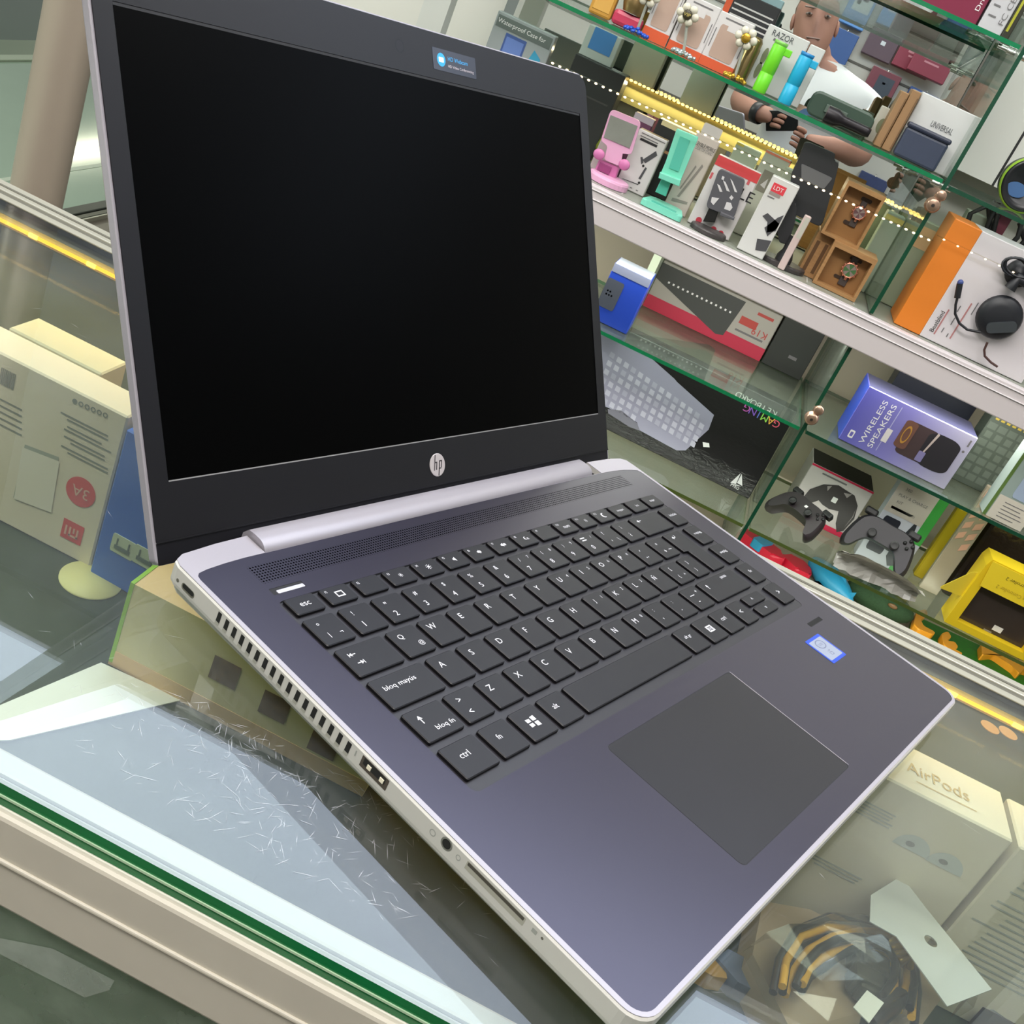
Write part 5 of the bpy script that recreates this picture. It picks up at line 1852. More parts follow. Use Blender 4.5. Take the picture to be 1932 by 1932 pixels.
# gaming keyboard box
yG = YF + 0.12
A_, C_ = at_z(1150, 816, ZB), at_z(1410, 946, ZB)
yG = (A_.y + C_.y) / 2
aX, cX = at_y(1150, 816, yG).x, at_y(1410, 946, yG).x
gw, gh = 0.46, 0.178
t = thing('gaming_keyboard_box', 'black shrink-wrapped box with a pale keyboard picture, lettered upside down GAMING KEYBOARD', 'box',
          T(cX - gw / 2, yG, ZB, 0, math.radians(-4)))
t.location.z += 0.0032
wrap, n, l = _new('shrink_wrap_black')
bs = n['Principled BSDF']
bs.inputs['Base Color'].default_value = (*lin((34, 33, 35)), 1)
bs.inputs['Roughness'].default_value = 0.16
tc = n.new('ShaderNodeTexCoord')
mp = n.new('ShaderNodeMapping')
mp.inputs['Scale'].default_value = (26, 40, 60)
nz = n.new('ShaderNodeTexNoise')
nz.inputs['Scale'].default_value = 2.2
nz.inputs['Detail'].default_value = 5
nz.inputs['Distortion'].default_value = 1.2
sx = n.new('ShaderNodeSeparateXYZ')
mr = n.new('ShaderNodeMapRange')
mr.inputs['From Min'].default_value = 0.05
mr.inputs['From Max'].default_value = 0.0
bp_ = n.new('ShaderNodeBump')
bp_.inputs['Distance'].default_value = 0.004
mr.inputs['To Min'].default_value = 0.12
mr.inputs['To Max'].default_value = 0.9
l.new(tc.outputs['Object'], mp.inputs['Vector'])
l.new(mp.outputs['Vector'], nz.inputs['Vector'])
l.new(tc.outputs['Object'], sx.inputs[0])
l.new(sx.outputs['Z'], mr.inputs['Value'])
l.new(mr.outputs['Result'], bp_.inputs['Strength'])
l.new(nz.outputs['Fac'], bp_.inputs['Height'])
l.new(bp_.outputs['Normal'], bs.inputs['Normal'])
b = B()
b.box(-gw / 2, gw / 2, 0, 0.04, 0, gh, wrap, bev=0.002)
GP = lambda a, e_: ((at_y(a, e_, yG).x - (cX - gw / 2)), (at_y(a, e_, yG).z - ZB))


def gpoly(pts, m, e=0.0006):
    q = [GP(*p) for p in pts]
    A1 = sum(q[i][0] * q[(i + 1) % len(q)][1] - q[(i + 1) % len(q)][0] * q[i][1] for i in range(len(q)))
    b.add([(p[0], -e, p[1]) for p in (q if A1 > 0 else q[::-1])], [tuple(range(len(q)))], m)


kbm = mat('print_keyboard_lilac', (150, 148, 170), 0.4)
gpoly([(1060, 600), (1139, 639), (1220, 676), (1270, 720), (1275, 726), (1345, 788), (1335, 815), (1292, 853), (1275, 853), (1205, 815), (1200, 800), (1180, 790), (1144, 772), (1040, 728)], kbm)
gpoly([(1145, 775), (1170, 778), (1200, 801), (1206, 816), (1185, 808), (1146, 783)], mat('print_wrist', (112, 110, 124), 0.4), 0.0009)
kk = mat('print_key_light', (186, 184, 202), 0.4)
kd = mat('print_key_line', (168, 166, 186), 0.4)
o_, ux, uy = Vector((1152, 672)) if False else None, None, None
for r in range(6):
    for k in range(14):
        x = 1150 + k * 13.0 - r * 5.2 + (k * 0.4)
        y = 668 + k * 9.4 + r * 15.5 - k * r * 0.35
        if x < 1120 or (x > 1200 and r > 4) or x > 1322:
            continue
        gpoly([(x, y), (x + 8, y + 5.5), (x + 4.5, y + 14.5), (x - 4, y + 9)], kk if (k + r) % 3 else kd, 0.0009)
for k, (ch, colr) in enumerate(zip('GAMING', ((226, 96, 120), (226, 170, 80), (150, 210, 90), (96, 110, 190), (130, 90, 190), (186, 92, 176)))):
    v = GP(1463 - k * 11.2, 806 - k * 6.0)
    b.text(ch, FLIP(v[0], v[1], 0.0009) @ Matrix.Rotation(0, 4, 'Z'), 0.0125, mat('letter_' + ch + str(k), colr, 0.4))
for k, ch in enumerate('KEYBOARD'):
    v = GP(1458 - k * 9.6, 786 - k * 5.0)
    b.text(ch, FLIP(v[0], v[1], 0.0009), 0.0105, white_ink)
gpoly([(1324, 838), (1336, 840), (1337, 848), (1325, 847)], white_ink, 0.0009)
tri = mat('logo_triangle', (200, 200, 202), 0.4)
gpoly([(1376, 914), (1396, 896), (1387, 916)], tri, 0.0009)
gpoly([(1398, 897), (1399, 920), (1389, 914)], tri, 0.0009)
gpoly([(1376, 916), (1388, 917), (1397, 921)], tri, 0.0009)
v = GP(1385, 921)
b.text('PYRO', FRONT(v[0], v[1], 0.0009) @ Matrix.Rotation(-0.05, 4, 'Z'), 0.0055, tri, width=0.016)
o = b.done('body', None, t)

# wireless speakers box
c = Carton((1580, 829), (1794, 905), (1642, 729), ZL, 0.085, y=YF + 0.035)
sp_w, n, l = _new('speaker_box_print')
bs = n['Principled BSDF']
tc = n.new('ShaderNodeTexCoord')
sx = n.new('ShaderNodeSeparateXYZ')
mr = n.new('ShaderNodeMapRange')
mr.inputs['From Min'].default_value = -c.w / 2
mr.inputs['From Max'].default_value = c.w * 0.45
cr = n.new('ShaderNodeValToRGB')
cr.color_ramp.elements[0].color = (*lin((92, 92, 178)), 1)
cr.color_ramp.elements[1].color = (*lin((176, 174, 198)), 1)
cr.color_ramp.elements.new(0.45).color = (*lin((126, 122, 186)), 1)
l.new(tc.outputs['Object'], sx.inputs[0])
l.new(sx.outputs['X'], mr.inputs['Value'])
l.new(mr.outputs['Result'], cr.inputs['Fac'])
l.new(cr.outputs['Color'], bs.inputs['Base Color'])
bs.inputs['Roughness'].default_value = 0.3
side_b = mat('speaker_box_blue', (52, 80, 190), 0.35)
c.body(sp_w, faces={'-x': side_b, '+z': mat('speaker_box_top', (66, 68, 96), 0.3)})
for s, u in (('WIRELESS', 0.185), ('SPEAKERS', 0.265)):
    c.text(s, u, 0.50, 0.0085, white_ink, rot=PI / 2, width=c.h * 0.80)
c.rect(0.315, 0.365, 0.28, 0.52, white_c, 0.0008).rect(0.325, 0.332, 0.10, 0.92, mat('ink_lilac', (170, 170, 210), 0.5))
c.poly(rrect(0.055, 0.10, 0.10, 0.24, 0.012, 3), white_ink).poly(rrect(0.065, 0.09, 0.13, 0.21, 0.008, 3), mat('ink_violet', (104, 100, 176), 0.5), 0.0009)
brn = mat('print_speaker_brown', (70, 56, 58), 0.4)
c.poly(rrect(0.46, 0.72, 0.22, 0.80, 0.05, 4), brn).poly(rrect(0.64, 0.93, 0.20, 0.80, 0.11, 5), mat('print_speaker_dark', (44, 42, 48), 0.4), 0.0008)
c.poly(rrect(0.42, 0.53, 0.30, 0.80, 0.05, 4), mat('print_speaker_rim', (108, 76, 66), 0.35), 0.001)
c.disc(0.475, 0.55, 0.006, mat('print_gold', (176, 130, 60), 0.35), 0.016, 0.0013, 0.0045)
c.poly([(0.655, 0.24), (0.665, 0.24), (0.72, 0.78), (0.70, 0.80)], mat('torn_white', (190, 176, 170), 0.5), 0.0012)
c.poly(rrect(0.64, 0.70, 0.24, 0.42, 0.01, 3), mat('print_badge', (130, 124, 170), 0.4), 0.0014)
c.rect(0.955, 0.97, 0.8, 0.92, grey_ink).disc(0.955, 0.70, 0.0022, grey_ink)
c.done('speaker_box', 'purple box lettered WIRELESS SPEAKERS with a dark speaker picture', 'box')
c = Carton((1655, 770), (1800, 835), (1690, 690), ZL, 0.05, y=YF + 0.215)
c.body(mat('carton_navy_black', (34, 38, 50), 0.35))
c.done('carton', 'navy black carton behind the purple speaker box')
c = Carton((1815, 870), (1888, 905), (1850, 760), ZL, 0.05, y=YF + 0.12)
c.body(mat('brick_dark', (70, 80, 70), 0.5))
for r in range(7):
    for k in range(4):
        c.rect(0.03 + k * 0.25 + (0.1 if r % 2 else 0) * .5, 0.24 + k * 0.25, 0.08 + r * 0.115, 0.165 + r * 0.115, mat('brick_mid', (88, 98, 88), 0.5))
for k in range(6):
    c.rect(0.10 + k * 0.14, 0.19 + k * 0.14, 0.90, 0.97, mat('ink_ochre', (176, 156, 60), 0.5))
c.done('carton', 'dark carton with a brick pattern behind the end of the speaker box')
c = Carton((1872, 940), (1944, 976), (1912, 800), ZL, 0.04, y=YF + 0.01)
c.body(mat('display_clear', (150, 166, 160), 0.25)).rect(0.0, 0.08, 0, 1, mat('edge_leaf', (92, 120, 60), 0.4))
c.poly(rrect(0.34, 1.0, 0.30, 0.92, 0.06, 4), mat('phone_sky', (160, 176, 198), 0.3)).rect(0.1, 1.0, 0.0, 0.28, mat('price_cream', (206, 200, 186), 0.5))
c.lines(0.3, 0.9, 0.05, 0.22, 5, grey_ink, 0.2)
c.done('phone_display', 'clear phone display with a cream price card beside the brick patterned carton', 'display')

# ---- low shelf with game controllers
c = Carton((1487, 952), (1594, 1016), (1520, 866), ZB, 0.085, y=1.90)
padsil = [(0.13, 0.30), (0.16, 0.55), (0.30, 0.74), (0.42, 0.80), (0.50, 0.84), (0.62, 0.82), (0.78, 0.80), (0.90, 0.66), (0.96, 0.42), (0.92, 0.14), (0.84, 0.06), (0.76, 0.20), (0.70, 0.42), (0.56, 0.38), (0.44, 0.40), (0.36, 0.44), (0.26, 0.30), (0.18, 0.22)]
c.body(mat('pad_box_white', (200, 192, 192), 0.45), faces={'+z': mat('pad_box_black', (26, 24, 26), 0.4)})
c.rect(0, 1, 0, 0.10, mat('band_crimson2', (206, 30, 74), 0.45)).rect(0, 1, 0.965, 1, mat('band_crimson2', (206, 30, 74), 0.45))
c.poly(padsil, mat('print_pad_dark', (52, 46, 48), 0.4)).poly(rrect(0.52, 0.60, 0.52, 0.62, 0.01, 2), white_ink, 0.0009)
wl = mat('print_pad_shine', (150, 142, 142), 0.4)
c.poly([(0.36, 0.74), (0.42, 0.78), (0.40, 0.66)], wl, 0.0009).poly([(0.62, 0.76), (0.74, 0.80), (0.70, 0.70)], wl, 0.0009).poly([(0.90, 0.60), (0.93, 0.44), (0.90, 0.2), (0.92, 0.44)], wl, 0.0009)
c.rect(0.2, 0.6, 0.89, 0.92, grey_ink)
c.done('controller_box', 'white and crimson box with a dark game controller picture', 'box')


def gamepad(name, label, M, m, s=1.0, marks=True):
    """Game controller lying face up; local x is its width, y its depth, z up."""
    t = thing(name, label, 'game controller', M)
    b = B(s)
    sil = [(-0.050, 0.030), (-0.030, 0.034), (0, 0.032), (0.030, 0.034), (0.050, 0.030), (0.064, 0.018), (0.072, -0.006), (0.078, -0.040), (0.072, -0.058), (0.060, -0.056), (0.046, -0.030), (0.034, -0.018), (0, -0.016),
           (-0.034, -0.018), (-0.046, -0.030), (-0.060, -0.056), (-0.072, -0.058), (-0.078, -0.040), (-0.072, -0.006), (-0.064, 0.018)]
    sil = smooth_poly(sil, 0.35, 2)[::-1]
    ring = lambda k, z: [(p[0] * (1 - k) + (0.004 * k), p[1] * (1 - k), z) for p in sil]
    A1 = sum(sil[i][0] * sil[(i + 1) % len(sil)][1] - sil[(i + 1) % len(sil)][0] * sil[i][1] for i in range(len(sil)))
    if A1 < 0:
        sil = sil[::-1]
    b.loft([ring(0.12, 0), ring(0.03, 0.006), ring(0, 0.016), ring(0.02, 0.026), ring(0.10, 0.032)], m)
    b.done('shell', None, t)
    dk_ = mat('stick_black', (26, 25, 27), 0.5)
    for x, y in ((-0.026, -0.006), (0.026, -0.006)):
        b = B(s)
        b.lathe([(0.006, 0.03), (0.005, 0.040), (0.0095, 0.042), (0.0095, 0.046), (0.006, 0.045), (1e-5, 0.045)], dk_, Matrix.Translation((x, y, 0)), 16)
        b.done('thumbstick', None, t)
    for sx_ in (-1, 1):
        b = B(s)
        b.box(sx_ * 0.050 - 0.014, sx_ * 0.050 + 0.014, 0.028, 0.044, 0.010, 0.028, dk_, bev=0.004)
        b.done('trigger', None, t)
    b = B(s)
    for k in range(4):
        b.lathe([(0.004, 0.031), (0.004, 0.035), (1e-5, 0.0355)], dk_, Matrix.Translation((0.050 + 0.009 * math.cos(k * PI / 2), 0.012 + 0.009 * math.sin(k * PI / 2), 0)), 12)
    if marks:
        b.quad(Matrix.Translation((0.004, 0.010, 0.0335)), 0.008, 0.007, white_ink)
    b.done('buttons', None, t)
    return t


pp = at_z(1494, 1004, ZB)
gamepad('game_controller', 'maroon black game controller propped up before the crimson box', T(pp.x, min(max(pp.y, 1.80), 1.84), ZB + 0.034, math.radians(-38), math.radians(38)), mat('pad_maroon_black', (40, 31, 36), 0.45), 0.70)
# white charger box
c = Carton((1640, 1002), (1730, 1040), (1696, 902), ZB, 0.03, y=YF + 0.10)
c.body(mat('kit_box_white', (196, 200, 212), 0.4), faces={'+x': mat('kit_green', (64, 160, 70), 0.4)})
c.rect(0, 0.8, 0.62, 1.0, mat('kit_card', (200, 190, 182), 0.5)).rect(0.8, 1.0, 0.42, 1.0, mat('kit_green', (64, 160, 70), 0.4)).rect(0.72, 1.0, 0.0, 0.12, mat('kit_green', (64, 160, 70), 0.4))
c.text('360', 0.22, 0.93, 0.0055, grey_ink).text('PLAY & CHARGE', 0.40, 0.845, 0.0052, grey_ink, width=c.w * .6).text('KIT', 0.2, 0.765, 0.005, grey_ink).rect(0.1, 0.6, 0.67, 0.70, grey_ink)
c.poly(rrect(0.10, 0.44, 0.14, 0.58, 0.04, 3), mat('print_charger', (44, 46, 56), 0.35)).poly(rrect(0.16, 0.36, 0.24, 0.30, 0.01, 2), mat('print_pad_shine', (150, 142, 142), 0.4), 0.0009)
c.poly([(0.66, 0.62), (0.72, 0.62), (0.84, 0.30), (0.80, 0.10), (0.66, 0.06), (0.54, 0.16), (0.54, 0.30)], mat('print_plug', (50, 54, 60), 0.35))
for u, v in ((0.58, 0.22), (0.62, 0.27), (0.66, 0.24)):
    c.disc(u, v, 0.0015, white_ink, None, 0.0009)
c.done('charge_kit_box', 'white and green box lettered PLAY & CHARGE', 'box')
# wrapped controller
pp = at_z(1648, 1068, ZB)
yC2 = min(max(pp.y, 1.775), 1.80)
gamepad('game_controller', 'grey black game controller standing partly in crumpled white film', T(at_y(1645, 1060, yC2).x, yC2 + 0.02, ZB + 0.060, math.radians(-14), math.radians(62)), mat('pad_grey_black', (36, 34, 40), 0.45), 0.80, False)
b = B()
rnd = random.Random(9)
film = mat('film_white', (178, 176, 170), 0.3, noise=0.12, nscale=60, bump=0.5)
n1, n2 = 15, 8
vs = []
for i in range(n1):
    for j in range(n2):
        u, v = i / (n1 - 1), j / (n2 - 1)
        vs.append((-0.075 + 0.15 * u, -0.010 + 0.02 * math.sin(v * PI) + rnd.uniform(-.003, .003) - 0.02 * v, 0.002 + 0.045 * v * (0.6 + 0.4 * math.sin(u * 2.4 + .6)) + rnd.uniform(0, .004)))
fs = [(i * n2 + j, (i + 1) * n2 + j, (i + 1) * n2 + j + 1, i * n2 + j + 1) for i in range(n1 - 1) for j in range(n2 - 1)]
k0 = len(vs)
vs += [(x, y + 0.012, z * .9 + 0.001) for x, y, z in vs[:k0]]
fs += [tuple(k0 + q for q in f[::-1]) for f in fs]
b.add(vs, fs, film)
p = at_y(1654, 1086, YF + 0.02)
tag(b.done('plastic_film', None, None, T(p.x, YF + 0.016, ZB, 0.05)), 'crumpled white plastic film under the wrapped controller', 'wrapping')

# yellow controller packs
yel = mat('yellow_card', (222, 190, 30), 0.45)
c = Carton((1792, 1196), (1932, 1262), (1796, 1014), ZB, 0.05, y=YF + 0.006, h=0.118)
x0 = at_y(1768, 1180, YF + 0.006).x
W_ = 0.165
t = thing('controller_pack', 'yellow controller pack with a dark window, lettered upside down Analog Controller 2', 'package', T(x0 + W_ / 2 - 0.012, YF + 0.006, ZB))
Hh = at_y(1792, 1016, YF + 0.006).z - ZB
b = B()
b.prism([(-W_ / 2 + 0.018, 0.0), (W_ / 2, 0.0), (W_ / 2, Hh), (-W_ / 2 + 0.024, Hh), (-W_ / 2 + 0.020, Hh * .9)], 0, 0.05, yel, fr((0, 0.05, 0), (1, 0, 0), (0, 0, 1)),
        holes=([(-W_ / 2 + 0.034, 0.012), (W_ / 2 - 0.012, 0.012), (W_ / 2 - 0.012, Hh * .66), (-W_ / 2 + 0.034, Hh * .66)],))
b.prism([(-W_ / 2 + 0.030, Hh * .64), (W_ / 2, Hh * .64), (W_ / 2, Hh * .99), (-W_ / 2 + 0.024, Hh * .99)], 0, 0.001, mat('yellow_flap', (232, 204, 46), 0.4), fr((0, -0.003, 0), (1, 0, 0), (0, 0, 1)))
b.text('Analog Controller 2', fr((0.012, -0.0045, Hh * .88), (-1, 0, 0), (0, 0, -1)), 0.0075, mat('ink_olive', (96, 84, 20), 0.5), width=0.075)
b.text('Analog Controller 2', fr((0.004, -0.0045, Hh * .74), (-1, 0, 0), (0, 0, -1)), 0.0085, mat('ink_mustard', (180, 154, 40), 0.5), width=0.07)
b.done('yellow_shell', None, t)
b = B()
b.box(-W_ / 2 + 0.030, W_ / 2 - 0.008, 0.016, 0.048, 0.004, Hh * .68, mat('window_dark', (62, 54, 50), 0.2, noise=0.2, nscale=30))
b.quad(FRONT(0.020, 0.024, -0.0155), 0.016, 0.010, white_ink)
b.quad(FRONT(0.008, 0.012, -0.0155), 0.014, 0.006, mat('ink_fadegrey', (140, 136, 130), 0.5))
b.done('window', None, t)
b = B()
b.prism(smooth_poly([(-0.022, -0.01), (0.02, -0.006), (0.034, 0.052), (0.008, 0.040)], 0.1), 0, 0.002, mat('yellow_tab', (206, 184, 56), 0.35), fr((-W_ / 2 + 0.004, 0.012, Hh * .42), (1, 0, 0), (0, 0, 1)))
b.done('hang_tab', None, t)
c = Carton((1738, 1062), (1792, 1088), (1796, 950), ZB, 0.02, y=YF + 0.14)
c.body(mat('yellow_olive', (190, 166, 30), 0.45), bev=0.003)
c.done('carton', 'olive yellow carton behind the hang tab of the yellow controller pack')
c = Carton((1800, 1040), (1860, 1070), (1850, 960), ZB, 0.02, y=YF + 0.19)
c.body(mat('pack_dark_olive', (62, 60, 46), 0.35))
c.done('carton', 'dark olive carton at the back above the yellow pack')
p = at_y(1884, 1040, YF + 0.11)
b = B()
rnd = random.Random(5)
bag = mat('bag_black_gloss', (44, 36, 32), 0.12, noise=0.4, nscale=50, bump=0.9)
b.box(-0.04, 0.06, 0, 0.03, 0, p.z - ZB + 0.05, bag, bev=0.012, seg=3)
for k in range(8):
    b.box(0.0 + k * .005, 0.006 + k * .005, -0.001, 0.001, p.z - ZB - 0.02 - k * .002, p.z - ZB - 0.012, mat('amber_bits', (176, 104, 30), 0.3))
tag(b.done('black_pouch', None, None, T(p.x, YF + 0.115, ZB)), 'shiny black pouch with amber bits behind the yellow pack', 'pouch')
p = at_y(1822, 920, YF + 0.10)
c = Carton((1800, 1010), (1836, 1026), (1820, 895), ZB, 0.01, y=YF + 0.10)
c.body(mat('pack_sandglass', (170, 160, 138), 0.3))
for k in range(5):
    c.poly([(0.1, 0.5 + k * .1), (0.42, 0.54 + k * .1), (0.42, 0.6 + k * .1), (0.1, 0.56 + k * .1)], mat('peach_stripe', (226, 176, 150), 0.5)).poly([(0.56, 0.42 + k * .1), (0.9, 0.46 + k * .1), (0.9, 0.52 + k * .1), (0.56, 0.48 + k * .1)], mat('peach_stripe', (226, 176, 150), 0.5))
c.done('carton', 'sand coloured carton with peach stripes beside the green box')

# ---- lower deck: plush and plastic toys
def toy_shark(name, label, p, yaw, body_m, fin_m, s=1.0):
    t = thing(name, label, 'toy', T(p.x, p.y, ZA, yaw))
    b = B(s)
    rings = []
    for k in range(9):
        u = k / 8
        r = 0.022 * math.sin(PI * min(1, 0.12 + u * 0.86)) ** 0.7 + 0.002
        rings.append([(-0.06 + 0.13 * u, r * 1.15 * math.cos(2 * PI * i / 14), 0.024 + r * math.sin(2 * PI * i / 14)) for i in range(14)])
    b.loft(rings, body_m)
    b.done('body', None, t)
    for (x, y, z, dx, dy, dz) in ((0.0, 0, 0.045, -0.012, 0, 0.018), (0.03, 0, 0.042, -0.010, 0, 0.014), (0.055, 0, 0.030, 0.014, 0.0, 0.016), (0.01, 0.024, 0.02, -0.010, 0.02, -0.004), (0.01, -0.024, 0.02, -0.010, -0.02, -0.004)):
        b = B(s)
        b.add([(x - .012, y - .002, z - .004), (x + .012, y - .002, z - .004), (x + .012, y + .002, z - .004), (x - .012, y + .002, z - .004), (x + dx, y + dy, z + dz)], [(3, 2, 1, 0), (0, 1, 4), (1, 2, 4), (2, 3, 4), (3, 0, 4)], fin_m)
        b.done('fin', None, t)
    for sy in (-1, 1):
        b = B(s)
        b.ball((-0.045, sy * 0.012, 0.036), 0.0035, mat('eye_dark', (36, 32, 60), 0.2), seg=8)
        b.done('eye', None, t)
    return t


tb = mat('toy_blue', (40, 140, 180), 0.4)
tr_ = mat('toy_red', (196, 24, 52), 0.45)
p = at_z(1560, 1078, ZA + 0.03)
toy_shark('toy_shark', 'blue plastic shark toy with spiky fins beside the laptop edge', Vector((p.x + 0.012, p.y - 0.012, 0)), math.radians(-52), tb, tb, 0.95)
p = at_z(1508, 1056, ZA + 0.02)
t = thing('toy_crab', 'bright red plastic toy between the blue shark and the laptop', 'toy', T(p.x - 0.004, p.y - 0.008, ZA, math.radians(-30)))
b = B(0.62)
b.prism(smooth_poly([(-0.05, -0.03), (0.03, -0.045), (0.07, -0.02), (0.045, 0.02), (0.01, 0.036), (-0.03, 0.03)], 0.2), 0, 0.03, tr_, bev=0.008)
b.done('body', None, t)
p = at_z(1452, 1020, ZA + 0.03)
t = thing('toy_boat', 'red and blue plastic toy next to the laptop corner', 'toy', T(p.x - 0.01, p.y, ZA, math.radians(-28)))
b = B(0.72)
b.prism(smooth_poly([(-0.07, -0.025), (0.05, -0.03), (0.08, 0.0), (0.05, 0.03), (-0.06, 0.028)], 0.2), 0, 0.030, tr_, bev=0.008)
b.done('hull', None, t)
b = B(0.72)
b.prism(smooth_poly([(-0.02, -0.03), (0.016, -0.034), (0.022, 0.026), (-0.014, 0.030)], 0.2), 0.012, 0.036, tb, bev=0.005)
b.done('band', None, t)
p = at_z(1500, 985, ZA + 0.02)
b = B()
b.prism(smooth_poly([(-0.06, -0.02), (0.06, -0.03), (0.05, 0.03), (-0.05, 0.02)], 0.25), 0, 0.03, mat('toy_red_dusty', (150, 52, 62), 0.5), bev=0.008)
tag(b.done('toy_brick', None, None, T(p.x, p.y + 0.05, ZA, -0.3)), 'dusty red toy brick further back under the low glass shelf', 'toy')
# green plush
p = at_z(1680, 1150, ZA + 0.03)
b = B()
gp_ = mat('plush_green', (34, 64, 34), 0.85, noise=0.35, nscale=260, bump=0.6)
b.ball((0, 0, 0.028), 0.028, gp_, seg=24, sq=(2.5, 1.1, 1))
b.ball((0.02, -0.028, 0.042), 0.006, mat('nose_brown', (112, 84, 50), 0.5), seg=10, sq=(1.6, .5, .8))
tag(b.done('plush_toy', None, None, T(p.x - 0.02, p.y + 0.02, ZA, math.radians(-6))), 'dark green rounded plush under the wrapped controller', 'toy')
p = at_z(1790, 1215, ZA + 0.01)
b = B()
b.prism(smooth_poly([(-0.09, -0.06), (0.22, -0.07), (0.22, 0.06), (-0.07, 0.04)], 0.1), 0, 0.016, mat('mat_green', (30, 108, 24), 0.6, noise=0.3, nscale=90), bev=0.004)
tag(b.done('green_mat', None, None, T(p.x, p.y, ZA)), 'bright green pack lying under the orange toys', 'package')
ot = mat('toy_orange', (222, 150, 34), 0.45)


def toy_orange(pts, z, th, label, px_, py_):
    base = at_z(px_, py_, z)
    q = [at_z(a, e_, z) for a, e_ in pts]
    q = [(v.x - base.x, v.y - base.y) for v in q]
    A1 = sum(q[i][0] * q[(i + 1) % len(q)][1] - q[(i + 1) % len(q)][0] * q[i][1] for i in range(len(q)))
    b = B()
    b.prism(smooth_poly(q if A1 > 0 else q[::-1], 0.2, 3), 0, th, ot, bev=0.002)
    tag(b.done('toy_figure', None, None, Matrix.Translation((base.x, base.y, z + 0.0004))), label, 'toy', 'orange toy figures on the green pack')


zt_ = ZA + 0.016
toy_orange([(1843, 1224), (1852, 1234), (1932, 1262), (1958, 1252), (1950, 1284), (1925, 1272), (1915, 1282), (1905, 1270), (1868, 1244), (1845, 1247)], zt_, 0.014, 'long orange toy figure lying on the green pack', 1895, 1250)
toy_orange([(1768, 1206), (1782, 1202), (1788, 1212), (1778, 1220), (1795, 1222), (1800, 1232), (1792, 1236), (1808, 1242), (1804, 1250), (1788, 1240), (1772, 1226)], zt_, 0.014, 'knobbly orange toy figure near the laptop corner', 1785, 1222)
toy_orange([(1722, 1164), (1740, 1160), (1744, 1168), (1730, 1180), (1732, 1190), (1758, 1204), (1752, 1208), (1726, 1198), (1716, 1188)], zt_, 0.014, 'curved orange toy figure beside the green plush', 1733, 1184)
p = at_z(1925, 1205, ZA + 0.02)
b = B()
b.box(-0.02, 0.05, -0.02, 0.03, 0, 0.06, mat('blue_box_toy', (50, 88, 150), 0.4), bev=0.004)
tag(b.done('carton', None, None, T(p.x + 0.02, p.y, ZA)), 'small blue carton on the lower deck under the yellow pack', 'box')

# ------------------------------------------------------------------ inside the glass counter
ySh = 0.50
xr = at_y(242, 787, ySh).x
mi_h = at_y(242, 787, ySh).z - SHZ
mi_w = 0.165
cream = mat('router_box_cream', (222, 212, 192), 0.5)
b = B()
b.box(-mi_w, 0, 0, 0.0265, 0, mi_h, cream, bev=0.001, seg=1)
XM = T(xr, ySh, SHZ)
MP = lambda a, e_: (at_y(a, e_, ySh).x - xr, at_y(a, e_, ySh).z - SHZ)
red_m = mat('router_red', (212, 66, 58), 0.45)
pink_w = mat('router_letter', (226, 178, 160), 0.5)
v = MP(153, 928)
b.disc(FRONT(*v), 0.0094, red_m, 32)
b.text('3A', FLIP(v[0], v[1], 0.0008), 0.0068, pink_w)
v = MP(137, 1003)
b.quad(FRONT(*v), 0.0135, 0.0130, red_m)
for x0_, x1_, y0_, y1_ in ((-.0040, -.0028, -.003, .003), (-.0040, .0020, .0020, .0034), (.0008, .0020, -.003, .003), (-.0016, -.0005, -.003, .0006), (.0034, .0046, -.003, .0034)):
    b.quad(FLIP(v[0], v[1], 0.0008) @ Matrix.Translation(((x0_ + x1_) / 2, (y0_ + y1_) / 2, 0)), x1_ - x0_, y1_ - y0_, pink_w)
pale = mat('router_print_pale', (226, 220, 206), 0.4)
shade_p = mat('router_print_grey', (158, 164, 150), 0.5)
for pts, m_ in (([(48, 838), (112, 862), (95, 962), (26, 938)], shade_p), ([(44, 843), (114, 870), (98, 966), (28, 940)], pale)):
    b.poly([MP(*q) for q in pts][::-1], fr((0, -0.0005 - (0.0003 if m_ is pale else 0), 0), (1, 0, 0), (0, 0, 1)), m_)
inkp = mat('router_ink', (118, 124, 112), 0.6)
for k in range(8):
    v = MP(160 + (k % 2) * 6, 800 + 10.4 * k)
    b.quad(FRONT(v[0], v[1]), 0.030 - 0.004 * (k % 3), 0.0009, inkp)
for k in range(5):
    v = MP(16, 760 + 12 * k)
    b.quad(FRONT(v[0], v[1]), 0.018, 0.0009, inkp)
for k in range(9):
    v = MP(2 + k * 3.2, 708 + k * 1.6)
    b.quad(FRONT(v[0], v[1]), 0.0007 + 0.0004 * (k % 2), 0.010, inkp)
for k in range(6):
    v = MP(142 + k * 11.5, 757 + k * 5.2)
    b.disc(FRONT(*v), 0.0016, inkp, 12, None, 0.0009 if k else 0)
tag(b.done('router_box', None, None, XM), 'pale router box in the counter with red 3A circle, lettered upside down', 'box')
b = B()
x2 = at_y(70, 600, 0.553).x
x3 = at_y(240, 683, 0.553).x
b.box(0, x3 - x2, 0, 0.0265, 0, mi_h + 0.001, mat('box_cream_plain', (206, 200, 170), 0.5), bev=0.001, seg=1)
tag(b.done('router_box', None, None, T(x2, ySh + 0.0275, SHZ)), 'plain cream box standing behind the pale router box', 'box')
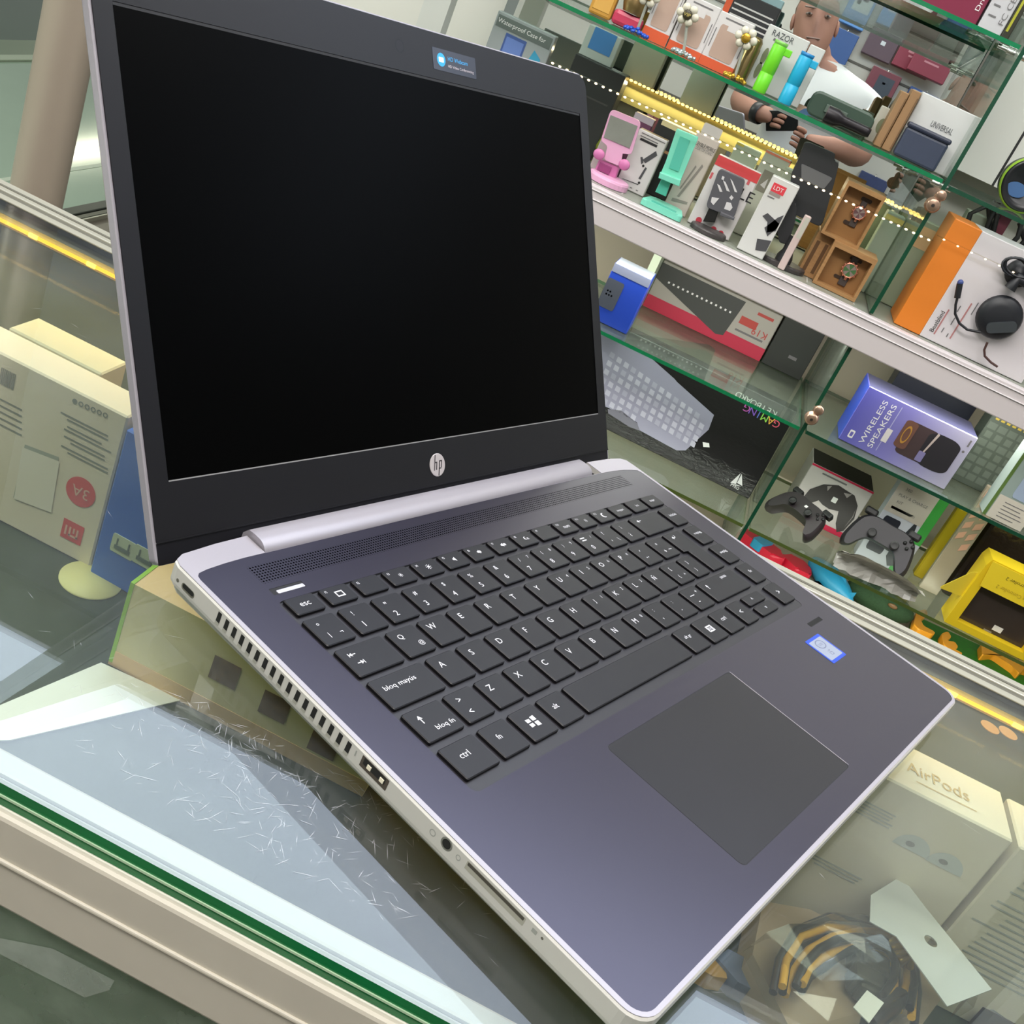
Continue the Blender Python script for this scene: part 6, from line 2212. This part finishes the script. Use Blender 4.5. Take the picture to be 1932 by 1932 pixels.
# blue router carton
xb = at_y(241, 800, ySh).x
b = B()
bb = mat('router_blue', (26, 96, 200), 0.4, noise=0.10, nscale=26)
hb = at_y(241, 802, ySh).z - SHZ
b.box(0, 0.16, 0, 0.045, 0, hb, bb, bev=0.001, seg=1)
for a, e_ in ((236, 1022), (279, 1042)):
    v = at_y(a, e_, ySh)
    lx, lz = v.x - xb, v.z - SHZ
    b.prism(rrect(lx - 0.0075, lx + 0.0075, lz - 0.006, lz + 0.006, 0.0012, 3), 0, 0.0006, mat('icon_pale', (190, 202, 176), 0.5), fr((0, 0, 0), (1, 0, 0), (0, 0, 1)))
    b.box(lx - 0.005, lx + 0.005, -0.0012, -0.0007, lz - 0.003, lz - 0.0006, mat('icon_router', (86, 104, 96), 0.5))
    for dx in (-0.0038, 0.0038):
        b.box(lx + dx - 0.0004, lx + dx + 0.0004, -0.0012, -0.0007, lz - 0.001, lz + 0.004, mat('icon_router', (86, 104, 96), 0.5))
tag(b.done('router_box', None, None, T(xb + 0.002, ySh - 0.004, SHZ, math.radians(-3))), 'blue router box with small white device pictures beside the laptop lid', 'box')
# round pale disc, added for the reflection of a round lamp
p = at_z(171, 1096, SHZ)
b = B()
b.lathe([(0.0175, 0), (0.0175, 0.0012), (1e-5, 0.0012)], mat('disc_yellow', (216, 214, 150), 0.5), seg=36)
tag(b.done('reflection_disc', None, None, T(p.x, p.y, SHZ)), 'pale yellow disc added for the reflection of a round lamp, on the counter shelf by the laptop corner', 'card')
# tall lime edged box under the laptop
yL = 0.437
xl, xr2 = at_z(205, 1255, SHZ).x - 0.001, at_z(690, 1492, SHZ).x
hl = at_y(286, 1119, yL).z - SHZ
b = B()
lf = mat('box_pale_olive', (226, 214, 160), 0.5)
wl_ = xr2 - xl
b.box(0, wl_, 0, 0.04, 0, hl, lf, faces={'-x': mat('lime_edge', (150, 200, 40), 0.45), '+z': mat('box_top_led_warmth', (240, 204, 150), 0.5)}, bev=0.0)  # warm led light on the top face put into its peach colour
b.box(0.0, 0.0022, -0.0004, 0.0402, 0.002, hl + 0.0004, mat('lime_edge', (150, 200, 40), 0.45))
b.box(0.0, wl_, -0.0003, 0, 0, 0.010, mat('box_peach_band', (230, 192, 142), 0.5))
ptx = mat('patch_mottled', (118, 92, 62), 0.5, noise=0.6, nscale=140)
for a, e_ in ((425, 1268), (519, 1333), (612, 1403)):
    v = at_y(a, e_, yL)
    b.quad(FRONT(v.x - xl, v.z - SHZ, 0.0006), 0.0155, 0.0150, ptx)
tag(b.done('accessory_box', None, None, T(xl, yL, SHZ)), 'long pale olive box with lime edge and brown square patches inside the counter', 'box')
# white sheet
b = B()
pts = [at_z(*q, SHZ) for q in ((-30, 1345), (190, 1252), (345, 1322), (120, 1375), (20, 1398), (-40, 1400))]
o_ = pts[0].copy()
b.prism([(v.x - o_.x, v.y - o_.y) for v in pts][::-1], 0, 0.0008, mat('paper_white', (236, 240, 238), 0.6))
tag(b.done('paper_sheet', None, None, T(o_.x, o_.y, SHZ)), 'white sheet of paper lying in the counter before the pale olive box', 'paper')

# earphone boxes
xa = at_y(1913, 1588, ySh).x
ha = at_y(1913, 1588, ySh).z - SHZ
for k in range(2):
    b = B()
    wa = 0.125
    x0 = xa - wa if k == 0 else xa + 0.004
    hk2 = ha if k == 0 else ha - 0.001
    b.box(0, wa, 0, 0.042, 0, hk2, mat('earphone_box_white', (204, 198, 178), 0.45), bev=0.001, seg=1)
    gi = mat('earphone_ink', (150, 156, 150), 0.6)
    if k == 0:
        tv = at_z(1768, 1474, SHZ + hk2)
        TF = fr((tv.x - x0, tv.y - ySh, hk2 + 0.0004), (1, 0, 0), (0, 1, 0))
        b.text('AirPods', TF, 0.0095, mat('top_ink', (176, 150, 92), 0.5), width=0.036)
        b.quad(TF @ Matrix.Translation((0.004, -0.0105, 0)), 0.034, 0.0007, mat('top_ink', (176, 150, 92), 0.5))
        EP = lambda a, e_: (at_y(a, e_, ySh).x - x0, at_y(a, e_, ySh).z - SHZ)
        for a, e_ in ((1722, 1596), (1784, 1630)):
            v = EP(a, e_)
            b.poly([(v[0] + 0.010 * math.cos(PI * i / 14), v[1] - 0.003 + 0.010 * math.sin(PI * i / 14)) for i in range(15)], fr((0, -0.0005, 0), (1, 0, 0), (0, 0, 1)), mat('earphone_pic', (172, 180, 178), 0.4))
            b.disc(FRONT(v[0] - .002, v[1] + 0.001, 0.0009), 0.0025, mat('earphone_dark', (100, 104, 100), 0.5), 16, 0.0016)
        for (a, e_, w2, n_) in ((1650, 1520, 0.024, 5), (1578, 1634, 0.03, 3)):
            for q in range(n_):
                v = EP(a + q * -2, e_ + q * 6)
                b.quad(FRONT(v[0], v[1]), w2 * (1 - 0.1 * (q % 3)), 0.0009, gi)
    else:
        for q in range(16):
            b.quad(FRONT(0.048 - .004 * (q % 3), hk2 - 0.018 - q * 0.0042), 0.07 - 0.006 * (q % 4), 0.0010, gi)
    tag(b.done('earphone_box', None, None, T(x0, ySh - 0.0, SHZ)), ('white earphone box lettered AirPods in the counter beside the laptop', 'white box with lines of small print touching the AirPods box')[k], 'box', 'white earphone boxes in the counter')
# orange price dots under the glass
for k, (a, e_) in enumerate(((1868, 1372), (1902, 1383))):
    p = at_z(a, e_, GZ - 0.0086)
    b = B()
    b.lathe([(0.0055, -0.0004), (0.0055, 0.0)], mat('dot_orange', (206, 140, 60), 0.5), seg=24)
    tag(b.done('price_sticker', None, None, T(p.x, p.y, GZ - 0.0084)), ('orange price dot under the glass, the one nearer the laptop', 'orange price dot under the glass, the one further from the laptop')[k], 'sticker', 'orange price dots')
# flat beige card, blue card
def flat(pts, z, th, m, name, label, cat, ymax=0.494):
    P = [at_z(*q, z + th) for q in pts]
    for v in P:
        v.y = min(v.y, ymax)
    o_ = P[0].copy()
    q = [(v.x - o_.x, v.y - o_.y) for v in P]
    A1 = sum(q[i][0] * q[(i + 1) % len(q)][1] - q[(i + 1) % len(q)][0] * q[i][1] for i in range(len(q)))
    b = B()
    b.prism(q if A1 > 0 else q[::-1], 0, th, m)
    return tag(b.done(name, None, None, T(o_.x, o_.y, z)), label, cat)


flat([(1420, 1800), (1440, 1700), (1530, 1655), (1640, 1735), (1790, 1800), (1720, 1960), (1500, 1960)], SHZ, 0.024, mat('card_tan', (170, 150, 128), 0.5), 'flat_carton', 'tan card lying flat in the counter under the cable bag', 'carton')
flat([(1352, 1806), (1374, 1790), (1462, 1836), (1474, 1894), (1392, 1852)], SHZ, 0.012, mat('card_blue_grey', (104, 120, 158), 0.45), 'flat_carton', 'blue grey card lying in the counter beside the laptop front edge', 'carton')
flat([(1318, 1826), (1344, 1800), (1366, 1806), (1372, 1846), (1346, 1842)], SHZ, 0.010, mat('card_amber', (190, 150, 84), 0.45), 'flat_carton', 'small amber card between laptop front edge and the blue grey card', 'carton')
# cable coil in a clear bag
BGZ = SHZ + 0.0246
cz = BGZ + 0.014


def CP(a, e_, dz=0.0):
    v = at_z(a, e_, cz) + Vector((0, 0, dz))
    v.y = min(v.y, 0.490)
    return v



cb = CP(1600, 1830)
t = thing('cable_coil', 'coil of black and yellow cables inside the clear bag in the counter', 'cable', T(cb.x, cb.y, BGZ))
base = Vector((cb.x, cb.y, BGZ))
arc = [(1488, 1868), (1500, 1826), (1528, 1790), (1568, 1770), (1614, 1764), (1660, 1766), (1690, 1786), (1706, 1820), (1708, 1862), (1696, 1905)]
cab_b, cab_y = mat('cable_sheath_black', (36, 32, 28), 0.35), mat('cable_sheath_yellow', (226, 172, 50), 0.35)
for k in range(7):
    b = B()
    off = (k - 3) * 0.0034
    pts = []
    for i, q in enumerate(arc):
        v = CP(*q, 0.004 * math.sin(k * 1.7 + i * .5))
        c_ = CP(1600, 1850)
        dirv = Vector((v.x - c_.x, v.y - c_.y, 0)).normalized()
        pts.append(v - base - dirv * off)
    b.tube(pts, 0.0021, cab_y if k in (1, 3, 5) else cab_b, seg=8)
    b.done('strand', None, t)
b = B()
for k in range(6):
    v0, v1 = CP(1668 + k * 5, 1756 + k * 13), CP(1700 + k * 2, 1776 + k * 12)
    b.tube([v0 - base + Vector((0, 0, .002)), (v0 + v1) / 2 - base + Vector((0, 0, .010)), v1 - base + Vector((0, 0, .002))], 0.0026, mat('cable_tie_gold', (196, 158, 50), 0.15, 0.4), seg=8)
b.done('tie', None, t)
b = B()
b.tube([CP(1682, 1870) - base, CP(1676, 1900) - base, CP(1655, 1935) - base], 0.0026, cab_y, seg=8)
b.tube([CP(1640, 1935) - base, CP(1700, 1880) - base], 0.005, cab_b, seg=8)
b.done('cable_end', None, t)
b = B()
for k in range(5):
    v = CP(1640 + 12 * (k % 3), 1800 + 14 * k)
    b.box(v.x - base.x - .008, v.x - base.x + .008, v.y - base.y - .006, v.y - base.y + .006, 0.003, 0.014 + .002 * (k % 2), mat('connector_dark', (66, 66, 58), 0.5, noise=.2, nscale=60), bev=0.002)
b.done('connectors', None, t)
# clear bag
bagm = glass('bag_film', (0.93, 0.93, 0.89), 0.08, haze=0.025, hazecol=(0.72, 0.70, 0.60), refl=1.0)
out_ = [(1418, 1764), (1470, 1752), (1530, 1742), (1600, 1748), (1690, 1712), (1780, 1760), (1866, 1868), (1812, 1912), (1740, 1905), (1640, 1945), (1540, 1940), (1480, 1890)]
q = [CP(*p_) for p_ in out_]
cc = sum(q, Vector()) / len(q)
b = B()
rnd = random.Random(2)
n_ = len(q)
rings = []
for s_, z_ in ((1.0, 0.0015), (0.93, 0.016), (0.8, 0.027), (0.55, 0.033), (0.25, 0.035)):
    rings.append([(cc.x + (v.x - cc.x) * s_ - cc.x + rnd.uniform(-.002, .002), cc.y + (v.y - cc.y) * s_ - cc.y + rnd.uniform(-.002, .002), z_ + rnd.uniform(-.002, .003)) for v in q][::-1])
b.loft(rings, bagm, smooth=False, cap0=False)
tag(b.done('plastic_bag', None, None, T(cc.x, cc.y, BGZ)), 'clear plastic bag around the black and yellow cable coil', 'bag')
# paper hang strip and price tag lying on the bag
b = B()
z5 = BGZ + 0.0375
P = [at_z(*q, z5) for q in ((1642, 1690), (1700, 1654), (1744, 1712), (1870, 1868), (1786, 1900), (1690, 1768), (1640, 1740))]
o_ = at_z(1750, 1780, z5)
qq = [(v.x - o_.x, v.y - o_.y) for v in P]
hc = at_z(1755, 1777, z5)
hole = [(hc.x - o_.x + 0.0036 * math.cos(2 * PI * i / 16), hc.y - o_.y + 0.0036 * math.sin(2 * PI * i / 16)) for i in range(16)]
b.prism(qq[::-1], 0, 0.0006, mat('strip_pale_mint', (176, 180, 178), 0.45), holes=(hole[::-1],))
tag(b.done('hang_strip', None, None, T(o_.x, o_.y, z5)), 'pale hang strip with a round hole lying on the clear bag', 'card')
flat([(1610, 1900), (1636, 1868), (1668, 1892), (1640, 1930)], BGZ + 0.0375, 0.0005, mat('tag_white', (196, 198, 190), 0.5), 'price_tag', 'small white price tag on the clear cable bag', 'tag')
# dark ring at the picture edge
p = at_z(1900, 1900, SHZ + 0.01)
b = B()
b.lathe([(0.0225, 0), (0.0245, 0.004), (0.0245, 0.012), (0.021, 0.016), (0.0145, 0.014), (0.014, 0.002), (0.0225, 0)], mat('ring_slate', (74, 78, 76), 0.35), seg=40, caps=False)
tag(b.done('cable_reel', None, None, T(p.x, p.y, SHZ)), 'dark slate ring shaped reel in the counter beside the clear bag', 'reel')
flat([(1848, 1862), (1862, 1848), (1890, 1852), (1908, 1864), (1890, 1870), (1862, 1868)], SHZ, 0.019, mat('amber_tag', (190, 140, 60), 0.45), 'oval_tag', 'amber oval tag above the slate ring', 'tag')

# ------------------------------------------------------------------ slotted wall packs and the photographer, seen in the mirror
def pack(name, label, x, z, w, h, d, m, prints=(), group=None, off=0.0):
    b = B()
    b.box(-w / 2, w / 2, -d, 0, 0, h, m, bev=0.002, seg=1)
    for (u0, u1, v0, v1, pm_) in prints:
        b.quad(fr(((0.5 - (u0 + u1) / 2) * w, 0.0006, (v0 + v1) / 2 * h), (-1, 0, 0), (0, 0, 1)), (u1 - u0) * w, (v1 - v0) * h, pm_)
    b.tube([(0, -d, h + 0.006), (0, 0.0, h + 0.006), (0, 0.002, h - 0.002)], 0.002, pinm, seg=6)
    return tag(b.done(name, None, None, T(x, -0.714 + d + off, z)), label, 'package', group or 'packs hanging on the slotted wall')


HG = 'packs hanging on the slotted wall'
lb, wb_ = mat('pack_sky', (90, 140, 200), 0.4), mat('pack_paper', (200, 206, 210), 0.5)
pack('hanging_pack', 'blue and white hanging pack with a headphone picture on the slotted wall', 0.06, 1.66, 0.10, 0.16, 0.03, lb, ((0.1, .8, .35, .95, wb_), (.3, .5, .6, .85, black_ink), (.55, .7, .5, .6, black_ink)))
pack('hanging_pack', 'second blue and white hanging pack, nearer the wine red cases', 0.19, 1.71, 0.10, 0.15, 0.03, lb, ((0.1, .8, .35, .95, wb_), (.3, .5, .6, .85, black_ink), (.55, .7, .5, .6, black_ink)))
pack('hanging_pack', 'plain deep blue hanging pack under the blue and white packs', 0.06, 1.52, 0.10, 0.12, 0.03, mat('pack_deepblue', (52, 84, 140), 0.4))
for k in range(2):
    t = pack('hanging_case', ('wine red headphone case on the slotted wall, hung in front', 'wine red headphone case on the slotted wall, hung behind')[k], 0.40 - 0.06 * k, 1.60, 0.15, 0.11, 0.04, mat('case_wine', (130, 40, 60), 0.4), ((0.25, .75, .55, .62, mat('case_letter', (190, 130, 140), 0.5)), (0.3, .7, .42, .48, mat('case_letter', (190, 130, 140), 0.5))), off=0.045 * (1 - k))
pack('hanging_pack', 'dark plum hanging pack with a round white spot on the slotted wall', 0.20, 1.595, 0.12, 0.10, 0.03, mat('pack_plum', (86, 66, 76), 0.4), ((.4, .55, .5, .65, wb_),))
pack('hanging_pack', 'slate and wine hanging pack on the slotted wall', 0.27, 1.43, 0.12, 0.14, 0.04, mat('pack_wine2', (110, 50, 62), 0.4), ((.15, .7, .1, .85, mat('pack_slate', (52, 60, 72), 0.4)), (.4, .5, .65, .7, wb_)))
t = pack('hanging_pack', 'blue and gold hanging pack with white block lettering on the slotted wall', 0.44, 1.43, 0.13, 0.13, 0.03, mat('pack_royal', (58, 88, 150), 0.4), ((.02, .3, .1, .6, mat('pack_gold', (150, 120, 60), 0.4)), (.1, .9, .72, .95, wb_), (.3, .8, .3, .45, wb_)))
pack('hanging_pack', 'teal and white hanging pack low on the slotted wall', 0.30, 1.28, 0.10, 0.14, 0.03, mat('pack_offwhite', (190, 190, 184), 0.5), ((.1, .4, .75, .95, mat('pack_teal2', (70, 180, 170), 0.4)), (.3, .7, .2, .6, grey_ink)))
pack('hanging_pack', 'navy patterned hanging pack low on the slotted wall', 0.42, 1.05, 0.12, 0.16, 0.03, mat('pack_navy', (50, 62, 104), 0.4, noise=.3, nscale=80))

skin = mat('skin', (164, 118, 100), 0.6)
shirt = mat('shirt_white', (226, 226, 224), 0.75)
hair = mat('hair_short', (120, 96, 84), 0.8)
man = thing('person', 'man with cropped hair in a white shirt photographing, reflected in the mirror', 'person', T(0.0, 0, 0))


def skinned(name, m, verts, edges, root=0, sub=2, parent=man):
    me = bpy.data.meshes.new(name)
    me.from_pydata([v[0] for v in verts], edges, [])
    o = bpy.data.objects.new(name, me)
    COL.objects.link(o)
    me.materials.append(m)
    md = o.modifiers.new('skin', 'SKIN')
    md.use_smooth_shade = True
    for i, v in enumerate(verts):
        r = v[1] if isinstance(v[1], tuple) else (v[1], v[1])
        me.skin_vertices[0].data[i].radius = r
        me.skin_vertices[0].data[i].use_root = (i == root)
    s_ = o.modifiers.new('sub', 'SUBSURF')
    s_.levels = s_.render_levels = sub
    o.parent = parent
    return o


HX, HY, HZ = -0.060, -0.26, 1.555
# legs, pelvis, torso, neck, arms as one continuous body (trousers and shirt cover it)
V = [((0.08, -0.36, 0.92), (0.13, 0.085)), ((0.085, -0.35, 1.10), (0.12, 0.085)), ((0.08, -0.33, 1.28), (0.14, 0.09)), ((0.065, -0.31, 1.39), (0.115, 0.078)), ((0.0, -0.285, 1.455), (0.058, 0.058)), ((-0.045, -0.27, 1.515), (0.055, 0.06)),
     ((0.235, -0.31, 1.375), 0.066), ((0.30, -0.22, 1.22), 0.050), ((0.215, -0.08, 1.215), 0.040), ((0.12, -0.035, 1.19), 0.030), ((0.085, -0.035, 1.185), (0.032, 0.016)),
     ((-0.105, -0.31, 1.37), 0.066), ((-0.185, -0.22, 1.22), 0.050), ((-0.12, -0.07, 1.20), 0.038), ((-0.070, -0.035, 1.21), 0.029), ((-0.045, -0.035, 1.215), (0.032, 0.016)),
     ((0.17, -0.36, 0.86), 0.095), ((0.18, -0.34, 0.48), 0.065), ((0.18, -0.36, 0.09), 0.045), ((0.19, -0.26, 0.045), (0.042, 0.035)),
     ((-0.01, -0.36, 0.86), 0.095), ((-0.02, -0.34, 0.48), 0.065), ((-0.02, -0.36, 0.09), 0.045), ((-0.03, -0.26, 0.045), (0.042, 0.035))]
E_ = [(0, 1), (1, 2), (2, 3), (3, 4), (4, 5), (3, 6), (6, 7), (7, 8), (8, 9), (9, 10), (3, 11), (11, 12), (12, 13), (13, 14), (14, 15), (0, 16), (16, 17), (17, 18), (18, 19), (0, 20), (20, 21), (21, 22), (22, 23)]
skinned('body', skin, V, E_)
SV = [((0.08, -0.365, 0.76), (0.215, 0.165)), ((0.085, -0.35, 1.06), (0.180, 0.135)), ((0.08, -0.33, 1.28), (0.186, 0.13)), ((0.065, -0.31, 1.39), (0.146, 0.104)), ((0.035, -0.295, 1.425), (0.085, 0.08)),
      ((0.237, -0.31, 1.375), 0.080), ((0.285, -0.25, 1.28), 0.070), ((-0.107, -0.31, 1.37), 0.080), ((-0.165, -0.25, 1.27), 0.070)]
skinned('shirt', shirt, SV, [(0, 1), (1, 2), (2, 3), (3, 4), (3, 5), (5, 6), (3, 7), (7, 8)])
TV = [((0.08, -0.365, 0.90), (0.165, 0.118)), ((0.17, -0.36, 0.80), 0.105), ((0.18, -0.34, 0.48), 0.078), ((0.18, -0.36, 0.12), 0.062), ((-0.01, -0.36, 0.80), 0.105), ((-0.02, -0.34, 0.48), 0.078), ((-0.02, -0.36, 0.12), 0.062)]
skinned('trousers', mat('trousers_dark', (52, 56, 70), 0.8), TV, [(0, 1), (1, 2), (2, 3), (0, 4), (4, 5), (5, 6)])
# head: one lofted surface with brow, eye hollows, nose, mouth, chin and ears; leaning a little
HMX = T(HX, HY, HZ, 0.0, math.radians(8), math.radians(-14))
b = B()
secs = [(-0.118, 0.030, 0.030, 0.030), (-0.108, 0.044, 0.046, 0.030), (-0.085, 0.056, 0.066, 0.018), (-0.055, 0.066, 0.080, 0.006), (-0.02, 0.072, 0.088, 0.0), (0.015, 0.075, 0.094, -0.004), (0.05, 0.075, 0.096, -0.008), (0.08, 0.066, 0.085, -0.010), (0.102, 0.044, 0.058, -0.012), (0.112, 0.012, 0.016, -0.012)]
rings = []
for z_, rx, ry, cy_ in secs:
    ring = []
    for i in range(32):
        a = 2 * PI * i / 32
        x, y = rx * math.cos(a), ry * math.sin(a) + cy_
        fx = abs(x)
        if math.sin(a) > 0:
            if -0.045 < z_ < 0.0 and fx < 0.014:
                y += 0.016 * (1 - fx / 0.014) + 0.006
            if z_ > 0.0 and z_ < 0.03 and 0.018 < fx < 0.05:
                y -= 0.010
            if 0.03 < z_ < 0.06:
                y += 0.003
            if -0.09 < z_ < -0.06 and fx < 0.028:
                y += 0.004
        ring.append((x, y, z_))
    rings.append(ring)
b.loft(rings, skin)
for sx_ in (-1, 1):
    b.ball((sx_ * 0.078, -0.006, 0.0), 0.026, skin, seg=12, sq=(.32, .6, 1.1))
head = b.done('head', None, man, HMX)
b = B()
for sx_ in (-1, 1):
    b.ball((sx_ * 0.032, 0.079, 0.012), 0.0105, mat('eye_white', (150, 132, 122), 0.4), seg=12, sq=(1.2, 1, .55))
    b.ball((sx_ * 0.032, 0.0870, 0.012), 0.0048, mat('iris', (60, 50, 44), 0.3), seg=10)
    b.box(sx_ * 0.032 - 0.020, sx_ * 0.032 + 0.020, 0.082, 0.090, 0.030, 0.035, hair, bev=0.002)
b.box(-0.024, 0.024, 0.084, 0.0905, -0.0685, -0.0635, mat('lips', (160, 100, 92), 0.5), bev=0.002)
b.done('face_features', None, head)
b = B()
hr = []
for z_, rx, ry, cy_ in ((0.02, 0.077, 0.080, -0.022), (0.05, 0.078, 0.090, -0.017), (0.08, 0.069, 0.086, -0.013), (0.104, 0.047, 0.060, -0.013), (0.115, 0.012, 0.016, -0.012)):
    hr.append([(rx * math.cos(2 * PI * i / 28), ry * math.sin(2 * PI * i / 28) + cy_, z_) for i in range(28)])
b.loft(hr, hair)
b.done('hair', None, head)
# fingers closing on the phone: each its own short chain
for sx_, hx, hz in ((1, 0.080, 1.185), (-1, -0.042, 1.215)):
    for k in range(4):
        z_ = hz + 0.026 - 0.018 * k
        x = hx
        skinned('finger', skin, [((x, -0.040, z_), 0.0095), ((x - sx_ * 0.012, -0.022, z_ + .002), 0.009), ((x - sx_ * 0.026, -0.010, z_ + .003), 0.008), ((x - sx_ * (0.038 + .003 * (k in (1, 2))), -0.0085, z_ + .002), 0.007)], [(0, 1), (1, 2), (2, 3)], sub=1)
    skinned('thumb', skin, [((hx, -0.042, hz + 0.012), 0.0105), ((hx - sx_ * 0.014, -0.050, hz + 0.022), 0.010), ((hx - sx_ * 0.034, -0.040, hz + 0.026), 0.008)], [(0, 1), (1, 2)], sub=1)
b = B()
b.lathe([(0.034, -0.016), (0.037, -0.012), (0.037, 0.012), (0.034, 0.016)], mat('watch_band', (40, 38, 40), 0.4), fr((-0.098, -0.054, 1.205), (0, 0, 1), (0.55, -0.8, 0)), 24, caps=False)
b.done('watch_band', None, man)
# the phone in his hands, behind the lens
b = B()
b.box(-0.072, 0.040, -0.036, 0.036, 0.020, 0.028, mat('phone_black', (28, 28, 32), 0.3), bev=0.003)
tag(b.done('phone', None, None, Matrix(cam.matrix_world)), 'dark phone held by the man photographing the laptop', 'phone')
